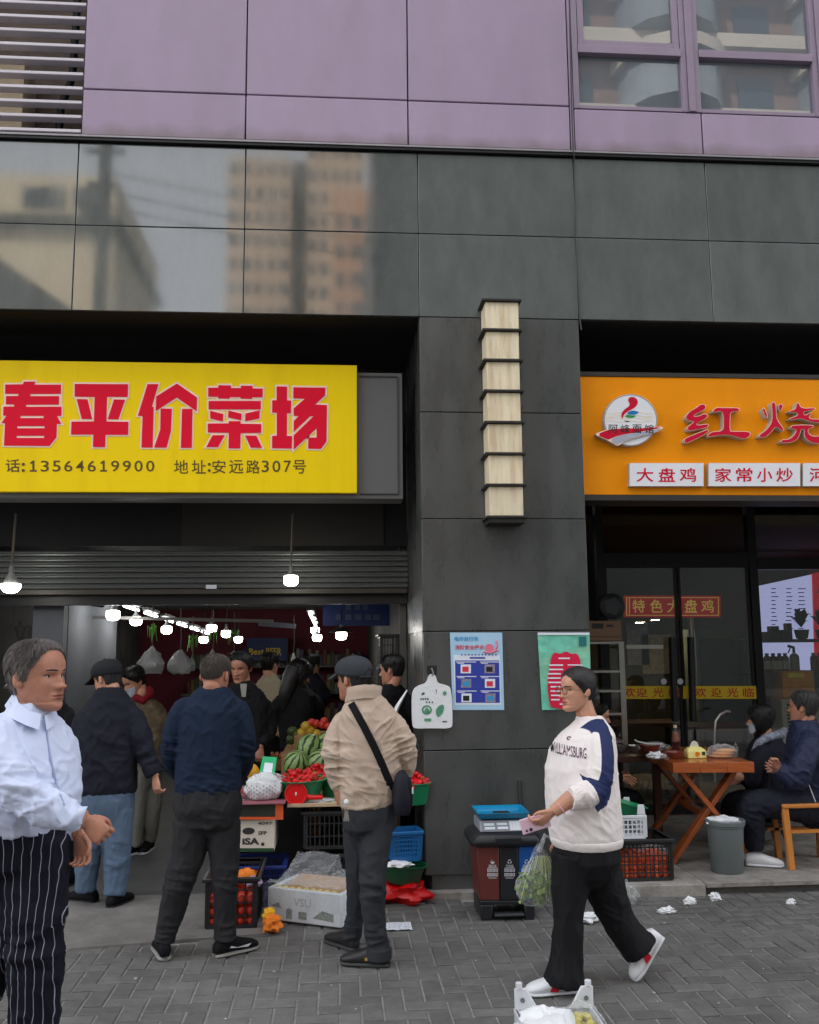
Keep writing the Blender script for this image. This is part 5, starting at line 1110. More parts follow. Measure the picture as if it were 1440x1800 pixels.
single('steel_pole', MB().tube([P(1214, 1085, 3.0), P(1220, 1190, 3.0)], .03, 10), m_steel, P(1220, 1190, 3.0), 'vertical steel pole behind the right door handle', 'pole')
single('gooseneck_pipe', MB().tube([P(x, y, 2.2) for x, y in ((1256, 1375), (1256, 1290), (1258, 1268), (1266, 1256), (1278, 1250), (1284, 1252))], .014, 8), m_steel, P(1256, 1380, 2.2), 'thin steel gooseneck pipe behind the wooden table', 'pipe')
# ============================================================ wooden table
TZ = .845
F0, F1 = G(1183, 1341, TZ), G(1326, 1340, TZ); ex = (F1 - F0).normalized(); FL = G(1108, 1317, TZ); ey = (FL - F0).normalized(); TW, TL = (F1 - F0).length, 1.15; th = .075
ey = Vector((-ex.y, ex.x, 0)) * .94 + ey * .06; ey.normalize()
tb = thing('wooden_table', 'varnished wooden table with crossed legs on the restaurant step', 'table', (F0.x, F0.y, .08))
def tp(u, v, z): return F0 + ex * u + ey * v + Vector((0, 0, z - TZ))
def slab(mbx, u0, u1, v0, v1, z0, z1): 
    vs_ = [tp(u, v, z) for z in (z0, z1) for v in (v0, v1) for u in (u0, u1)]; mbx.add(vs_, [(0, 2, 3, 1), (4, 5, 7, 6), (0, 1, 5, 4), (2, 6, 7, 3), (0, 4, 6, 2), (1, 3, 7, 5)]); return mbx
for i in range(3): obj('top_plank', slab(MB(), TW * i / 3 + .0008, TW * (i + 1) / 3 - .0008, 0, TL, TZ - th, TZ), m_wood, tb, bevel=.003)
for v, nm in ((.16, 'leg'), (TL - .2, 'leg')):
    for s_ in (0, 1):
        u0, u1 = (.09, TW + .03) if s_ == 0 else (TW - .09, -.0)
        o = obj('leg', MB().bar(tp(u0, v + .038 * s_, TZ - th - .002), tp(u1, v + .038 * s_, .082), .036, .105, ey), m_wood, tb, bevel=.004)
obj('stretcher', MB().bar(tp(TW / 2, .2, .42), tp(TW / 2, TL - .2, .42), .05, .05), m_wood, tb)
for dx in (0, .035): obj('bracket', MB().bar(tp(TW / 2 + .02 + dx, .12, .40), tp(TW / 2 - .05 + dx * 2, .12, .37 + dx * 2), .025, .01, (0, 1, 0)), m_steel, tb)
# table ware
m_bowl = mat('brown_bowl', S(122, 56, 44), .3, var=.1); m_bowli = mat('bowl_inside', S(214, 204, 190), .4)
def bowl(px, py, r, h, label, Yo=None):
    c = G(px, py, TZ); t = thing('bowl', label, 'bowl', c, 'bowls on the restaurant tables'); obj('shell', MB().lathe([(r * .5, 0), (r * .55, .004), (r * .85, h * .5), (r, h), (r * .96, h), (r * .8, h * .5), (r * .4, .01), (.001, .01)], c, 20), m_bowl, t); obj('broth', MB().lathe([(.001, h * .62), (r * .86, h * .62)], c, 20, cap=False), m_bowli, t); return c
bowl(1187, 1334, .075, .055, 'small brown bowl near the front edge of the wooden table'); c = bowl(1143, 1322, .085, .06, 'larger brown bowl holding a white ladle')
single('ladle', MB().tube([c + Vector((.10, -.03, .065)), c + Vector((-.02, 0, .068)), c + Vector((-.1, .02, .085)), c + Vector((-.12, .02, .1))], .007, 6), m_whp, c + Vector((0, 0, .06)), 'white ladle resting across the larger brown bowl', 'ladle')
c = G(1189, 1323, TZ); bt = thing('sauce_bottle', 'clear bottle of dark red sauce with pale cap on the table', 'bottle', c)
obj('bottle', MB().lathe([(.026, 0), (.030, .006), (.030, .12), (.022, .165), (.014, .185), (.013, .2)], c, 16), glass_mat('bottle_glass', (.75, .7, .68), .05, .1), bt); obj('sauce', MB().lathe([(.026, .003), (.0285, .008), (.0285, .085), (.001, .085)], c, 16), mat('dark_sauce', S(84, 16, 20), .3), bt)
obj('cap', MB().lathe([(.0145, .2), (.0145, .222), (.001, .222)], c, 12), mat('cap_cream', S(220, 196, 160), .5), bt); obj('label', MB().lathe([(.0305, .09), (.0305, .12), (.0225, .165)], c, 16, cap=False), mat('bottle_label', S(120, 74, 60), .5, var=.6, vs=60), bt)
a = G(1210, 1334, TZ); tx = thing('tissue_pack', 'yellow tissue pack with an orange drawing and a raised tissue', 'tissue pack', a); m_tis = mat('tissue_yellow', S(238, 226, 140), .5, var=.05)
k = MB(); R = [[a + Vector((x, y, z)) for x, y in ((0, 0), (.15, 0), (.15, .09), (0, .09))] for z in (0, .06)] + [[a + Vector((x, y, .085)) for x, y in ((.02, .03), (.12, .03), (.12, .06), (.02, .06))]]; k.rings(R); obj('pack', k, m_tis, tx, bevel=.008)
obj('tissue', MB().add([a + Vector(p) for p in ((.03, .04, .084), (.045, .03, .125), (.075, .05, .132), (.095, .035, .12), (.11, .05, .084), (.07, .06, .084))], [(0, 1, 2, 5), (2, 3, 4, 5)]), m_bagw, tx)
k = MB(); k.lathe([(.018, 0), (.018, .001)], a + Vector((.075, -.003, .035)), 14, M=rx(pi / 2)); obj('orange_drawing', k, m_orng, tx); obj('print', MB().box(a + Vector((.112, -.002, .025)), a + Vector((.138, -.001, .052))), m_inkg, tx); 
c = G(1275, 1334, TZ); bb_ = thing('bread_bag', 'clear bag of flat bread on the right of the wooden table', 'bread bag', c); m_bread = mat('flatbread', S(226, 166, 110), .7, var=.2, vs=14)
for i in range(3): obj('bread', MB().ell(c + Vector((-.01 + .02 * i, .05, .018 + .02 * i)), (.085, .06, .016), 18, 8), m_bread, bb_)
obj('bag', lumpy(c + Vector((0, .05, .045)), (.115, .075, .058), 2.9, .25), m_film, bb_)
for dx in (-.05, .09): obj('bag_handle', MB().tube([c + Vector((dx, .04, .07)), c + Vector((dx + .012, .03, .115)), c + Vector((dx + .03, .04, .075))], [.018, .01, .016], 8, flat=.4), m_film, bb_)
c = G(1157, 1334, TZ); single('used_tissue', lumpy(c + Vector((0, .03, .02)), (.06, .05, .028), 7.7, .6), m_bagw, c, 'used white tissues beside the small brown bowl', 'tissue')
c = G(1160, 1324, TZ); single('empty_bag', lumpy(c + Vector((.02, .2, .03)), (.11, .09, .035), 3.1, .5), m_bagg, c, 'crumpled clear bag between the bowls and the sauce bottle', 'plastic bag')
# rear dark table with bowls
z2 = .80; c = P(1092, 1312, 2.0)
rt = thing('rear_table', 'dark second table behind the walking woman', 'table', (c.x, 2.0, .08)); obj('top', MB().box((1.95, 1.2, c.z - .05), (c.x + .12, 2.25, c.z)), mat('dark_wood', S(70, 40, 28), .35, var=.15), rt, bevel=.004)
for x, y in ((2.0, 1.25), (c.x + .05, 1.25), (2.0, 2.2), (c.x + .05, 2.2)): obj('leg', MB().box((x, y, .08), (x + .06, y + .05, c.z - .052)), MATS['dark_wood'], rt)
for i, (px, lb) in enumerate(((1088, 'steel bowl at the left on the rear table'), (1115, 'steel bowl at the right on the rear table'))):
    q = P(px, 1309, 1.6); q.z = c.z; t = thing('steel_bowl', lb, 'bowl', q); obj('shell', MB().lathe([(.04, 0), (.065, .03), (.07, .05), (.066, .05), (.06, .03), (.03, .006), (.001, .006)], q, 18), m_steel, t)
# grey waste bin
c = G(1279, 1532, .08); r = .135; hb = .37
gb = thing('waste_bin', 'round grey plastic waste bin before the wooden table', 'bin', c); m_gbin = mat('grey_bin', S(104, 110, 110), .5, var=.12, vs=6, dirt=.25)
obj('body', MB().lathe([(.01, 0), (r * .80, 0), (r * .84, .008), (r * .96, hb * .86), (r * 1.0, hb * .87), (r * 1.0, hb * .90), (r * 1.06, hb * .91), (r * 1.07, hb * .98), (r * 1.02, hb), (r * .95, hb * .97), (r * .80, .04), (.01, .04)], c, 32), m_gbin, gb)
obj('liner', lumpy(c + Vector((-.01, 0, hb * .96)), (r * .8, r * .8, .03), 6.1, .5), m_bagw, gb)
# wooden chair at the right edge
c = G(1392, 1529, .08); ch = thing('wooden_chair', 'plain honey-coloured wooden chair at the right edge', 'chair', c); sh_ = P(1392, 1413, c.y).z
for dx, dy in ((0, 0), (.40, 0), (.085, .38), (.42, .38)): obj('leg', MB().bar(c + Vector((dx * 1.0, dy, 0)), Vector((c.x + dx + (-.025 if dx < .2 else .02), c.y + dy, sh_ - .03)), .045, .04, (0, 1, 0)), m_woody, ch, bevel=.004)
for z, dy in ((.27, 0), (.22, .38)): obj('rail', MB().bar(c + Vector((.0, dy, z)), c + Vector((.42, dy, z)), .04, .02, (0, 0, 1)), m_woody, ch)
obj('seat', MB().box((c.x - .05, c.y - .03, sh_ - .03), (c.x + .45, c.y + .42, sh_)), m_woody, ch, bevel=.008)
for dx in (.40,): obj('back_post', MB().bar(Vector((c.x + .43, c.y + .02, sh_)), Vector((c.x + .47, c.y + .02, sh_ + .5)), .04, .04, (0, 1, 0)), m_woody, ch); obj('back_post', MB().bar(Vector((c.x + .43, c.y + .38, sh_)), Vector((c.x + .47, c.y + .38, sh_ + .5)), .04, .04, (0, 1, 0)), m_woody, ch); obj('backrest', MB().bar(Vector((c.x + .465, c.y + .0, sh_ + .42)), Vector((c.x + .465, c.y + .4, sh_ + .42)), .02, .14), m_woody, ch)
seat_c = Vector((c.x + .2, c.y + .2, sh_))
# crates beside the step
c0_ = G(1086, 1550, .08); c1_ = G(1180, 1549, .08); wx = c1_.x - c0_.x + .16; zc = P(1140, 1476, c1_.y).z - .08
oc = crate('fruit_crate', 'black slatted crate of orange fruit on the step', (c1_.x - wx / 2 + .02, c1_.y + .2, .081), wx, .38, zc, m_blkp, nv=17, nh=5, t=.008)
me_ap = ball_mesh('orange', .032, m_apri, sq=1.15)
for i in range(9):
    for l in range(3):
        for j in range(2 if l < 2 else 3): place(me_ap, 'orange', (c1_.x - wx + .06 + i * (wx - .09) / 8, c1_.y + .05 + j * .1, .122 + l * .055), 'small reddish orange inside the black slatted crate on the step', 'fruit', 'oranges in the crate on the step', random.uniform(.9, 1.08))
k = lumpy((c1_.x - .08, c1_.y + .12, .26), (.09, .08, .05), 8.2, .4); single('milky_bag', k, m_film, (c1_.x - .08, c1_.y + .12, .22), 'clear bag over the fruit inside the slatted crate', 'plastic bag')
a = P(1030, 1492, c1_.y); b = P(1138, 1445, c1_.y); zt4 = .081 + zc + .003
wc = crate('white_crate', 'white plastic crate on top of the orange fruit crate', ((a.x + b.x) / 2, c1_.y + .2, zt4), b.x - a.x, .36, .16, m_whp, nv=14, nh=5, t=.010, lip=.004)
for sx_ in (-1, 1):
    for sy_ in (0, 1): k = MB(); xx = (a.x + b.x) / 2 + sx_ * ((b.x - a.x) / 2 - .03); yy = c1_.y + .03 + sy_ * .34; k.prism([[(xx - .03, yy, zt4 + .16), (xx + .03, yy, zt4 + .16), (xx + .022, yy, zt4 + .23), (xx - .022, yy, zt4 + .23)]], (0, .012, 0)); obj('corner_ear', k, m_whp, wc, bevel=.004)
c = Vector(((a.x + b.x) / 2 + .1, c1_.y + .2, zt4 + .13)); basin('teal_basin', 'teal basin tilted in the white crate behind the walking woman', c, .16, .10, m_gbas, tilt=.25)
# sorting bin and scale
m_bbrn = mat('bin_brown', S(98, 46, 40), .4, var=.08); m_bblu = mat('bin_blue', S(20, 78, 150), .4, var=.08); m_bblk = mat('bin_black', (.016, .017, .02), .35, var=.1)
YB = G(890, 1618).y; q = lambda px, py: P(px, py, YB)
sb = thing('sorting_bin', 'three-compartment sorting bin in brown, black and blue by the pillar', 'bin', (q(890, 1618).x, YB, 0)); dB = .33
def tap(x0, x1, x0b, x1b, yt, yb_, y_in=0, dp_=dB, dm=.02):
    A_ = [q(x0, yt), q(x1, yt), q(x1b, yb_), q(x0b, yb_)]; k = MB(); ra_, rb_ = [], []
    for p in A_: ra_.append(p + Vector((0, y_in, 0))); rb_.append(p + Vector((0, dp_, 0)))
    k.rings([ra_, rb_]); return k
obj('compartment', tap(838, 877.5, 844, 878.5, 1488, 1583), m_bbrn, sb, bevel=.006); obj('compartment', tap(878.5, 912, 879.5, 912, 1489, 1583, .002), m_bblk, sb, bevel=.006); obj('compartment', tap(913, 946, 913, 941, 1488, 1583), m_bblu, sb, bevel=.006)
obj('base', tap(844, 941, 846, 940, 1583.5, 1590, -.005), m_bblk, sb, bevel=.004)
for x0, x1 in ((845, 867), (922, 941)): obj('foot', tap(x0, x1, x0 + 1, x1 - 1, 1590.5, 1618, -.004), m_bblk, sb, bevel=.008)
obj('pedal', MB().box(q(869, 1611) + Vector((0, -.02, 0)), q(921, 1605) + Vector((0, .05, 0))), mat('pedal_grey', S(60, 62, 66), .45), sb, bevel=.004)
zl = q(890, 1488).z; xl0, xl1 = q(830, 1488).x, q(951, 1488).x
k = MB(); R = []
for z, e in ((zl, .0), (zl + .03, .012), (zl + .06, -.0), (zl + .085, -.03)): R.append([(xl0 - e + .03, YB - .02 - e, z), (xl1 + e - .03, YB - .02 - e, z), (xl1 + e, YB + .02 - e, z), (xl1 + e, YB + dB + e, z), (xl0 - e, YB + dB + e, z), (xl0 - e, YB + .02 - e, z)])
k.rings(R); obj('lid', k, m_bblk, sb, bevel=.008)
obj('lid_latch', MB().box((q(870, 1480).x, YB - .045, zl + .02), (q(916, 1480).x, YB - .015, zl + .06)), m_bblk, sb, bevel=.004)
m_ico = mat('bin_print', S(205, 205, 210), .5, var=.1)
for j, (cx, w2) in enumerate(((866, 10), (896, 10), (926, 10))):
    Yp = YB - .003; k = MB()
    if j == 0: poly_px(k, [[(cx - 4, 1515), (cx + 4, 1515), (cx + 2, 1518.5), (cx - 2, 1518.5)]], Yp, .001); poly_px(k, [[(cx - 3, 1511), (cx, 1513.5), (cx - 1, 1514.5)]], Yp, .001)
    else:
        for t in range(3): 
            a_ = t * 2.094 + .5; p = [(cx + 4.4 * cos(a_ + u) * rr, 1515 + 4.4 * sin(a_ + u) * rr) for u, rr in ((-.75, 1), (.55, 1), (.55, .55), (-.75, .55))]; poly_px(k, [p], Yp, .001)
    text_px(k, ('湿垃圾', '干垃圾', '可回收物')[j], (cx - 7, 1520, cx + 7, 1524.5), Yp, 0, .01)
    for yy in (1527, 1535):
        for t in range(4): L_ = [(cx - 9 + t * 4.8, yy), (cx - 5.2 + t * 4.8, yy), (cx - 5.2 + t * 4.8, yy + 5.5), (cx - 9 + t * 4.8, yy + 5.5)]; poly_px(k, [L_, off(L_, -1.1)], Yp, .001)
    sheet(k, (cx - 8, 1526 - 1.2, cx + 8, 1525.6), Yp); sheet(k, (cx - 7, 1543, cx + 7, 1544), Yp); tag(obj('print', k, m_ico, sb), kind='stuff')
scz = zl + .087; ysc_ = YB + .04
scl = thing('weighing_scale', 'grey electronic weighing scale with blue pan on the sorting bin', 'scale', (q(890, 1470).x, ysc_, scz)); xs_, xe_ = q(845, 1470).x, q(938, 1470).x; m_scl = mat('scale_body', S(150, 150, 158), .4, var=.06); hS = P(890, 1443, ysc_).z - scz
k = MB(); R = [[(xs_, ysc_ - .02, scz), (xe_, ysc_ - .02, scz), (xe_, ysc_ + .26, scz), (xs_, ysc_ + .26, scz)], [(xs_ + .005, ysc_ + .03, scz + hS * .95), (xe_ - .005, ysc_ + .03, scz + hS * .95), (xe_, ysc_ + .26, scz + hS), (xs_, ysc_ + .26, scz + hS)]]; k.rings(R); obj('housing', k, m_scl, scl, bevel=.006)
def fpn(u, v, d=.002): 
    a_ = Vector((xs_, ysc_ - .02, scz)).lerp(Vector((xe_, ysc_ - .02, scz)), u); b_ = Vector((xs_ + .005, ysc_ + .03, scz + hS * .95)).lerp(Vector((xe_ - .005, ysc_ + .03, scz + hS * .95)), u); return a_.lerp(b_, v) + Vector((0, -d, d * .4))
def pquad(mbx, u0, u1, v0, v1, d=.002): mbx.add([fpn(u0, v0, d), fpn(u1, v0, d), fpn(u1, v1, d), fpn(u0, v1, d)], [(0, 1, 2, 3)])
k = MB(); pquad(k, .03, .56, .1, .92); obj('display_panel', k, mat('scale_panel', S(120, 122, 134), .25), scl)
for u0, v0 in ((.08, .56), (.33, .58), (.34, .22), (.09, .22)): k = MB(); pquad(k, u0, u0 + .2, v0, v0 + .22, .004); obj('display', k, mat('scale_lcd', S(196, 204, 208), .3), scl)
k = MB(); pquad(k, .58, .97, .1, .92, .003); obj('keypad', k, m_whp, scl); k = MB()
for i in range(5):
    for j in range(4): pquad(k, .61 + i * .07, .655 + i * .07, .18 + j * .18, .30 + j * .18, .005)
tag(obj('keys', k, mat('scale_key', S(200, 204, 210), .5), scl), kind='stuff')
obj('pan_post', MB().box((xs_ + .12, ysc_ + .1, scz + hS), (xe_ - .12, ysc_ + .2, scz + hS + .03)), m_black, scl)
pz = P(890, 1433, ysc_ + .1).z; m_pan = mat('blue_pan', S(10, 130, 176), .3, var=.1)
k = MB(); xo, xi = (xs_ - .005, xe_ - .02), None; k.rings([[(xs_ + .01, ysc_ + .03, pz - .01), (xe_ - .03, ysc_ + .03, pz - .01), (xe_ - .03, ysc_ + .27, pz - .01), (xs_ + .01, ysc_ + .27, pz - .01)], [(xs_ - .01, ysc_ + .0, pz + .03), (xe_ - .01, ysc_ + .0, pz + .03), (xe_ - .01, ysc_ + .3, pz + .035), (xs_ - .01, ysc_ + .3, pz + .035)], [(xs_ + .0, ysc_ + .012, pz + .03), (xe_ - .02, ysc_ + .012, pz + .03), (xe_ - .02, ysc_ + .29, pz + .033), (xs_ + .0, ysc_ + .29, pz + .033)], [(xs_ + .02, ysc_ + .04, pz), (xe_ - .04, ysc_ + .04, pz), (xe_ - .04, ysc_ + .26, pz), (xs_ + .02, ysc_ + .26, pz)]]); obj('pan', k, m_pan, scl, bevel=.003)
# two cables on the pillar above the scale
for i, px in enumerate((911, 917)): single('black_cable', MB().tube([P(px, 1372, -.01), P(px + 1, 1400, -.015), P(px + 3, 1425, -.02)], .005, 5), m_black, P(px, 1425, -.02), ('left', 'right')[i] + ' of two short black cords on the pillar above the scale', 'cable')
# clear bags lying by the crates
for px, py, r_, sd, lb, m in ((1098, 1575, (.075, .06, .07), 1.3, 'clear empty bag standing on the paving behind the woman\'s leg', m_film), (1032, 1608, (.06, .04, .03), 5.1, 'white bag on the paving seen between the woman\'s legs', m_bagw)):
    c = G(px, py + 14); single('loose_bag', lumpy((c.x, c.y, r_[2] * .85), r_, sd, .6), m, (c.x, c.y, 0), lb, 'plastic bag')
# foreground white crate with bags and grapes
zz_ = .24; bk = G(975, 1772, zz_); a = G(903, 1772, zz_); b = G(1046, 1774, zz_); wx = b.x - a.x; dpt = .30
fc = crate('foreground_crate', 'white plastic crate with bagged fruit at the bottom edge', ((a.x + b.x) / 2, bk.y - dpt / 2, .005), wx, dpt, zz_, m_whp, nv=8, nh=3, t=.014, lip=.003)
for sx_, x0 in ((1, a.x), (-1, b.x)):
    k = MB(); k.prism([[(x0, bk.y, zz_), (x0, bk.y, zz_ + .085), (x0 + sx_ * .05, bk.y, zz_ + .085), (x0 + sx_ * .10, bk.y, zz_)]], (0, -.014, 0)); e = obj('corner_ear', k, m_whp, fc, bevel=.005)
    k = MB(); k.lathe([(.010, 0), (.010, .002)], (x0 + sx_ * .032, bk.y - .0165, zz_ + .04), 12, M=rx(pi / 2)); obj('ear_hole', k, mat('hole_grey', S(110, 112, 114), .6), e)
    obj('ear_peg', MB().lathe([(.014, 0), (.014, .02), (.01, .022)], (x0 + sx_ * .02, bk.y - .007, zz_ + .086), 12), m_whp, fc)
single('white_fruit_bag', lumpy(((a.x + b.x) / 2 - .06, bk.y - .13, .19), (.12, .10, .085), 2.4, .4), m_bagw, ((a.x + b.x) / 2 - .06, bk.y - .13, .1), 'white plastic bag filling the left of the foreground crate', 'plastic bag')
gc = Vector(((a.x + b.x) / 2 + .095, bk.y - .10, .17)); gr = thing('grape_bag', 'clear bag of yellow-green grapes in the foreground crate', 'fruit bag', gc)
m_grape = mat('grape', S(190, 176, 60), .25, var=.2, vs=12); me_g = ball_mesh('grape', .018, m_grape, 12)
for i in range(34):
    d = Vector((random.gauss(0, 1), random.gauss(0, 1), random.gauss(0, 1))).normalized(); o = bpy.data.objects.new('grape', me_g); col.objects.link(o); o.parent = gr; o.location = (d.x * .055, d.y * .055, abs(d.z) * .06 + .01); s_ = random.uniform(.85, 1.15); o.scale = (s_, s_, s_)
obj('core', MB().ell(gc, (.05, .05, .05)), m_grape, gr); obj('bag', lumpy(gc + Vector((0, 0, .03)), (.085, .085, .085), 4.6, .22), m_film, gr)
# ============================================================ people
def catmull(pts, rad, sub=5):
    pts = [V3(p) for p in pts]; out, ro = [], []; n = len(pts)
    for i in range(n - 1):
        p0, p1, p2, p3 = pts[max(i - 1, 0)], pts[i], pts[i + 1], pts[min(i + 2, n - 1)]
        for k in range(sub):
            t = k / sub
            out.append(.5 * ((2 * p1) + (p2 - p0) * t + (2 * p0 - 5 * p1 + 4 * p2 - p3) * t * t + (3 * p1 - p0 - 3 * p2 + p3) * t ** 3)); ro.append(rad[i] * (1 - t) + rad[i + 1] * t)
    return out + [pts[-1]], ro + [rad[-1]]
def remesh(mb, vox, it=3, fac=.5):
    me = mb.mesh('tmp', smooth=False); o = bpy.data.objects.new('tmp', me); col.objects.link(o)
    r = o.modifiers.new('r', 'REMESH'); r.mode = 'VOXEL'; r.voxel_size = vox
    if it: s = o.modifiers.new('s', 'SMOOTH'); s.iterations = it; s.factor = fac
    dg = bpy.context.evaluated_depsgraph_get(); new = bpy.data.meshes.new_from_object(o.evaluated_get(dg))
    bpy.data.objects.remove(o); bpy.data.meshes.remove(me); return new
def arr(me):
    v = np.empty(len(me.vertices) * 3); me.vertices.foreach_get('co', v); n = np.empty(len(me.vertices) * 3); me.vertices.foreach_get('normal', n); return v.reshape(-1, 3), n.reshape(-1, 3)
def setv(me, v): me.vertices.foreach_set('co', v.ravel()); me.update()
def wrinkle(me, zones=(), amp=.004, f=(9, 9, 5), seed=0, vert_amp=0):
    "cloth folds: long soft ridges everywhere, tight parallel folds in zones (centre, radius, axis, folds per metre, amplitude)"
    v, n = arr(me); d = np.zeros(len(v)); N = noise.noise; sv = Vector((seed * 3.1, seed * 1.7, seed))
    for i, p in enumerate(v):
        q = Vector((p[0] * f[0], p[1] * f[1], p[2] * f[2])) + sv
        a = N(q); b = N(q * 2.3 + Vector((5, 2, 1)))
        rg = max(0, 1 - 2.6 * abs(b)); d[i] = amp * (a * .9 + .9 * rg * rg - .25)
    for c, r, ax, fr_, am in zones:
        c = np.array(c); ax = np.array(Vector(ax).normalized()); rel = v - c; dist2 = (rel ** 2).sum(1); m = dist2 < (2.2 * r) ** 2
        for i in np.nonzero(m)[0]:
            w_ = exp(-dist2[i] / r ** 2); q = Vector(v[i]) * 11 + sv
            al = float(rel[i] @ ax); cr = Vector(rel[i]) - Vector(ax) * al; wp = N(q * .45)
            n1 = N(Vector(ax) * (al * fr_ * 1.15 + wp * 1.1) + cr * 4.2 + sv); n2 = N(Vector(ax) * (al * fr_ * 2.3 - wp) + cr * 7 + sv * 2)
            r1 = max(0, 1 - 2.4 * abs(n1)); r2 = max(0, 1 - 2.4 * abs(n2)); d[i] += am * w_ * (1.7 * r1 * r1 + .7 * r2 * r2 - .75)
    setv(me, v + n * d[:, None])
def tint(base, k): return tuple(min(1, c * k) for c in base)
m_skin = mat('skin', S(208, 154, 126), .48, var=.14, vs=26, sss=.12, bump=.18, bs=260, dirt=.3, dcol=S(196, 120, 98), ds=9); m_skin2 = mat('skin_tanned', S(180, 126, 102), .48, var=.18, vs=26, sss=.12, bump=.2, bs=260, dirt=.35, dcol=S(162, 98, 78), ds=9); m_lip = mat('lips', S(178, 98, 90), .45, var=.05); m_lip2 = mat('lips_dark', S(148, 84, 70), .45, var=.05)
m_hairb = mat('black_hair', (.012, .011, .011), .38, var=.4, vs=120, stretch=(1, 1, .12), bump=.5, bs=200); m_hairg = mat('grey_hair', S(118, 110, 106), .55, var=.65, vs=110, stretch=(1, 1, .25), bump=.6, bs=220); m_buzz = mat('cropped_hair', S(74, 66, 60), .7, var=.3, vs=160, bump=.4, bs=400); m_hairs = mat('dark_grey_hair', S(52, 50, 50), .5, var=.55, vs=120, stretch=(1, 1, .25), bump=.5, bs=220)
m_eye = mat('eye_white', S(206, 198, 190), .3, var=0); m_iris = mat('iris', (.012, .009, .008), .2, var=0)
HT = [(0.00, .084, .040, .012), (.02, .091, .015, .026), (.06, .095, -.012, .040), (.12, .096, -.034, .051), (.22, .095, -.055, .060), (.34, .094, -.075, .067), (.50, .091, -.094, .073), (.60, .095, -.102, .0755), (.72, .092, -.104, .0765), (.84, .075, -.094, .070), (.92, .050, -.074, .056), (.97, .024, -.045, .036), (1.0, -.010, -.012, .003)]
def hprof(t):
    for i in range(len(HT) - 1):
        if t <= HT[i + 1][0]:
            a, b = HT[i], HT[i + 1]; u = (t - a[0]) / (b[0] - a[0]); pm = HT[max(i - 1, 0)]; pn = HT[min(i + 2, len(HT) - 1)]
            r = []
            for k in (1, 2, 3):
                m1 = (b[k] - pm[k]) / max(.02, b[0] - pm[0]) * (b[0] - a[0]); m2 = (pn[k] - a[k]) / max(.02, pn[0] - a[0]) * (b[0] - a[0])
                r.append((2 * u ** 3 - 3 * u * u + 1) * a[k] + (u ** 3 - 2 * u * u + u) * m1 + (-2 * u ** 3 + 3 * u * u) * b[k] + (u ** 3 - u * u) * m2)
            return r
    return HT[-1][1:]
def g_(x, m, s): return exp(-((x - m) / s) ** 2)
def hpt(a, t, infl=0, feat=1, wide=1.0):
    yf, yb, w_ = hprof(max(0, min(1, t))); yc = (yf + yb) / 2 if t < .12 else max(yb + .02, min(0.0, yf - .03)) * 1.0
    if t >= .12: yc = (yf + yb) / 2 * .5
    w_ *= wide; ca, sa = cos(a), sin(a); x = w_ * math.copysign(abs(sa) ** .92, sa); y = yc + ((yf - yc) if ca > 0 else (yc - yb)) * ca
    if feat and ca > 0:
        ax = abs(x)
        y += .029 * g_(t, .355, .042) * g_(x, 0, .013) + .017 * g_(t, .44, .07) * g_(x, 0, .010) + .005 * g_(t, .35, .028) * g_(ax, .014, .008)
        y += -.011 * g_(t, .505, .034) * g_(ax, .031, .017) + .004 * g_(t, .575, .03) * g_(ax, .028, .02)
        y += .009 * g_(t, .238, .016) * g_(x, 0, .020) + .009 * g_(t, .196, .018) * g_(x, 0, .018) - .006 * g_(t, .216, .007) * g_(x, 0, .024) + .006 * g_(t, .07, .05) * g_(x, 0, .022) - .004 * g_(t, .145, .025) * g_(x, 0, .025)
        y += .005 * g_(t, .39, .07) * g_(ax, .043, .016) - .004 * g_(ax, .020 + (.36 - t) * .10, .005) * g_(t, .29, .07)
    p = Vector((x, y, t * .235))
    if infl:
        c = Vector((0, -.008, .13)); n_ = (p - c); n_ = Vector((n_.x * 1.2, n_.y, n_.z)).normalized(); p += n_ * infl
    return p
def hairline(style):
    tab = {'swept': [(0, .89), (22, .87), (42, .80), (56, .70), (70, .58), (80, .44), (94, .42), (100, .58), (112, .52), (122, .30), (140, .22), (180, .18)],
           'man': [(0, .85), (35, .80), (58, .68), (72, .56), (80, .42), (94, .40), (100, .58), (112, .52), (122, .30), (140, .22), (180, .18)],
           'woman': [(0, .85), (30, .80), (55, .66), (75, .50), (85, .42), (100, .42), (112, .36), (125, .26), (150, .18), (180, .14)],
           'bob': [(0, .74), (30, .66), (50, .42), (65, .16), (85, .02), (120, .0), (180, .0)],
           'buzz': [(0, .84), (40, .78), (62, .66), (76, .55), (84, .46), (96, .44), (102, .58), (114, .55), (124, .42), (145, .36), (180, .33)]}[style]
    def f(a):
        d = abs(math.degrees(math.atan2(sin(a), cos(a))))
        for i in range(len(tab) - 1):
            if d <= tab[i + 1][0]: u = (d - tab[i][0]) / (tab[i + 1][0] - tab[i][0]); return tab[i][1] * (1 - u) + tab[i + 1][1] * u
        return tab[-1][1]
    return f
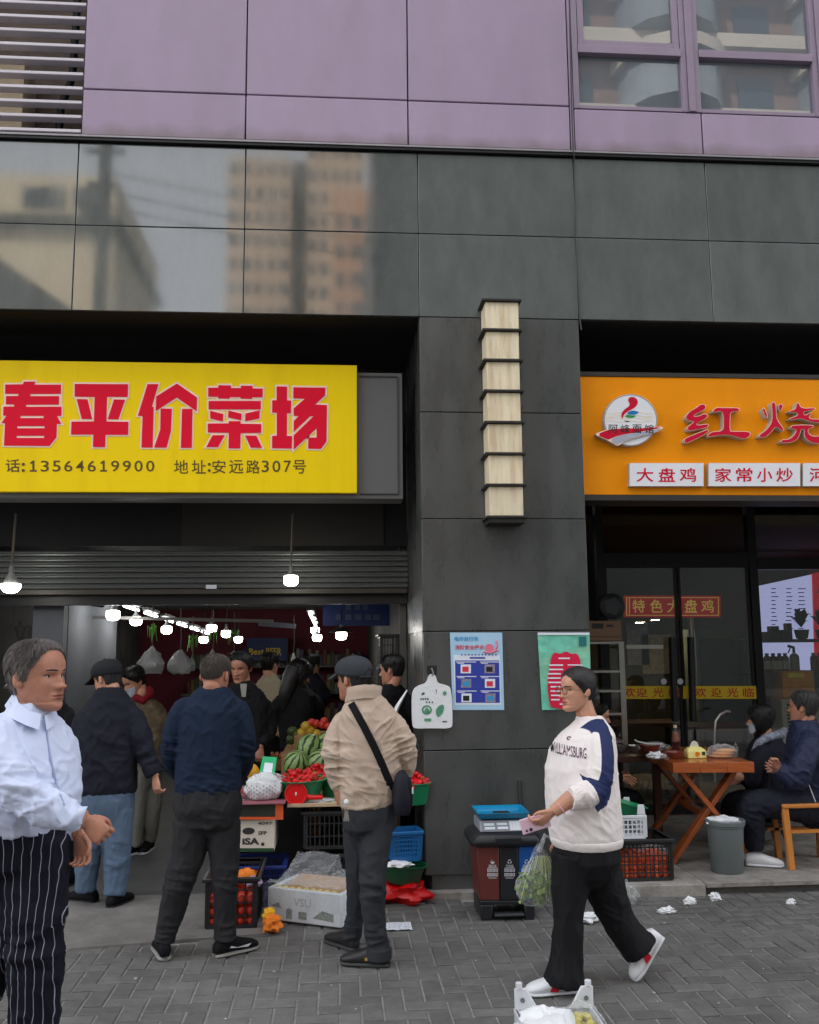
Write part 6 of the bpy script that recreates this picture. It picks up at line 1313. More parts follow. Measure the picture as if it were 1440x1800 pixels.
class Person:
    def __init__(s, label, Y0, foot, group=None):
        s.Y = Y0; s.k = (Y0 - CAMY) / FPX; s.base = Vector((P(foot, 1500, Y0).x, Y0, 0)); s.t = thing('person', label, 'person', s.base, group); s.body = MB(); s.core = MB(); s.seed = len(label)
    def p(s, x, y, dy=0): return P(x, y, s.Y + dy)
    def fin(s, me, name, mats, parent=None):
        v, n = arr(me); setv(me, v - np.array(s.base)); me.polygons.foreach_set('use_smooth', [True] * len(me.polygons))
        for m in (mats if isinstance(mats, list) else [mats]): me.materials.append(m)
        o = bpy.data.objects.new(name, me); col.objects.link(o); o.parent = parent or s.t; return o
    def rings(s, mb, R, F, e=2.3, n=28):
        F = Vector(F).normalized(); S_ = F.cross(Vector((0, 0, 1))).normalized(); out = []
        for x, y, rs, rf, *dy in R:
            c = s.p(x, y, dy[0] if dy else 0); rr = []
            for j in range(n):
                a = 2 * pi * j / n; ca, sa = cos(a), sin(a)
                rr.append(c + S_ * (rs * s.k * math.copysign(abs(ca) ** (2 / e), ca)) + F * (rf * s.k * math.copysign(abs(sa) ** (2 / e), sa)))
            out.append(rr)
        mb.rings(out)
    def limb(s, mb, pts, rad, n=16, flat=1): 
        q, r = catmull([s.p(*p) for p in pts], [x * s.k for x in rad]); mb.tube(q, r, n, flat=flat)
    def wear(s, name, m, F, R, limbs, vox=.012, amp=.004, zones=(), f=(9, 9, 5), matfn=None, it=3, hollow=0, core=True):
        mb = MB()
        if name in ('trousers', 'jeans'): R = [(R[0][0], R[0][1] + 20, R[0][2] * .5, R[0][3] * .45, *R[0][4:]), (R[0][0], R[0][1] + 6, R[0][2] * .84, R[0][3] * .78, *R[0][4:])] + list(R); it = 9
        s.rings(mb, R, F)
        if name not in ('trousers', 'jeans'):      # tops: run each sleeve into the shoulder slope
            tx, ty = R[-2][0], R[-2][1]; nl = []
            for pts, rad in limbs:
                a = pts[0]; d0 = a[2] if len(a) > 2 else 0
                nl.append(([(a[0] * .45 + tx * .55, min(a[1], ty + 10) * .6 + a[1] * .4 + rad[0] * .22, d0 * .45)] + [(a[0] * .91 + tx * .09, a[1] + 6, d0)] + list(pts[1:]), [rad[0] * .55, rad[0] * .90] + list(rad[1:])))
            limbs = nl
        for pts, rad in limbs: s.limb(mb, pts, rad)
        if core:
            s.rings(s.core, [(x, y, rs * .72, rf * .72, *d) for x, y, rs, rf, *d in R], F)
            for pts, rad in limbs: s.limb(s.core, pts, [q * .62 for q in rad], 10)
        me = remesh(mb, vox, it); zs = [(s.p(*c), r, ax, fr_, am * 1.7) for c, r, ax, fr_, am in zones]
        wrinkle(me, zs, amp * 1.6, f, s.seed)
        if matfn:
            at = me.attributes.new('stripe', 'FLOAT', 'POINT'); at.data.foreach_set('value', [matfn(v.co) for v in me.vertices])
        return s.fin(me, name, m)
    def head(s, x, y, h, F, up=(0, 0, 1), skin=None, lip=None, style='man', hair=None, th=.012, res=(64, 48), wide=1.0, neck=None, neck_r=.055, face=True, ears=True, brow=None, lump=.25, strands=1100, sweep=0):
        "x, y: pixel of the middle of the head"
        F = Vector(F).normalized(); up = Vector(up); up = (up - F * up.dot(F)).normalized() if abs(up.dot(F)) < .99 else Vector((0, 0, 1)); fl = F - up * F.dot(up); X = F.cross(up).normalized(); sc_ = h / .235
        c = s.p(x, y); M = Matrix((X, F, up)).transposed(); s.hM = M; s.hs = sc_; s.ho = c - M @ Vector((0, -.005, .1175)) * sc_
        W = lambda v: s.ho + M @ (Vector(v) * sc_); s.W = W; na, nt_ = res; sk = skin or m_skin; s.skin = sk
        R = [[W(hpt(2 * pi * j / na, (i / (nt_ - 1)) ** 1.0, 0, 1, wide)) for j in range(na)] for i in range(nt_)]
        s.body.rings(R)
        # lips as a second material
        o = len(s.body.m) - (nt_ - 1) * na - 2
        for i in range(nt_ - 1):
            t = (i + .5) / (nt_ - 1)
            for j in range(na):
                a = 2 * pi * (j + .5) / na
                q = hpt(a, t, 0, 1, wide)
                if face and .182 < t < .25 and cos(a) > 0 and abs(q.x) < .026 - abs(t - .216) * .35: s.body.m[o + i * na + j] = 1
        if ears:
            for sg_ in (-1, 1):
                for (dy, tz_, r_) in ((-.012, .47, (.010, .019, .031)), (-.006, .40, (.008, .012, .014))): s.body.ell(W((sg_ * .0745 * wide, dy, tz_ * .235)), tuple(q * sc_ for q in r_), 14, 9, M=M @ rz(sg_ * .35) @ rx(-.15))
        nk = neck or (x, y + 40); q = s.p(*nk); a = W((0, -.028, .045)); s.body.tube([W((0, -.02, .09)), a, a.lerp(q, .5), q], [.048 * sc_, .052 * sc_, neck_r, neck_r * 1.12], 20)
        if face:
            for sg_ in (-1, 1):
                ec = hpt(math.asin(min(.99, .031 / .073)), .503, 0, 1, wide); e = obj('eye', MB().ell(W((sg_ * .0315, ec.y - .0035, .503 * .235)), (.0135 * sc_, .007 * sc_, .0052 * sc_), 12, 8, M=M), m_eye, s.t)
                obj('iris', MB().ell(W((sg_ * .0315, ec.y + .0012, .503 * .235)), (.0056 * sc_, .0036 * sc_, .0052 * sc_), 10, 7, M=M), m_iris, e)
                lid = [W((sg_ * .0315 + dx, ec.y + .0042 - abs(dx) * .25, .503 * .235 + .0058 - dx * dx * 12)) for dx in (-.015, -.008, 0, .008, .015)]; obj('eyelid', MB().tube(lid, .0022 * sc_, 6), brow or m_hairb, s.t)
                bl = []
                for dx in (-.019, -.009, .002, .013, .021):
                    xx = .032 + dx; pb = hpt(math.asin(min(.99, xx / .0755)), .585, .001, 1, wide); bl.append(W((sg_ * xx, pb.y + .0015, (.585 + .012 * (1 - (dx / .02) ** 2)) * .235)))
                obj('eyebrow', MB().tube(bl, [.0018 * sc_, .0034 * sc_, .0036 * sc_, .003 * sc_, .0012 * sc_], 6), brow or m_hairb, s.t)
            obj('nostrils', MB().ell(W((.008, .112, .318 * .235)), (.0035 * sc_, .003 * sc_, .002 * sc_), 8, 6, M=M).ell(W((-.008, .112, .318 * .235)), (.0035 * sc_, .003 * sc_, .002 * sc_), 8, 6, M=M), m_lip2, s.t)
            obj('mouth_line', MB().tube([W((dx, hpt(math.asin(abs(dx) / .06) if dx >= 0 else -math.asin(abs(dx) / .06), .216, .0002, 1, wide).y + .0012, .216 * .235 - abs(dx) * .03)) for dx in (-.022, -.011, 0, .011, .022)], .0012 * sc_, 5), m_lip2, s.t)
        s.lipm = lip or m_lip
        if hair:
            fn = hairline(style); k = MB(); na, nt2 = 96, 60; idx = {}; V_, Fc = [], []
            def hp(j, i, lay):
                key = (j % na, i, lay)
                if key not in idx:
                    a = 2 * pi * key[0] / na; t = i / (nt2 - 1); ed = t - fn(a); thk = th * min(1, max(.0, ed / .16 + .06)) ** .7
                    nz = noise.noise((cos(a) * 3 + s.seed, sin(a) * 3, t * 4)); nz2 = noise.noise((cos(a) * 16, sin(a) * 16, t * 3 + s.seed)); nz3 = noise.noise((cos(a) * 38, sin(a) * 38, t * 6))
                    q = thk * (1 + lump * nz + lump * .45 * nz2 + lump * .25 * nz3) if lay else -.004
                    idx[key] = len(V_); V_.append(W(hpt(a, t, q, 0, wide)))
                return idx[key]
            keep = {}
            for i in range(nt2 - 1):
                for j in range(na):
                    a = 2 * pi * (j + .5) / na; t = (i + .5) / (nt2 - 1); keep[(j, i)] = t > fn(a) + .012 * noise.noise((cos(a) * 30, sin(a) * 30, s.seed))
            for (j, i), v in keep.items():
                if v:
                    Fc.append((hp(j, i, 1), hp(j + 1, i, 1), hp(j + 1, i + 1, 1), hp(j, i + 1, 1)))
                    if i == 0 or not keep[(j, i - 1)]: Fc.append((hp(j, i, 0), hp(j + 1, i, 0), hp(j + 1, i, 1), hp(j, i, 1)))
                    for dj, e0 in ((-1, 0), (1, 1)):
                        if not keep[((j + dj) % na, i)]: Fc.append((hp(j + e0, i, 0), hp(j + e0, i, 1), hp(j + e0, i + 1, 1), hp(j + e0, i + 1, 0)))
            k.add(V_, Fc); s.hair = obj('hair', k, hair, s.t, smooth=True)
            if strands:
                k = MB(); rs_ = random.Random(s.seed)
                for _ in range(strands):
                    a = rs_.uniform(0, 2 * pi); lo_ = fn(a); t = lo_ + .02 + (1.0 - lo_ - .04) * rs_.random() ** .8; L = rs_.uniform(.06, .16); da = rs_.uniform(-.10, .10) + (.25 * sin(a) * sweep); pts = []
                    for u in (0, .33, .66, 1):
                        tt = max(lo_ + .0 * u, min(.985, t - L * u * (1 if t < .93 else .5))); thk = th * min(1, max(0, (tt - lo_) / .10 + .12)) ** .6; pts.append(W(hpt(a + da * u * (1 + 2 * max(0, t - .85) / .15), tt, thk * (1 + lump * .5) + .0012 + .002 * rs_.random() * u, 0, wide)))
                    k.tube(pts, [.0012, .0015, .0012, .0003], 3, cap=False)
                tag(obj('strands', k, hair, s.hair), kind='stuff')
        return s
    def cap(s, m, front=.62, back=.52, brim=.07, th=.014, droop=.25, strap=False):
        W, k = s.W, MB(); na = 48; R = []
        for u in (0, .01, .12, .25, .4, .55, .7, .83, .93, 1.0):
            row = []
            for j in range(na):
                a = 2 * pi * j / na; t0 = front * (.5 + .5 * cos(a)) + back * (.5 - .5 * cos(a)); t = t0 + (1 - t0) * u; row.append(W(hpt(a, t, (th * (.9 if u else .0) + .006 * sin(pi * u)), 0)))
            R.append(row)
        k.rings(R); c = obj('cap', k, m, s.t, smooth=True)
        k = MB(); top, bot = [], []; n = 15
        for lay, dz in ((0, 0), (1, -.004)):
            for r_ in range(5):
                for j in range(n):
                    b = -1.15 + 2.3 * j / (n - 1); q = hpt(b, front, th * .6, 0); l = brim * (cos(b * .95) ** .6) * r_ / 4; d = Vector((sin(b) * .35, 1, 0)).normalized()
                    top.append(W(q + d * l + Vector((0, 0, dz - droop * l - .9 * (q.x ** 2) * r_ / 4 * 2.5))))
        f = []
        for lay in (0, 1):
            for r_ in range(4):
                for j in range(n - 1): a = lay * 5 * n + r_ * n + j; f.append((a, a + 1, a + n + 1, a + n) if not lay else (a, a + n, a + n + 1, a + 1))
        for j in range(n - 1): a = 4 * n + j; f.append((a, a + 1, a + 1 + 5 * n, a + 5 * n))
        for r_ in range(4):
            for j in (0, n - 1): a = r_ * n + j; f.append((a, a + n, a + n + 5 * n, a + 5 * n))
        k.add(top, f); obj('brim', k, m, c, smooth=True)
        obj('button', MB().ell(W(hpt(0, .999, th + .003, 0)), (.008, .008, .005), 8, 6), m, c)
        if strap:
            pts = [W(hpt(pi + b, back + .03 + .16 * cos(b / .5 * pi / 2), th + .001, 0)) for b in (-.5, -.33, -.17, 0, .17, .33, .5)]; obj('strap_opening', MB().tube(pts, .006, 6), m_black, c); q = [W(hpt(pi + b, back + .025, th + .003, 0)) for b in (-.5, -.25, 0, .25, .5)]; obj('strap', MB().tube(q, .008, 6, flat=.5), m, c)
        return c
    def hand(s, w_, d, thumb, scl=1.0, curl=(.5, .6, .4), fore=None, fr=(.03, .024), tcurl=.4, spread=.08, side=1):
        "w_: wrist point; d: finger direction; thumb: direction of the thumb side; side: which way the fingers close"
        y = Vector(d).normalized(); x = Vector(thumb); x = (x - y * x.dot(y)).normalized(); z = x.cross(y) * side; M = Matrix((x, y, z)).transposed(); w_ = Vector(w_); q = lambda v: w_ + M @ (Vector(v) * scl); k = MB()
        pr = [(-.02, .024, .019), (0, .025, .018), (.03, .034, .017), (.06, .041, .015), (.085, .041, .013), (.095, .036, .010)]
        k.rings([[q((cos(2 * pi * j / 16) * a, yy, sin(2 * pi * j / 16) * b)) for j in range(16)] for yy, a, b in pr])
        for i, (x0, L, r) in enumerate(((.030, .074, .0088), (.0105, .082, .0092), (-.010, .076, .0088), (-.029, .060, .0078))):
            p = Vector((x0, .085, 0)); an = 0; pts = [p.copy()]; rr = [r]
            for sg_, (c_, l) in enumerate(zip(curl, (.46, .30, .24))):
                an += c_ * (1 + .06 * i); dr = Vector((spread * (1.5 - i), cos(an), -sin(an))).normalized(); p = p + dr * (L * l); pts.append(p.copy()); rr.append(r * (.95 - .1 * sg_))
            pp_, r2 = catmull([q(v) for v in pts], [v * scl for v in rr], 3); k.tube(pp_, r2, 10)
        tp_ = [Vector((.022, .015, -.004)), Vector((.042, .045, -.012)), Vector((.048, .07, -.016 - .02 * tcurl)), Vector((.042 - .012 * tcurl, .093, -.022 - .03 * tcurl))]; pp_, r2 = catmull([q(v) for v in tp_], [.013 * scl, .0115 * scl, .0095 * scl, .0075 * scl], 3); k.tube(pp_, r2, 10)
        if fore is not None: k.tube([Vector(fore), Vector(fore).lerp(w_, .6), q((0, 0, 0))], [fr[0], (fr[0] + fr[1]) / 2, fr[1]], 14)
        me = remesh(k, .0034, 1); v, n = arr(me); s.body.add(v, [tuple(po.vertices) for po in me.polygons]); bpy.data.meshes.remove(me)
    def shoe(s, ank, d, L=.27, m=None, ms=None, pitch=0, name='shoe', ground=0, hgt=.095):
        "ank: ankle point (world); d: toe direction on the ground; pitch: heel lift in radians, pivot at toe"
        d = Vector(d); d.z = 0; d.normalize(); sd = Vector((-d.y, d.x, 0)); up = Vector((0, 0, 1))
        if pitch == 0: heel = Vector((ank.x, ank.y, ground)) - d * (L * .24)
        else: heel = Vector(ank)
        if pitch: dd = (d * cos(pitch) - up * sin(pitch)); uu = (up * cos(pitch) + d * sin(pitch))
        else: dd, uu = d, up
        sec = [(0, .026, .076, .0), (.06, .034, .092, 0), (.2, .039, hgt * 1.15, 0), (.32, .040, hgt * 1.12, 0), (.45, .042, .096, 0), (.6, .047, .080, 0), (.75, .050, .068, 0), (.88, .045, .058, 0), (.96, .033, .047, .002), (1.0, .014, .032, .004)]
        def rg(u, w_, h0, h1, n=16): return [heel + dd * (u * L) + sd * (w_ * math.copysign(abs(cos(2 * pi * j / n)) ** .8, cos(2 * pi * j / n))) + uu * (h0 + (h1 - h0) * (.5 + .5 * sin(2 * pi * j / n))) for j in range(n)]
        k = MB(); k.rings([rg(u, w_, .012, h) for u, w_, h, z in sec]); up_ = obj(name, k, m or m_black, s.t, smooth=True)
        k = MB(); k.rings([rg(u, w_ + .004, 0 + z, .024 + z) for u, w_, h, z in sec]); obj('sole', k, ms or m_whp, up_, smooth=True)
        return heel, dd, sd, uu, up_
    def collar(s, x, y, rs, rf, h, F, m, parent, tilt=0, dy=0, flare=1.0):
        "stand-up collar band round the neck: tilt lowers its front edge"
        F = Vector(F).normalized(); S_ = F.cross(Vector((0, 0, 1))); c = s.p(x, y, dy); n = 36; R = []
        for u, e in ((0, 1.05), (.5, 1.0), (1, flare), (1.02, flare - .09), (.5, .90), (0, .94)):
            R.append([c + S_ * (rs * s.k * e * cos(2 * pi * j / n)) + F * (rf * s.k * e * sin(2 * pi * j / n)) + Vector((0, 0, h * u - tilt * (.5 + .5 * sin(2 * pi * j / n)) + .003 * noise.noise((j * .6, u * 3, s.seed)))) for j in range(n)])
        k = MB(); k.rings(R + [R[0]], cap=False); return obj('collar', k, m, parent, smooth=True)
    def done(s, skin=None, vox=.016):
        if s.core.v:
            me = remesh(s.core, vox, 1); v, n = arr(me); s.body.add(v, [tuple(po.vertices) for po in me.polygons]); bpy.data.meshes.remove(me)
        o = obj('body', s.body, [skin or s.skin, s.lipm], s.t, smooth=True); return o
def cloth(name, c, rough=.8, bs=500, bump=.15, var=.08, sheen=0, crease=.22):
    if name in MATS: return MATS[name]
    m = mat(name, c, rough, var=var, vs=5, bump=bump, bs=bs, spec=.25); n, l = m.node_tree.nodes, m.node_tree.links; b = n['Principled BSDF']
    t = n.new('ShaderNodeTexNoise'); t.noise_type = 'RIDGED_MULTIFRACTAL'; t.inputs['Scale'].default_value = 5; t.inputs['Detail'].default_value = 2; t.inputs['Distortion'].default_value = .7; tc = n.new('ShaderNodeTexCoord'); mp = n.new('ShaderNodeMapping'); mp.inputs['Scale'].default_value = (1, 1, .6); mp.inputs['Rotation'].default_value = (0, .5, 0); l.new(tc.outputs['Object'], mp.inputs[0]); l.new(mp.outputs[0], t.inputs['Vector'])
    bp = n.new('ShaderNodeBump'); bp.inputs['Strength'].default_value = crease; bp.inputs['Distance'].default_value = .012; l.new(t.outputs['Fac'], bp.inputs['Height']); l.new(b.inputs['Normal'].links[0].from_socket, bp.inputs['Normal']); l.new(bp.outputs[0], b.inputs['Normal']); return m
m_shirt = cloth('pale_blue_shirt', S(210, 219, 243), .75, 700, .1, .03, 0, .15); m_dkj = cloth('dark_navy_jacket', S(30, 32, 42)); m_navy_s = cloth('navy_sweater', S(24, 38, 58)); m_blkpant = cloth('charcoal_trousers', S(42, 42, 44)); m_jean = cloth('blue_jeans', S(88, 106, 128), .85, 600, .25, .22); m_beige = cloth('beige_fleece', S(190, 170, 152), .95, 300, .3, .06, .3, .10); m_greyp = cloth('dark_grey_trousers', S(50, 52, 56)); m_blk = cloth('black_cloth', S(17, 17, 20)); m_whsw = cloth('white_sweatshirt', S(232, 224, 220), .85, 500, .15, .03); m_nvst = cloth('navy_stripe', S(44, 54, 92), .85); m_bpant = cloth('black_trousers', S(22, 22, 25), .7); m_lgp = cloth('light_grey_trousers', S(140, 138, 130))
def pinstripe():
    m = cloth('pinstripe_trousers', S(20, 22, 34)); n, l = m.node_tree.nodes, m.node_tree.links; b = n['Principled BSDF']
    tc = n.new('ShaderNodeTexCoord'); sp = n.new('ShaderNodeSeparateXYZ'); l.new(tc.outputs['Object'], sp.inputs[0]); no = n.new('ShaderNodeTexNoise'); no.inputs['Scale'].default_value = 7; l.new(tc.outputs['Object'], no.inputs[0])
    a = n.new('ShaderNodeMath'); a.operation = 'MULTIPLY_ADD'; l.new(no.outputs[0], a.inputs[0]); a.inputs[1].default_value = .028; l.new(sp.outputs[0], a.inputs[2])
    f = n.new('ShaderNodeMath'); f.operation = 'MULTIPLY'; l.new(a.outputs[0], f.inputs[0]); f.inputs[1].default_value = 38; r = n.new('ShaderNodeMath'); r.operation = 'FRACT'; l.new(f.outputs[0], r.inputs[0])
    lt = n.new('ShaderNodeMath'); lt.operation = 'LESS_THAN'; l.new(r.outputs[0], lt.inputs[0]); lt.inputs[1].default_value = .075
    mx = n.new('ShaderNodeMix'); mx.data_type = 'RGBA'; mx.inputs[6].default_value = (*S(16, 18, 30), 1); mx.inputs[7].default_value = (*S(150, 150, 162), 1); l.new(lt.outputs[0], mx.inputs[0]); l.new(mx.outputs[2], b.inputs['Base Color']); return m
m_pin = pinstripe()
# ---------------------------------------------------------- 1: man in pale shirt, left foreground
q = Person('man in pale blue shirt and pinstriped trousers walking right in the foreground', -3.3, 40); F = (.80, -.60, 0)
shirt = q.wear('shirt', [m_shirt], F, [(30, 1462, 84, 66), (38, 1430, 90, 75), (45, 1395, 92, 82), (42, 1350, 92, 76), (38, 1310, 94, 68), (38, 1285, 86, 56), (43, 1265, 56, 44), (50, 1248, 35, 35), (52, 1236, 33, 33)],
       [([(-8, 1292, -.13), (8, 1345, -.17), (35, 1392, -.20), (88, 1420, -.22), (146, 1440, -.20)], [38, 36, 33, 27, 20]), ([(88, 1300, .12), (103, 1380, .14), (118, 1430, .08), (137, 1462, .02)], [32, 28, 22, 17])], .0075, .005,
       [((35, 1395, -.24), .10, (.3, 0, 1), 22, .008), ((90, 1420, -.27), .10, (.8, 0, .5), 20, .006), ((110, 1395, -.2), .12, (.7, .2, -.7), 14, .006), ((20, 1430, -.2), .12, (.2, 0, 1), 15, .005)], (7, 7, 7))
q.head(64, 1189, .242, (.91, -.41, .0), skin=m_skin2, lip=m_lip2, hair=m_hairg, style='swept', sweep=.6, th=.013, res=(96, 80), wide=1.06, neck=(48, 1258), neck_r=.068, brow=m_hairs, lump=.35)
q.hand(q.p(150, 1441, -.20), (.74, .05, -.67), (.62, .25, .74), .86, (.85, .85, .5), q.p(120, 1432, -.21), (.036, .029), side=-1)
q.hand(q.p(140, 1464, .02), (.22, -.1, -.97), (.9, -.3, .1), .86, (.55, .6, .4), q.p(130, 1450, .04), (.034, .028))
q.wear('trousers', [m_pin], F, [(30, 1520, 80, 66), (30, 1470, 84, 70), (31, 1446, 84, 70)], [([(58, 1480, 0), (60, 1570, -.02), (60, 1665, -.04), (62, 1800, -.02), (64, 1950, 0)], [60, 54, 44, 40, 38]), ([(2, 1480, 0), (-10, 1580, .02), (-25, 1680, .03), (-70, 1800, .05), (-130, 1925, .08)], [60, 56, 46, 42, 38])], .010, .006, [((60, 1665, -.1), .12, (.1, 0, 1), 13, .009), ((0, 1665, -.1), .12, (.3, 0, 1), 13, .008)], (7, 7, 4))
cl_ = MB()
for sg_, pts in ((0, [(28, 1214), (30, 1240), (62, 1262), (66, 1240)]), ): pass
co_ = q.W((0, 0, 0)); k = MB()
nb0 = [q.p(x, y, dy) for x, y, dy in ((26, 1214, .0), (32, 1235, -.075), (52, 1250, -.09), (72, 1256, -.08))]; nb1 = [q.p(x, y, dy) for x, y, dy in ((8, 1240, .02), (18, 1262, -.11), (48, 1276, -.135), (69, 1283, -.105))]
k.rings([nb0 + [v + Vector((0, .006, 0)) for v in reversed(nb0)], nb1 + [v + Vector((0, .006, 0)) for v in reversed(nb1)]]); obj('collar', k, m_shirt, shirt)
k = MB(); nb0 = [q.p(x, y, dy) for x, y, dy in ((78, 1258, -.06), (88, 1252, -.02), (96, 1244, .03))]; nb1 = [q.p(x, y, dy) for x, y, dy in ((82, 1284, -.08), (94, 1276, -.04), (102, 1262, .02))]; k.rings([nb0 + [v + Vector((0, .006, 0)) for v in reversed(nb0)], nb1 + [v + Vector((0, .006, 0)) for v in reversed(nb1)]]); obj('collar', k, m_shirt, shirt)
vs2, _n = arr(shirt.data); tree = bpy.data.objects[shirt.name]
def front_on(o, px, py, Yref, base):
    "first surface point of a worn mesh along the pixel's ray"
    d = Vector(ray(px, py)).normalized(); org = Vector((0, CAMY, CAMH)) - base; hit, loc, nr, ix = o.ray_cast(org, d); return (loc + base, nr) if hit else (P(px, py, Yref), Vector((0, -1, 0)))
bpy.context.view_layer.update()
pts = []
for x, y in ((81, 1278), (83, 1300), (87, 1325), (92, 1350), (98, 1375), (106, 1398), (112, 1415)):
    l_, n_ = front_on(shirt, x, y, q.Y - .2, q.base); pts.append(l_ + n_ * .0015)
obj('placket', MB().tube(pts, .0035, 6), cloth('shirt_shadow', S(160, 170, 205)), shirt)
for sg_, ax_, py_ in ((0, 64, 1900), (1, -130, 1900)):
    q.shoe(Vector((q.p(ax_, 1900).x, q.Y + .0 + .08 * sg_, 0)), (1, -.2, 0), m=m_blk, ms=m_blkp)
q.done(m_skin2)
# ---------------------------------------------------------- 2: walking woman
q = Person('woman in white sweatshirt with navy sleeve stripe walking left with a phone', G(1030, 1738).y, 1040); F = (-.85, -.53, 0)
k0, K0 = q.p(1066, 1300, -.16), q.k
arm = [(1058, 1300, -.14), (1060, 1340, -.19), (1052, 1382, -.21), (1026, 1399, -.23), (1002, 1404, -.24)]
AP, AR = catmull([q.p(*v) for v in arm], [1] * 5, 24); AT = [(p, i / (len(AP) - 1)) for i, p in enumerate(AP)]
nk_ = q.p(1040, 1262, -.05)
def stripe(c):
    c = c
    best = min(AT, key=lambda e: (e[0] - c).length_squared); d = (c - best[0]); t = best[1]
    f = -1
    if d.length < .112:
        f = (.085 - abs(t - .545)) * .45
        if t <= .56: f = max(f, min(.034 - abs(d.x - .012), .04 - d.y))
    a = k0; ab = nk_ - a; u = (c - a).dot(ab) / ab.length_squared; w_ = c - (a + ab * max(0, min(1, u)))
    if -.05 < u: f = max(f, min(.036 - abs((w_ - Vector((.004, 0, 0))).dot(Vector((.75, 0, -.66)))), q.Y + .02 - c.y, w_.z + .07, (.86 - u) * .3))
    return f
def two_tone():
    m = cloth('sweatshirt_two_tone', S(236, 228, 224), .85, 500, .15, .03, 0, .10); n, l = m.node_tree.nodes, m.node_tree.links; b = n['Principled BSDF']; lk = b.inputs['Base Color'].links[0]; src = lk.from_socket
    at = n.new('ShaderNodeAttribute'); at.attribute_name = 'stripe'; mr = n.new('ShaderNodeMapRange'); mr.inputs[1].default_value = -.0012; mr.inputs[2].default_value = .0012; l.new(at.outputs['Fac'], mr.inputs[0])
    mx = n.new('ShaderNodeMix'); mx.data_type = 'RGBA'; l.new(mr.outputs[0], mx.inputs[0]); l.new(src, mx.inputs[6]); mx.inputs[7].default_value = (*S(44, 54, 92), 1); l.new(mx.outputs[2], b.inputs['Base Color']); return m
m_two = two_tone()
sw = q.wear('sweatshirt', [m_two], F, [(1032, 1480, 57, 55), (1030, 1470, 61, 58), (1027, 1440, 63, 59), (1024, 1400, 63, 60), (1021, 1350, 62, 57), (1024, 1318, 60, 51), (1031, 1293, 54, 40), (1037, 1276, 38, 30), (1038, 1266, 26, 24), (1036, 1258, 21, 21)],
       [(arm, [23, 21, 22, 21, 19]), ([(1012, 1300, .16), (992, 1390, .22), (985, 1440, .2), (985, 1472, .15)], [24, 22, 18, 14])], .0065, .0022,
       [((1020, 1398, -.28), .07, (.9, 0, .4), 26, .008), ((1058, 1375, -.24), .07, (.5, 0, .8), 22, .007), ((1050, 1440, -.15), .12, (.75, 0, .65), 12, .005), ((1000, 1450, -.15), .1, (.4, 0, .9), 13, .004)], (8, 8, 5), stripe)
rib = MB(); q.rings(rib, [(1032, 1487, 58, 55), (1031, 1478, 61.5, 58), (1030, 1470, 62, 59)], F); rm_ = remesh(rib, .008, 1); wrinkle(rm_, (), .002, (10, 10, 10), 3); q.fin(rm_, 'hem_band', m_whsw, sw)
q.head(1017, 1212, .222, (-.94, -.34, -.02), skin=m_skin, hair=m_hairb, style='woman', th=.013, res=(96, 80), wide=.98, neck=(1034, 1268), neck_r=.05, lump=.05, strands=0)
obj('bun', MB().ell(q.W((0, -.098, .062)), (.040, .036, .046), 18, 12).ell(q.W((0, -.08, .10)), (.05, .04, .05), 18, 12), m_hairb, q.t, smooth=True)
m_gold = mat('glasses_wire', S(120, 96, 66), .35, .5, var=0); gl = thing('eyeglasses', 'thin round gold eyeglasses worn by the walking woman', 'eyeglasses', q.W((0, .1, .118)))
for sg_ in (-1, 1):
    c = Vector((sg_ * .033, .112, .116)); obj('rim', MB().tube([q.W(c + Vector((.024 * cos(a * pi / 10), -.004 * abs(cos(a * pi / 10)), .021 * sin(a * pi / 10)))) for a in range(21)], .0022, 5), m_gold, gl)
    obj('temple', MB().tube([q.W((sg_ * .057, .108, .12)), q.W((sg_ * .074, .05, .121)), q.W((sg_ * .077, -.01, .115))], .0014, 5), m_gold, gl)
    k = MB(); k.add([q.W(c + Vector((.023 * cos(a * pi / 8), 0, .020 * sin(a * pi / 8)))) for a in range(16)], [tuple(range(16))]); obj('lens', k, MATS.setdefault('lens_glass', glass_mat('lens_glass', (.97, .97, .97), .02)), gl)
obj('bridge', MB().tube([q.W((-.010, .114, .118)), q.W((0, .118, .121)), q.W((.010, .114, .118))], .0015, 5), m_gold, gl)
wr = q.p(973, 1427, -.22); q.hand(wr, (-.80, -.05, -.58), (-.45, -.75, .5), .95, (.55, .8, .5), q.p(1006, 1402, -.24), (.042, .030), side=1)
single('bracelet', MB().lathe([(.035, -.003), (.038, 0), (.035, .003)], q.p(985, 1420, -.23), 18, M=Vector((-.8, 0, -.58)).to_track_quat('Z', 'Y').to_matrix()), mat('pink_band', S(230, 180, 190), .4), q.p(985, 1420, -.23), 'thin pink band on the walking woman\'s wrist', 'bracelet')
ph = q.p(941, 1447, -.200); Mp = Matrix((Vector((-.90, 0, -.25)).normalized(), Vector((.0, -1, .0)), Vector((-.25, 0, .95)).normalized())).transposed(); m_pho = mat('pink_phone', S(226, 190, 206), .3, var=.03)
pt_ = thing('phone', 'pale pink phone held in the walking woman\'s hand', 'phone', ph); obj('case', MB().cbox(ph, (.150, .010, .075), M=Mp), m_pho, pt_, bevel=.006, seg=3)
for u in (.030, .052): obj('lens', MB().lathe([(.0085 if u < .04 else .006, 0), (.008 if u < .04 else .0055, .003)], ph + Mp @ Vector((u, .006, -.022)), 12, M=Mp @ rx(-pi / 2)), m_black, pt_)
q.hand(q.p(985, 1474, .15), (-.05, 0, -1), (-1, 0, 0), .9, (1.0, 1.1, .7), q.p(985, 1460, .16), (.032, .026))
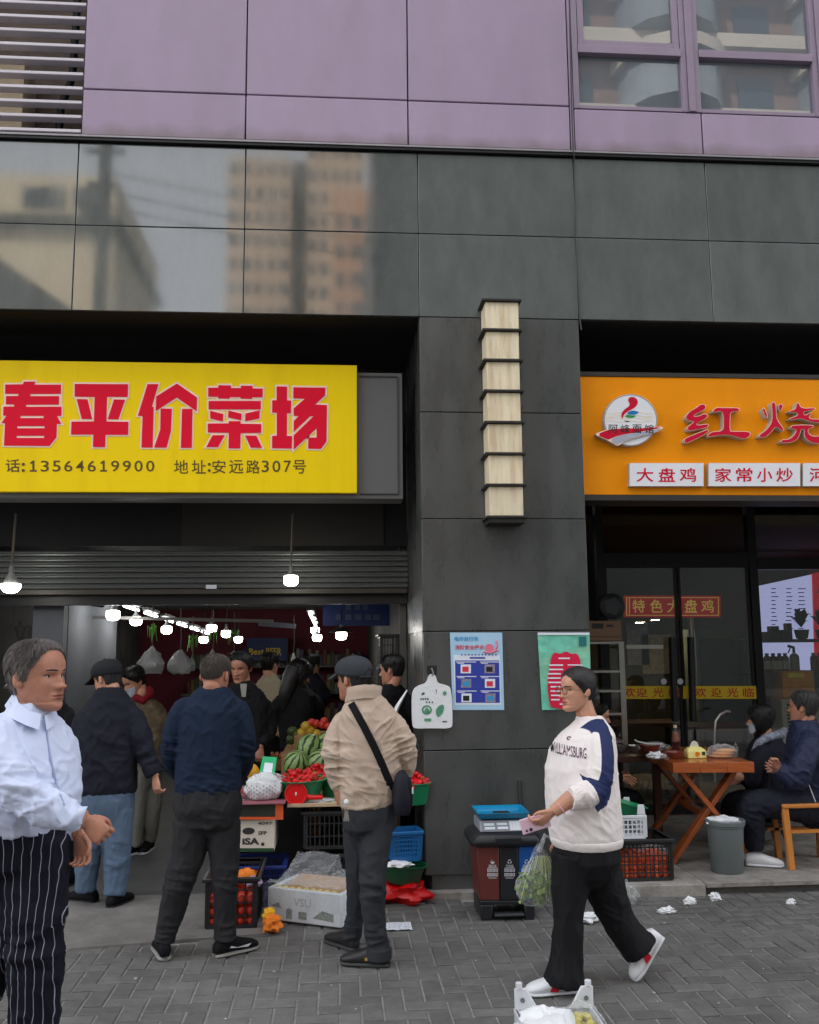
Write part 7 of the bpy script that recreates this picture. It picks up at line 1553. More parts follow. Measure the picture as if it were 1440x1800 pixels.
q.wear('trousers', [m_bpant], F, [(1030, 1540, 44, 42), (1031, 1510, 58, 52), (1031, 1470, 56, 50)], [([(1010, 1505, -.03), (1003, 1560, -.04), (1000, 1615, -.05), (997, 1670, -.05), (992, 1718, -.05), (991, 1730, -.05)], [40, 32, 25, 27, 34, 35]), ([(1046, 1505, .06), (1064, 1560, .07), (1086, 1614, .08), (1108, 1648, .08), (1122, 1665, .08), (1126, 1670, .08)], [42, 36, 29, 29, 33, 34])], .0075, .0035, [((1075, 1590, .0), .09, (.5, 0, .85), 18, .005), ((1000, 1690, -.1), .12, (1, 0, 0), 10, .005)], (8, 8, 3))
m_wsh = mat('white_leather', S(226, 226, 228), .4, var=.05); m_rsh = mat('red_patch', S(196, 24, 44), .4)
sh_a = q.p(995, 1728, -.05); hl, dd, sd_, uu, so_ = q.shoe(Vector((sh_a.x, sh_a.y, 0)), (-1, -.08, 0), .275, m_wsh, m_whp)
for sg_ in (-1, 1): k = MB(); k.prism([[hl + dd * a + uu * b + sd_ * (.0495 * sg_) for a, b in ((.12, .025), (.165, .027), (.135, .08), (.105, .08))]], sd_ * (.002 * sg_)); obj('red_patch', k, m_rsh, so_)
toe = q.p(1120, 1728, .08); toe.z = .0; pt2 = radians(52); hl2 = toe + (Vector((cos(pt2), .08, sin(pt2)))) * .26
hl, dd, sd_, uu, so_ = q.shoe(hl2, (-1, -.08, 0), .27, m_wsh, m_whp, pitch=pt2)
for sg_ in (-1, 1): k = MB(); k.prism([[hl + dd * a + uu * b + sd_ * (.0495 * sg_) for a, b in ((.12, .025), (.165, .027), (.135, .08), (.105, .08))]], sd_ * (.002 * sg_)); obj('red_patch', k, m_rsh, so_)
bpy.context.view_layer.update()
def wrap_text(o, base, s_, rect, Yref, m, name, bold=.012, lift=.002, bend=0):
    v, f = text_mesh(s_, bold); lo_, hi_ = v.min(0), v.max(0); u = (v - lo_) / (hi_ - lo_); x0, y0, x1, y1 = rect; k = MB(); pts = []
    for a, b in u:
        px = x0 + (x1 - x0) * a; py = y1 - (y1 - y0) * b + bend * (a - .5) ** 2 * 4 + (a * 14)
        l_, n_ = front_on(o, px, py, Yref, base); pts.append(l_ - Vector(ray(px, py)).normalized() * .004)
    k.add(pts, f); return obj(name, k, m, o)
wrap_text(sw, q.base, 'WILLIAMSBURG', (966, 1303, 1031, 1322), q.Y - .2, cloth('print_maroon', S(84, 46, 76), .8), 'chest_lettering', 0, bend=-2)
k = MB(); l_, n_ = front_on(sw, 1001, 1298, q.Y - .2, q.base); dv = -Vector(ray(1001, 1298)).normalized(); k.tube([l_ + dv * .005 + Vector((.012 * cos(a * pi / 6), 0, .008 * sin(a * pi / 6))) for a in range(13)], .003, 5); obj('chest_emblem', k, MATS['print_maroon'], sw)
q.done(m_skin)
# vegetable bag in her far hand
c = q.p(949, 1545, .14); vb = thing('vegetable_bag', 'clear bag of leafy green vegetables hanging by the walking woman', 'plastic bag', c); m_veg = mat('leaf_green', S(150, 176, 96), .5, var=.3, vs=20); m_veg2 = mat('stalk_pale', S(196, 204, 150), .5, var=.15)
rw, rh = 44 * q.k, 54 * q.k; k = MB(); k2 = MB()
for i in range(150):
    a = random.uniform(0, 6.28); r0 = random.uniform(.1, .9) * rw; p0 = c + Vector((cos(a) * r0 * .4 + .01, sin(a) * r0 * .3, rh * .7)); p1 = c + Vector((cos(a) * r0, sin(a) * r0 * .5, -rh * random.uniform(.3, .75))); p1.x -= .012
    if i % 3 == 0: k2.tube([p0, p0.lerp(p1, .5) + Vector((cos(a) * .01, 0, 0)), p1], [.003, .005, .003], 5, flat=.5); continue
    for _ in range(2):
        b0 = p0.lerp(p1, random.uniform(.35, 1)); dr = Vector((random.gauss(0, 1), random.gauss(0, .6), random.gauss(-.5, .7))).normalized(); L_ = random.uniform(.03, .06); sd_ = dr.cross(Vector((random.gauss(0, 1), random.gauss(0, 1), .3))).normalized() * L_ * .32; up_ = dr.cross(sd_).normalized() * L_ * .18
        k.add([b0, b0 + dr * L_ * .4 + sd_ + up_, b0 + dr * L_ * .8 + sd_ * .7 - up_, b0 + dr * L_, b0 + dr * L_ * .8 - sd_ * .7 + up_, b0 + dr * L_ * .4 - sd_ - up_, b0 + dr * L_ * .5], [(0, 1, 6), (1, 2, 6), (2, 3, 6), (3, 4, 6), (4, 5, 6), (5, 0, 6)])
tag(obj('leaves', k, m_veg, vb), kind='stuff'); tag(obj('stalks', k2, m_veg2, vb), kind='stuff'); obj('bag', lumpy(c, (rw * .95, rw * .6, rh), 2.2, .2, top=.25), m_film, vb)
obj('bag_neck', MB().tube([c + Vector((.0, 0, rh * .85)), c + Vector((.035, .0, rh + .06)), q.p(980, 1482, .15)], [.03, .018, .012], 8, flat=.5), m_film, vb)
# ---------------------------------------------------------- 3: man in navy sweater, from behind
q = Person('man with cropped hair in navy sweater seen from behind at the market front', G(340, 1682).y, 345); F = (.12, .99, 0)
q.wear('sweater', [m_navy_s], F, [(366, 1394, 53, 38), (366, 1384, 55, 39), (366, 1365, 55, 39), (367, 1330, 54, 39), (369, 1280, 56, 39), (371, 1250, 56, 36), (373, 1230, 46, 29), (375, 1214, 30, 24), (376, 1208, 23, 22)],
       [([(318, 1242, 0), (308, 1282, .0), (302, 1315, .02), (306, 1345, .12), (316, 1358, .26)], [22, 20, 19, 18, 15]), ([(422, 1242, 0), (428, 1285, .0), (430, 1318, .02), (426, 1345, .12), (418, 1358, .26)], [22, 20, 19, 18, 15])], .008, .004,
       [((302, 1315, -.03), .07, (.2, 0, 1), 20, .007), ((430, 1318, -.03), .07, (.2, 0, 1), 20, .007), ((366, 1370, -.15), .14, (.15, 0, 1), 14, .005), ((330, 1240, -.1), .1, (.7, 0, .7), 14, .005), ((412, 1240, -.1), .1, (-.7, 0, .7), 14, .005)], (7, 7, 4))
q.head(378, 1186, .240, (.32, .93, -.18), skin=m_skin2, hair=m_buzz, style='buzz', th=.0045, wide=1.02, neck=(375, 1214), neck_r=.058, face=False, lump=.1)
q.hand(q.p(314, 1358, .29), (.4, .9, -.2), (0, 0, 1), 1, fore=q.p(308, 1354, .24)); q.hand(q.p(423, 1358, .29), (-.4, .9, -.2), (0, 0, 1), 1, fore=q.p(430, 1354, .24))
tr_ = q.wear('trousers', [m_blkpant], F, [(366, 1450, 50, 36), (366, 1418, 57, 42), (366, 1384, 53, 38)], [([(338, 1445, 0), (331, 1500, .0), (315, 1550, -.02), (300, 1610, 0), (290, 1645, .0), (288, 1656, 0)], [31, 28, 25, 20, 17, 17]), ([(394, 1445, 0), (395, 1500, .0), (396, 1550, -.02), (395, 1610, 0), (396, 1640, .0), (396, 1652, 0)], [29, 25, 21, 18, 17.5, 18])], .0085, .004, [((318, 1548, -.08), .08, (.2, 0, 1), 18, .007), ((403, 1548, -.08), .08, (.1, 0, 1), 18, .007), ((292, 1640, -.05), .06, (0, 0, 1), 26, .006), ((399, 1638, -.05), .06, (0, 0, 1), 26, .006), ((366, 1440, -.12), .08, (.3, 0, 1), 18, .005)], (8, 8, 4))
bpy.context.view_layer.update()
for x0, x1 in ((322, 352), (382, 412)):
    pts = []
    for x, y in ((x0, 1404), (x0, 1432), ((x0 + x1) / 2, 1440), (x1, 1432), (x1, 1404), (x0, 1404)):
        l_, n_ = front_on(tr_, x, y, q.Y - .1, q.base); pts.append(l_ + n_ * .001)
    obj('back_pocket', MB().tube(pts, .0022, 5), m_blk, tr_)
m_gsole = mat('grey_sole', S(150, 148, 142), .6, var=.15, dirt=.3); a = q.p(288, 1660); q.shoe(Vector((a.x, a.y, 0)), (-.3, .95, 0), .28, m_blk, m_gsole); a = q.p(396, 1655); hl, dd, sd_, uu, so_ = q.shoe(Vector((a.x, a.y, 0)), (.8, .6, 0), .28, m_blk, m_gsole)
k = MB(); k.prism([[hl + dd * a_ + uu * b_ - sd_ * .047 for a_, b_ in ((.07, .05), (.19, .035), (.21, .05), (.12, .045), (.08, .06))]], sd_ * -.002); obj('white_flash', k, m_whp, so_)
q.done(m_skin2)
# ---------------------------------------------------------- 4: man in beige fleece
q = Person('man in beige fleece and dark cap with black shoulder bag, back to the street', G(632, 1694).y, 650); F = (-.22, .975, 0)
fl_ = q.wear('fleece', [m_beige], F, [(645, 1419, 44, 35), (646, 1404, 48, 38), (649, 1370, 52, 39), (650, 1325, 55, 40), (650, 1285, 56, 39), (649, 1262, 53, 36), (646, 1244, 44, 30), (643, 1228, 32, 27), (640, 1219, 25, 24)],
       [([(602, 1262, .0), (594, 1295, .0), (592, 1330, .0), (596, 1360, .02), (602, 1384, .03)], [21, 22, 24, 22, 19]), ([(694, 1266, .0), (705, 1298, .0), (711, 1325, .04), (711, 1345, .08), (706, 1366, .12)], [22, 22, 22, 20, 16])], .0065, .0028,
       [((590, 1335, -.06), .10, (.25, 0, 1), 19, .012), ((596, 1370, -.05), .06, (.2, 0, 1), 22, .009), ((710, 1320, -.03), .10, (-.3, 0, 1), 19, .011), ((650, 1395, -.12), .12, (.3, 0, 1), 13, .007), ((620, 1262, -.1), .09, (.8, 0, .5), 14, .006), ((682, 1272, -.1), .09, (.8, 0, -.5), 14, .006)], (6, 6, 4))
q.collar(639, 1226, 31, 29, .075, F, m_beige, fl_, .05, 0, 1.06)
q.head(622, 1193, .238, (-.72, .68, -.08), skin=m_skin2, hair=m_hairs, style='man', th=.006, neck=(634, 1222), neck_r=.06, face=False, lump=.1); q.cap(cloth('charcoal_cap', S(58, 62, 66), .85), .66, .50, .065, .015, .4, strap=True)
q.limb(q.body, [(599, 1376, .03), (601, 1395, .02), (604, 1412, .02)], [15, 13, 11]); q.hand(q.p(604, 1412, .02), (.2, .2, -.95), (0, 1, .2), 1, (.3, .3, .2)); q.hand(q.p(706, 1368, .13), (-.5, .7, -.5), (0, .3, 1), 1, fore=q.p(708, 1356, .1))
q.wear('trousers', [m_greyp], F, [(650, 1455, 44, 35), (650, 1432, 46, 37), (649, 1402, 42, 33)], [([(629, 1452, .06), (630, 1540, .10), (626, 1600, .18), (619, 1648, .24)], [27, 21, 16, 15.5]), ([(664, 1452, -.02), (656, 1540, -.06), (656, 1600, -.06), (662, 1652, -.05), (665, 1676, -.05)], [28, 23, 19, 18.5, 19])], .0085, .004, [((662, 1560, -.14), .10, (.15, 0, 1), 15, .007), ((664, 1650, -.1), .07, (.1, 0, 1), 22, .006), ((618, 1640, .2), .07, (.1, 0, 1), 22, .006)], (8, 8, 4))
obj('trouser_cuff', MB().lathe([(19.5 * q.k, 0), (21.5 * q.k, .004), (21.5 * q.k, .055), (19.5 * q.k, .06)], q.p(666, 1686, -.05), 20), m_greyp, q.t)
m_blsh = mat('black_leather', (.02, .02, .021), .45, var=.2, dirt=.2, dcol=(.08, .08, .08)); a = q.p(664, 1690, -.05); hl, dd, sd_, uu, so_ = q.shoe(Vector((a.x, a.y, 0)), (-.95, .28, 0), .28, m_blsh, mat('dark_sole', S(60, 60, 60), .7, var=.1)); 
k = MB(); k.prism([[hl + dd * (.12 + .013 * r * cos(t * pi / 5 + 1.2)) + uu * (.045 + .013 * r * sin(t * pi / 5 + 1.2)) + sd_ * .044 for t, r in ((i, 1 if i % 2 else .4) for i in range(10))]], sd_ * .002); obj('gold_mark', k, mat('gold_mark', S(180, 150, 80), .4), so_)
a = q.p(614, 1655, .26); q.shoe(Vector((a.x, a.y, 0)), (-.6, .8, 0), .28, m_blsh, MATS['dark_sole']); q.done(m_skin2)
bpy.context.view_layer.update()
sbg = thing('shoulder_bag', 'black crossbody bag hanging at the beige man\'s right hip', 'bag', q.p(706, 1435, -.1)); pts = []
for i in range(15):
    t = i / 14; x, y = 617 + (690 - 617) * t + 4 * sin(pi * t), 1236 + (1388 - 1236) * t; l_, n_ = front_on(fl_, x, y, q.Y - .12, q.base); pts.append((l_, n_))
k = MB(); R = []
for i, (l_, n_) in enumerate(pts):
    d = (pts[min(i + 1, 14)][0] - pts[max(i - 1, 0)][0]).normalized(); sd_ = d.cross(Vector((0, -1, 0))).normalized(); o_ = Vector((0, -.008, 0)); w_ = .021; R.append([l_ + o_ + sd_ * w_, l_ + o_ - sd_ * w_, l_ + o_ - sd_ * w_ + Vector((0, .006, 0)), l_ + o_ + sd_ * w_ + Vector((0, .006, 0))])
k.rings(R); obj('strap', k, m_blk, sbg)
b_ = pts[-1][0]; obj('buckle', MB().cbox(b_ + Vector((-.02, -.016, .035)), (.05, .008, .035), M=ry(-.5)), m_steel, sbg, bevel=.003)
c = q.p(707, 1398, -.09); obj('pouch', lumpy(c, (17 * q.k, .055, 40 * q.k), 3.9, .12), cloth('bag_nylon', S(34, 35, 44), .6, 300, .2), sbg); obj('zip', MB().tube([c + Vector((.045, -.03, .10)), c + Vector((.055, -.035, 0)), c + Vector((.05, -.03, -.06))], .004, 6), m_black, sbg); obj('zip_tag', MB().cbox(c + Vector((.056, -.042, .03)), (.008, .004, .035)), m_whp, sbg)
ky = thing('key_bunch', 'bunch of steel keys hanging from the beige man\'s belt', 'keys', q.p(609, 1440, -.1)); a = q.p(609, 1425, -.14); obj('fob', MB().ell(a + Vector((0, 0, .045)), (.014, .01, .016)), m_bagw, ky)
for dx in (-.012, .0, .012): obj('key', MB().bar(a + Vector((dx * .3, -.003, .0)), a + Vector((dx, -.004, -.055)), .009, .003, (0, 1, 0)), m_steel, ky)
obj('ring', MB().tube([a + Vector((.012 * cos(t * pi / 6), 0, .012 * sin(t * pi / 6) + .008)) for t in range(13)], .002, 5), m_steel, ky)
# ---------------------------------------------------------- 5: man in cap, navy jacket and jeans
q = Person('man in dark cap, navy jacket and blue jeans seen from behind at the left', G(190, 1592).y, 180); F = (-.2, .98, 0)
q.wear('jacket', [m_dkj], F, [(185, 1394, 50, 35), (186, 1384, 51, 37), (187, 1350, 51, 37), (189, 1300, 51, 36), (192, 1262, 50, 33), (194, 1240, 41, 27), (194, 1220, 28, 22), (193, 1208, 20, 19)],
       [([(150, 1252, .0), (141, 1290, .02), (138, 1330, .05), (141, 1375, .12)], [19, 18, 17, 14]), ([(234, 1252, 0), (246, 1290, -.02), (257, 1325, -.03), (271, 1362, -.05)], [20, 19, 17, 13])], .010, .005, [((185, 1330, -.15), .2, (.6, 0, .8), 9, .006), ((262, 1322, -.05), .09, (-.3, 0, 1), 15, .008), ((130, 1325, .0), .09, (.1, 0, 1), 15, .008)], (6, 6, 4))
q.collar(194, 1220, 22, 20, .05, F, m_dkj, q.t.children[0], .02)
q.head(189, 1192, .240, (-.80, .52, -.30), skin=m_skin, hair=m_hairs, th=.008, neck=(194, 1218), neck_r=.058, face=False); q.cap(cloth('black_cap', S(36, 37, 40), .8), .64, .50, .075, .015, .35)
q.hand(q.p(273, 1365, -.05), (.15, -.05, -.98), (-.8, .6, 0), .95, (.6, .7, .5), q.p(271, 1355, -.05)); q.hand(q.p(142, 1378, .13), (.2, .5, -.85), (.9, .2, 0), .95, fore=q.p(133, 1368, .1))
q.wear('jeans', [m_jean], F, [(183, 1440, 46, 32), (183, 1410, 50, 36), (183, 1380, 48, 34)], [([(160, 1425, 0), (154, 1500, 0), (151, 1550, .0), (150, 1568, 0)], [27, 22, 17.5, 17]), ([(208, 1425, 0), (206, 1500, -.02), (203, 1555, -.04), (201, 1575, -.05)], [27, 22.5, 18, 17.5])], .010, .004, [((205, 1505, -.1), .1, (.1, 0, 1), 14, .006), ((152, 1505, -.1), .1, (.1, 0, 1), 14, .006)], (8, 8, 4))
a = q.p(152, 1575); q.shoe(Vector((a.x, a.y + .08, 0)), (-.85, .5, 0), .27, m_blk, m_blkp); a = q.p(201, 1585, -.05); q.shoe(Vector((a.x, a.y, 0)), (.35, .94, 0), .27, m_blk, m_blkp); q.done(m_skin)
# ---------------------------------------------------------- 6: man with white cap behind the foreground man
q = Person('man in white cap and black jacket half hidden behind the foreground man', .62, 75); F = (-.5, .85, 0)
q.wear('jacket', [m_blk], F, [(78, 1400, 50, 36), (78, 1340, 54, 38), (78, 1280, 54, 36), (76, 1250, 50, 30), (70, 1228, 32, 24), (62, 1212, 20, 19)], [([(30, 1262, 0), (24, 1310, .02), (30, 1360, .1)], [19, 17, 13]), ([(122, 1262, 0), (130, 1310, 0), (128, 1370, .05)], [19, 17, 13])], .013, .005)
q.head(46, 1194, .236, (-.85, .40, -.35), hair=m_hairb, th=.008, neck=(64, 1222), face=False, skin=m_skin2, res=(40, 32)); q.cap(cloth('white_cap', S(196, 188, 182), .8), .64, .52, .08, .015, .45); q.hand(q.p(128, 1372, .05), (0, 0, -1), (-1, 0, 0), .9)
q.wear('trousers', [m_blk], F, [(80, 1440, 44, 32), (80, 1390, 46, 34)], [([(60, 1430, 0), (62, 1545, 0)], [25, 18]), ([(104, 1430, 0), (118, 1545, 0)], [25, 18])], .013, .004)
for x, d in ((62, -.3), (120, .2)): a = q.p(x, 1550); q.shoe(Vector((a.x, a.y, 0)), (d, 1, 0), .27, m_blk, m_blkp)
q.done(m_skin2)
# ---------------------------------------------------------- 7: masked woman
m_camo = cloth('patterned_coat', S(96, 84, 66), .85, 200, .2, .9); m_mask = mat('mask_blue', S(196, 206, 216), .7, var=.05)
q = Person('dark-haired woman with face mask and patterned coat bending towards the stall', 1.7, 255); F = (-.5, -.75, 0)
q.wear('coat', [m_camo], F, [(262, 1345, 34, 28), (264, 1300, 35, 29), (264, 1262, 34, 26), (258, 1240, 28, 20), (250, 1226, 17, 15)], [([(240, 1255, -.1), (236, 1290, -.14), (245, 1318, -.2)], [13, 12, 9]), ([(284, 1255, .05), (294, 1295, .0), (290, 1325, -.05)], [13, 12, 9])], .014, .006)
q.head(236, 1196, .228, (-.66, -.58, -.48), hair=m_hairb, style='woman', th=.016, neck=(250, 1228), res=(56, 44), lump=.4); obj('mask', MB().rings([[q.W(hpt(-1.1 + 2.2 * j / 14, t, .007, 1)) for j in range(15)] + [q.W(hpt(1.1 - 2.2 * j / 14, t, .002, 1)) for j in range(15)] for t in (.03, .1, .2, .3, .38)]), m_mask, q.t)
obj('scarf', MB().tube([q.p(x, y, dy) for x, y, dy in ((238, 1226, -.06), (252, 1232, -.1), (264, 1222, -.04), (262, 1212, .04))], .035, 10), cloth('red_scarf', S(130, 26, 36)), q.t); q.hand(q.p(245, 1320, -.2), (-.3, -.4, -.85), (-1, 0, 0), .9)
q.wear('trousers', [m_lgp], F, [(256, 1360, 30, 25), (258, 1335, 33, 27)], [([(246, 1355, -.05), (240, 1430, -.05), (236, 1490, -.05)], [17, 14, 12]), ([(270, 1355, .05), (268, 1430, .05), (262, 1478, .1)], [17, 14, 12])], .014, .004)
a = q.p(234, 1492, -.05); q.shoe(Vector((a.x, a.y, 0)), (-.5, -.8, 0), .25, m_blk, m_whp); a = q.p(262, 1485, .1); q.shoe(Vector((a.x, a.y, 0)), (-.2, -1, 0), .25, m_blk, m_whp); q.done()
# ---------------------------------------------------------- 8: vendor facing the street
q = Person('dark-jacketed man facing the street behind the payment stand', 1.0, 430); F = (-.15, -.98, 0)
jk = q.wear('jacket', [m_blk], F, [(432, 1400, 40, 26), (432, 1340, 42, 28), (432, 1280, 43, 28), (431, 1240, 42, 26), (430, 1218, 33, 20), (428, 1204, 20, 17), (427, 1197, 15, 15)], [([(396, 1236, 0), (390, 1280, 0), (398, 1325, -.05)], [16, 15, 11]), ([(468, 1236, 0), (473, 1280, 0), (460, 1312, -.1)], [16, 15, 11])], .012, .005)
q.head(424, 1173, .236, (-.30, -.92, -.22), hair=m_hairb, th=.015, neck=(428, 1205), skin=m_skin2, lip=m_lip2, res=(72, 60), lump=.4); q.hand(q.p(458, 1314, -.11), (-.1, -.2, -.95), (-.9, -.2, 0), .95, fore=q.p(461, 1306, -.09)); q.hand(q.p(398, 1328, -.05), (0, -.1, -1), (1, 0, 0), .95)
k = MB(); k.add([q.p(422, 1202, -.14), q.p(434, 1202, -.14), q.p(432, 1225, -.16), q.p(425, 1225, -.16)], [(0, 1, 2, 3)]); obj('undershirt', k, m_lgp, jk)
q.wear('trousers', [m_blk], F, [(432, 1420, 36, 24), (432, 1390, 38, 26)], [([(418, 1410, 0), (416, 1530, 0)], [18, 14]), ([(446, 1410, 0), (448, 1530, 0)], [18, 14])], .015, .003)
for x in (416, 448): a = q.p(x, 1530); q.shoe(Vector((a.x, a.y, 0)), (0, -1, 0), .26, m_blk, m_blkp)
q.done(m_skin2)
# ---------------------------------------------------------- 9 to 11: people further inside, dark
def shopper(label, Y0, x, top, F, Fh, m, hair, style, w_=36, lean=0, hh=.235, sk=None, wide_h=.012):
    q = Person(label, Y0, x); k_ = q.k; hp_ = hh / k_; z = lambda m_: (1.72 - m_) / k_ + 1139
    ys, yw, yh = top + hp_ + .06 / k_, z(1.0), z(.85)
    q.wear('jacket', [m], F, [(x, yh, w_ * .86, w_ * .62), (x, yw, w_ * .9, w_ * .62), (x + lean, (ys + yw) / 2, w_, w_ * .66), (x + lean * 1.5, ys + 6, w_ * .95, w_ * .55), (x + lean * 1.8, ys - 6, w_ * .55, w_ * .4), (x + lean * 2, ys - 14, w_ * .36, w_ * .36)], [([(x + lean - w_ * .85, ys + 10, 0), (x + lean - w_ * 1.0, (ys + yw) / 2, 0), (x - w_ * .8, yw - 5, .1)], [w_ * .36, w_ * .33, w_ * .24]), ([(x + lean + w_ * .85, ys + 10, 0), (x + lean + w_ * 1.0, (ys + yw) / 2, 0), (x + w_ * .8, yw - 5, .1)], [w_ * .36, w_ * .33, w_ * .24])], .015, .005)
    q.head(x + lean * 2.2, top + hp_ / 2, hh, Fh, hair=hair, style=style, th=wide_h, neck=(x + lean * 1.9, ys - 8), face=True, res=(48, 40), skin=sk)
    for sg_ in (-1, 1): q.hand(q.p(x + sg_ * w_ * .8, yw - 3, .12), (0, .3, -.9), (-sg_, .2, 0), .9)
    q.wear('trousers', [m_blk], F, [(x, yh + 15, w_ * .75, w_ * .5), (x, yh - 10, w_ * .8, w_ * .55)], [([(x - w_ * .4, yh, 0), (x - w_ * .42, z(.08), 0)], [w_ * .4, w_ * .28]), ([(x + w_ * .4, yh, 0), (x + w_ * .42, z(.08), 0)], [w_ * .4, w_ * .28])], .016, .003)
    for sg_ in (-1, 1): a = q.p(x + sg_ * w_ * .42, z(.08)); q.shoe(Vector((a.x, a.y, 0)), F, .26, m_blk, m_blkp)
    q.done(sk); return q
shopper('person in cream vest with back turned deep inside the market', 3.0, 474, 1148, (.3, .95, 0), (.5, .85, 0), cloth('cream_vest', S(168, 156, 132)), m_hairb, 'man', 27)
q = shopper('long-haired woman in black bending right behind the watermelons', 2.0, 520, 1162, (.6, .8, 0), (.8, .25, -.45), m_blk, m_hairb, 'bob', 36, 3, .228, wide_h=.02)
obj('long_hair', MB().tube(*catmull([q.p(520, 1172, -.02), q.p(512, 1192, -.04), q.p(503, 1222, -.06), q.p(499, 1250, -.06)], [.075, .085, .07, .02]), 14), m_hairb, q.t, smooth=True)
shopper('dark-clothed man looking left just inside the market by the pillar', .95, 690, 1152, (-.5, .86, 0), (-.82, .5, -.1), m_blk, m_hairb, 'man', 34, 0, .235, m_skin2)
shopper('person in dark clothes behind the long-haired woman at the back stalls', 4.2, 548, 1152, (.2, .97, 0), (.6, .8, 0), m_dkj, m_hairb, 'man', 25)
# ---------------------------------------------------------- 12: seated man, right edge
q = Person('grey-haired man in navy jacket seated on the wooden chair eating', seat_c.y + .02, 1425); F = (-.96, .28, 0)
jk = q.wear('jacket', [cloth('navy_windbreaker', S(36, 42, 66), .55, 300, .1)], F, [(1430, 1436, 44, 50), (1431, 1415, 44, 50), (1432, 1370, 46, 48), (1430, 1330, 48, 46), (1426, 1300, 47, 40), (1420, 1283, 36, 30), (1414, 1272, 22, 22), (1412, 1266, 19, 20)],
       [([(1424, 1302, -.18), (1410, 1345, -.24), (1402, 1368, -.24), (1385, 1362, -.22), (1372, 1352, -.19)], [22, 21, 20, 17, 13]), ([(1424, 1302, .18), (1400, 1350, .2), (1372, 1352, .05)], [20, 18, 12])], .009, .005, [((1405, 1360, -.28), .09, (.7, 0, .7), 18, .007), ((1430, 1400, -.2), .12, (.3, 0, 1), 12, .006)], (7, 7, 5))
q.collar(1414, 1274, 22, 22, .045, F, MATS['navy_windbreaker'], jk, .02)
q.head(1413, 1243, .240, (-.70, .70, .02), skin=m_skin2, hair=m_hairs, th=.012, neck=(1416, 1276), neck_r=.057, face=False, lump=.3)
q.hand(q.p(1371, 1350, -.18), (-.75, .1, .45), (0, -.2, 1), .95, (.9, .9, .6), q.p(1380, 1356, -.2), (.032, .027), side=-1); q.hand(q.p(1371, 1354, .02), (-.8, -.3, .2), (0, 0, 1), .95, (.8, .8, .6))
single('flatbread_piece', MB().ell(q.p(1361, 1335, -.13), (.035, .03, .014), 12, 8), m_bread, q.p(1361, 1335, -.13), 'torn piece of flatbread held in the seated man\'s fingers', 'bread')
q.wear('trousers', [m_dkj], F, [(1440, 1436, 40, 46), (1432, 1410, 42, 50)], [([(1428, 1420, -.10), (1370, 1414, -.12), (1326, 1416, -.12), (1326, 1460, -.10), (1328, 1494, -.08)], [27, 25, 22, 18, 15]), ([(1428, 1420, .10), (1370, 1414, .12), (1318, 1414, .12), (1312, 1460, .12), (1306, 1485, .14)], [27, 25, 22, 18, 15])], .010, .005, [((1330, 1425, -.2), .09, (.6, 0, .8), 16, .006)], (7, 7, 6))
obj('pocket_zip', MB().tube([q.p(1421, 1376, -.23), q.p(1434, 1410, -.24)], .003, 5), m_whp, jk)
a = q.p(1326, 1500, -.08); q.shoe(Vector((a.x, a.y, 0)), (-1, .15, 0) if 0 else (.9, -.3, 0), .27, m_wsh, m_whp, ground=.08); a = q.p(1306, 1492, .14); q.shoe(Vector((a.x, a.y, 0)), (-1, .1, 0), .27, m_wsh, m_whp, ground=.08); q.done(m_skin2)
# ---------------------------------------------------------- 13: seated woman
q = Person('woman with black bob and dark jacket seated behind the wooden table', 1.05, 1350); F = (-.9, .3, 0)
q.wear('jacket', [cloth('ink_jacket', S(30, 31, 40))], F, [(1352, 1412, 36, 40), (1350, 1380, 36, 38), (1348, 1345, 38, 38), (1350, 1318, 38, 34), (1350, 1302, 28, 26), (1350, 1292, 18, 18)], [([(1340, 1318, -.15), (1325, 1350, -.2), (1322, 1372, -.2), (1310, 1366, -.18)], [17, 16, 15, 11]), ([(1345, 1318, .15), (1325, 1360, .2), (1305, 1370, .1)], [17, 15, 11])], .011, .005)
m_patt = mat('patterned_lining', S(150, 156, 170), .8, var=.9, vs=40, dirt=1, dcol=S(36, 44, 70), ds=30); obj('collar_lining', MB().tube(*catmull([q.p(x, y, dy) for x, y, dy in ((1324, 1324, -.12), (1334, 1306, -.14), (1352, 1296, -.12), (1374, 1290, -.05), (1378, 1284, .06))], [.018, .03, .034, .036, .03], 4), 10), m_patt, q.t)
q.head(1338, 1265, .226, (-.86, .34, -.05), hair=m_hairb, style='bob', th=.022, neck=(1348, 1298), neck_r=.05, res=(56, 44), lump=.12); obj('mask', MB().rings([[q.W(hpt(-1.1 + 2.2 * j / 14, t, .007, 1)) for j in range(15)] + [q.W(hpt(1.1 - 2.2 * j / 14, t, .002, 1)) for j in range(15)] for t in (.03, .1, .2, .3, .38)]), m_mask, q.t)
q.hand(q.p(1308, 1366, -.18), (-.9, 0, -.1), (0, -.3, 1), .9, (.7, .7, .5)); q.hand(q.p(1304, 1370, .1), (-.9, -.2, -.1), (0, 0, 1), .9)
q.wear('trousers', [m_blk], F, [(1355, 1420, 34, 38), (1352, 1400, 36, 40)], [([(1348, 1412, -.09), (1296, 1410, -.1), (1292, 1450, -.1), (1292, 1474, -.1)], [21, 18, 15, 13]), ([(1348, 1412, .09), (1290, 1410, .1), (1284, 1450, .1), (1282, 1474, .1)], [21, 18, 15, 13])], .012, .004)
for x, dy in ((1290, -.1), (1282, .1)): a = q.p(x, 1476, dy); q.shoe(Vector((a.x, a.y, 0)), (-.9, -.2, 0), .25, m_wsh, m_whp, ground=.08)
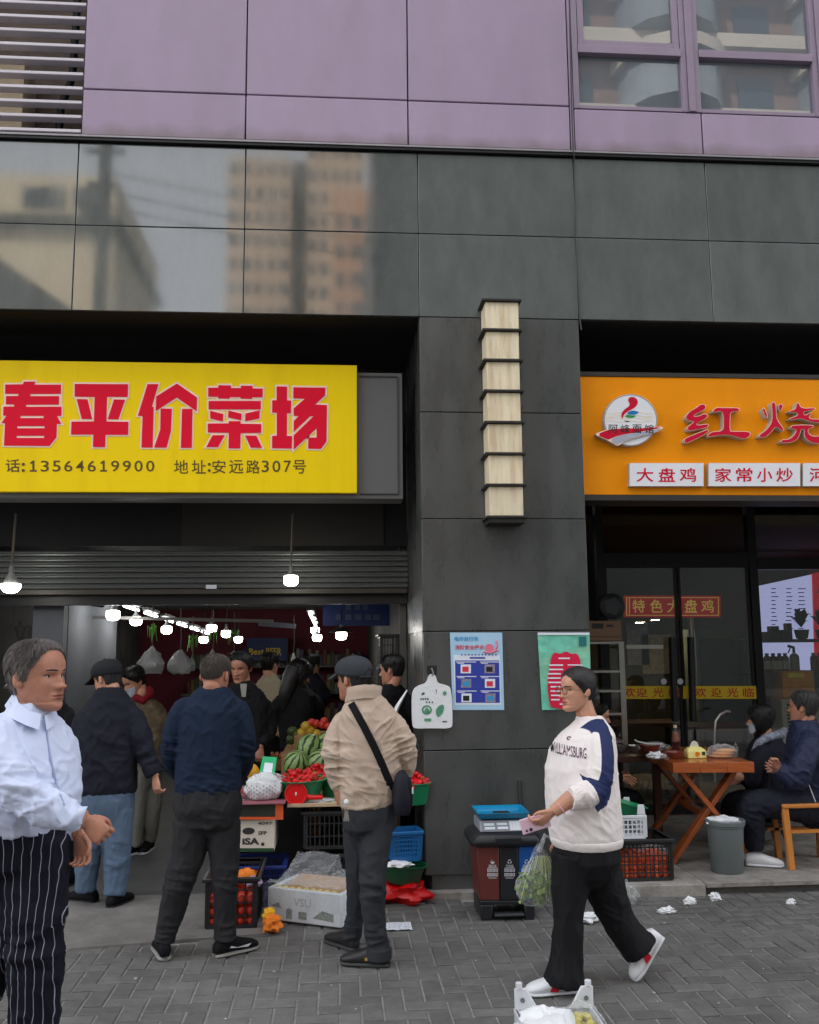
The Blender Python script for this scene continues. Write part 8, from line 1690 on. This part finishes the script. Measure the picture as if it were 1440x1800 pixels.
c = q.p(1345, 1414, .0); st = thing('stool', 'dark stool under the seated woman', 'stool', (c.x, c.y, .08)); obj('seat', MB().lathe([(.16, c.z - .17), (.17, c.z - .15), (.17, c.z - .13), (.01, c.z - .125)], (c.x, c.y, 0), 20), m_blkp, st)
for a in range(4): obj('leg', MB().tube([(c.x + .12 * cos(a * pi / 2 + .8), c.y + .12 * sin(a * pi / 2 + .8), c.z - .17), (c.x + .17 * cos(a * pi / 2 + .8), c.y + .17 * sin(a * pi / 2 + .8), .082)], .014, 8), m_blkp, st)
q.done()
# ---------------------------------------------------------- 14: diner hidden behind the walking woman
q = Person('diner in dark clothes at the rear table, mostly hidden by the walking woman', 1.35, 1060); F = (.95, -.2, 0)
q.wear('jacket', [m_blk], F, [(1058, 1412, 30, 34), (1056, 1370, 32, 33), (1054, 1330, 33, 33), (1052, 1305, 32, 28), (1050, 1290, 18, 18)], [([(1058, 1312, -.15), (1066, 1350, -.2), (1080, 1364, -.2), (1090, 1366, -.18)], [15, 14, 12, 10]), ([(1050, 1312, .14), (1066, 1352, .18), (1085, 1362, .12)], [15, 13, 10])], .013, .004)
q.head(1050, 1258, .23, (.9, -.2, -.2), hair=m_hairb, neck=(1051, 1294), res=(40, 32)); q.hand(q.p(1092, 1367, -.18), (.9, 0, -.25), (0, -.3, 1), .9, (.5, .6, .4)); q.hand(q.p(1087, 1363, .12), (.9, 0, -.2), (0, 0, 1), .9)
q.wear('trousers', [m_blk], F, [(1056, 1425, 30, 34), (1056, 1405, 31, 35)], [([(1062, 1412, -.09), (1112, 1406, -.1), (1112, 1450, -.1), (1110, 1478, -.1)], [20, 18, 14, 12]), ([(1062, 1412, .09), (1112, 1406, .1), (1112, 1450, .1), (1110, 1478, .1)], [20, 18, 14, 12])], .013, .004)
c = q.p(1060, 1420); st = thing('stool', 'dark stool under the hidden diner', 'stool', (c.x, c.y, .08)); obj('seat', MB().lathe([(.16, c.z - .15), (.17, c.z - .13), (.01, c.z - .12)], (c.x, c.y, 0), 20), mat('red_seat', S(120, 30, 34), .5), st); obj('leg', MB().tube([(c.x, c.y, c.z - .15), (c.x, c.y, .082)], .03, 10), m_blkp, st)
for dy in (-.1, .1): a = q.p(1110, 1480, dy); q.shoe(Vector((a.x, a.y, 0)), (1, 0, 0), .26, m_blk, m_blkp, ground=.08)
q.done()
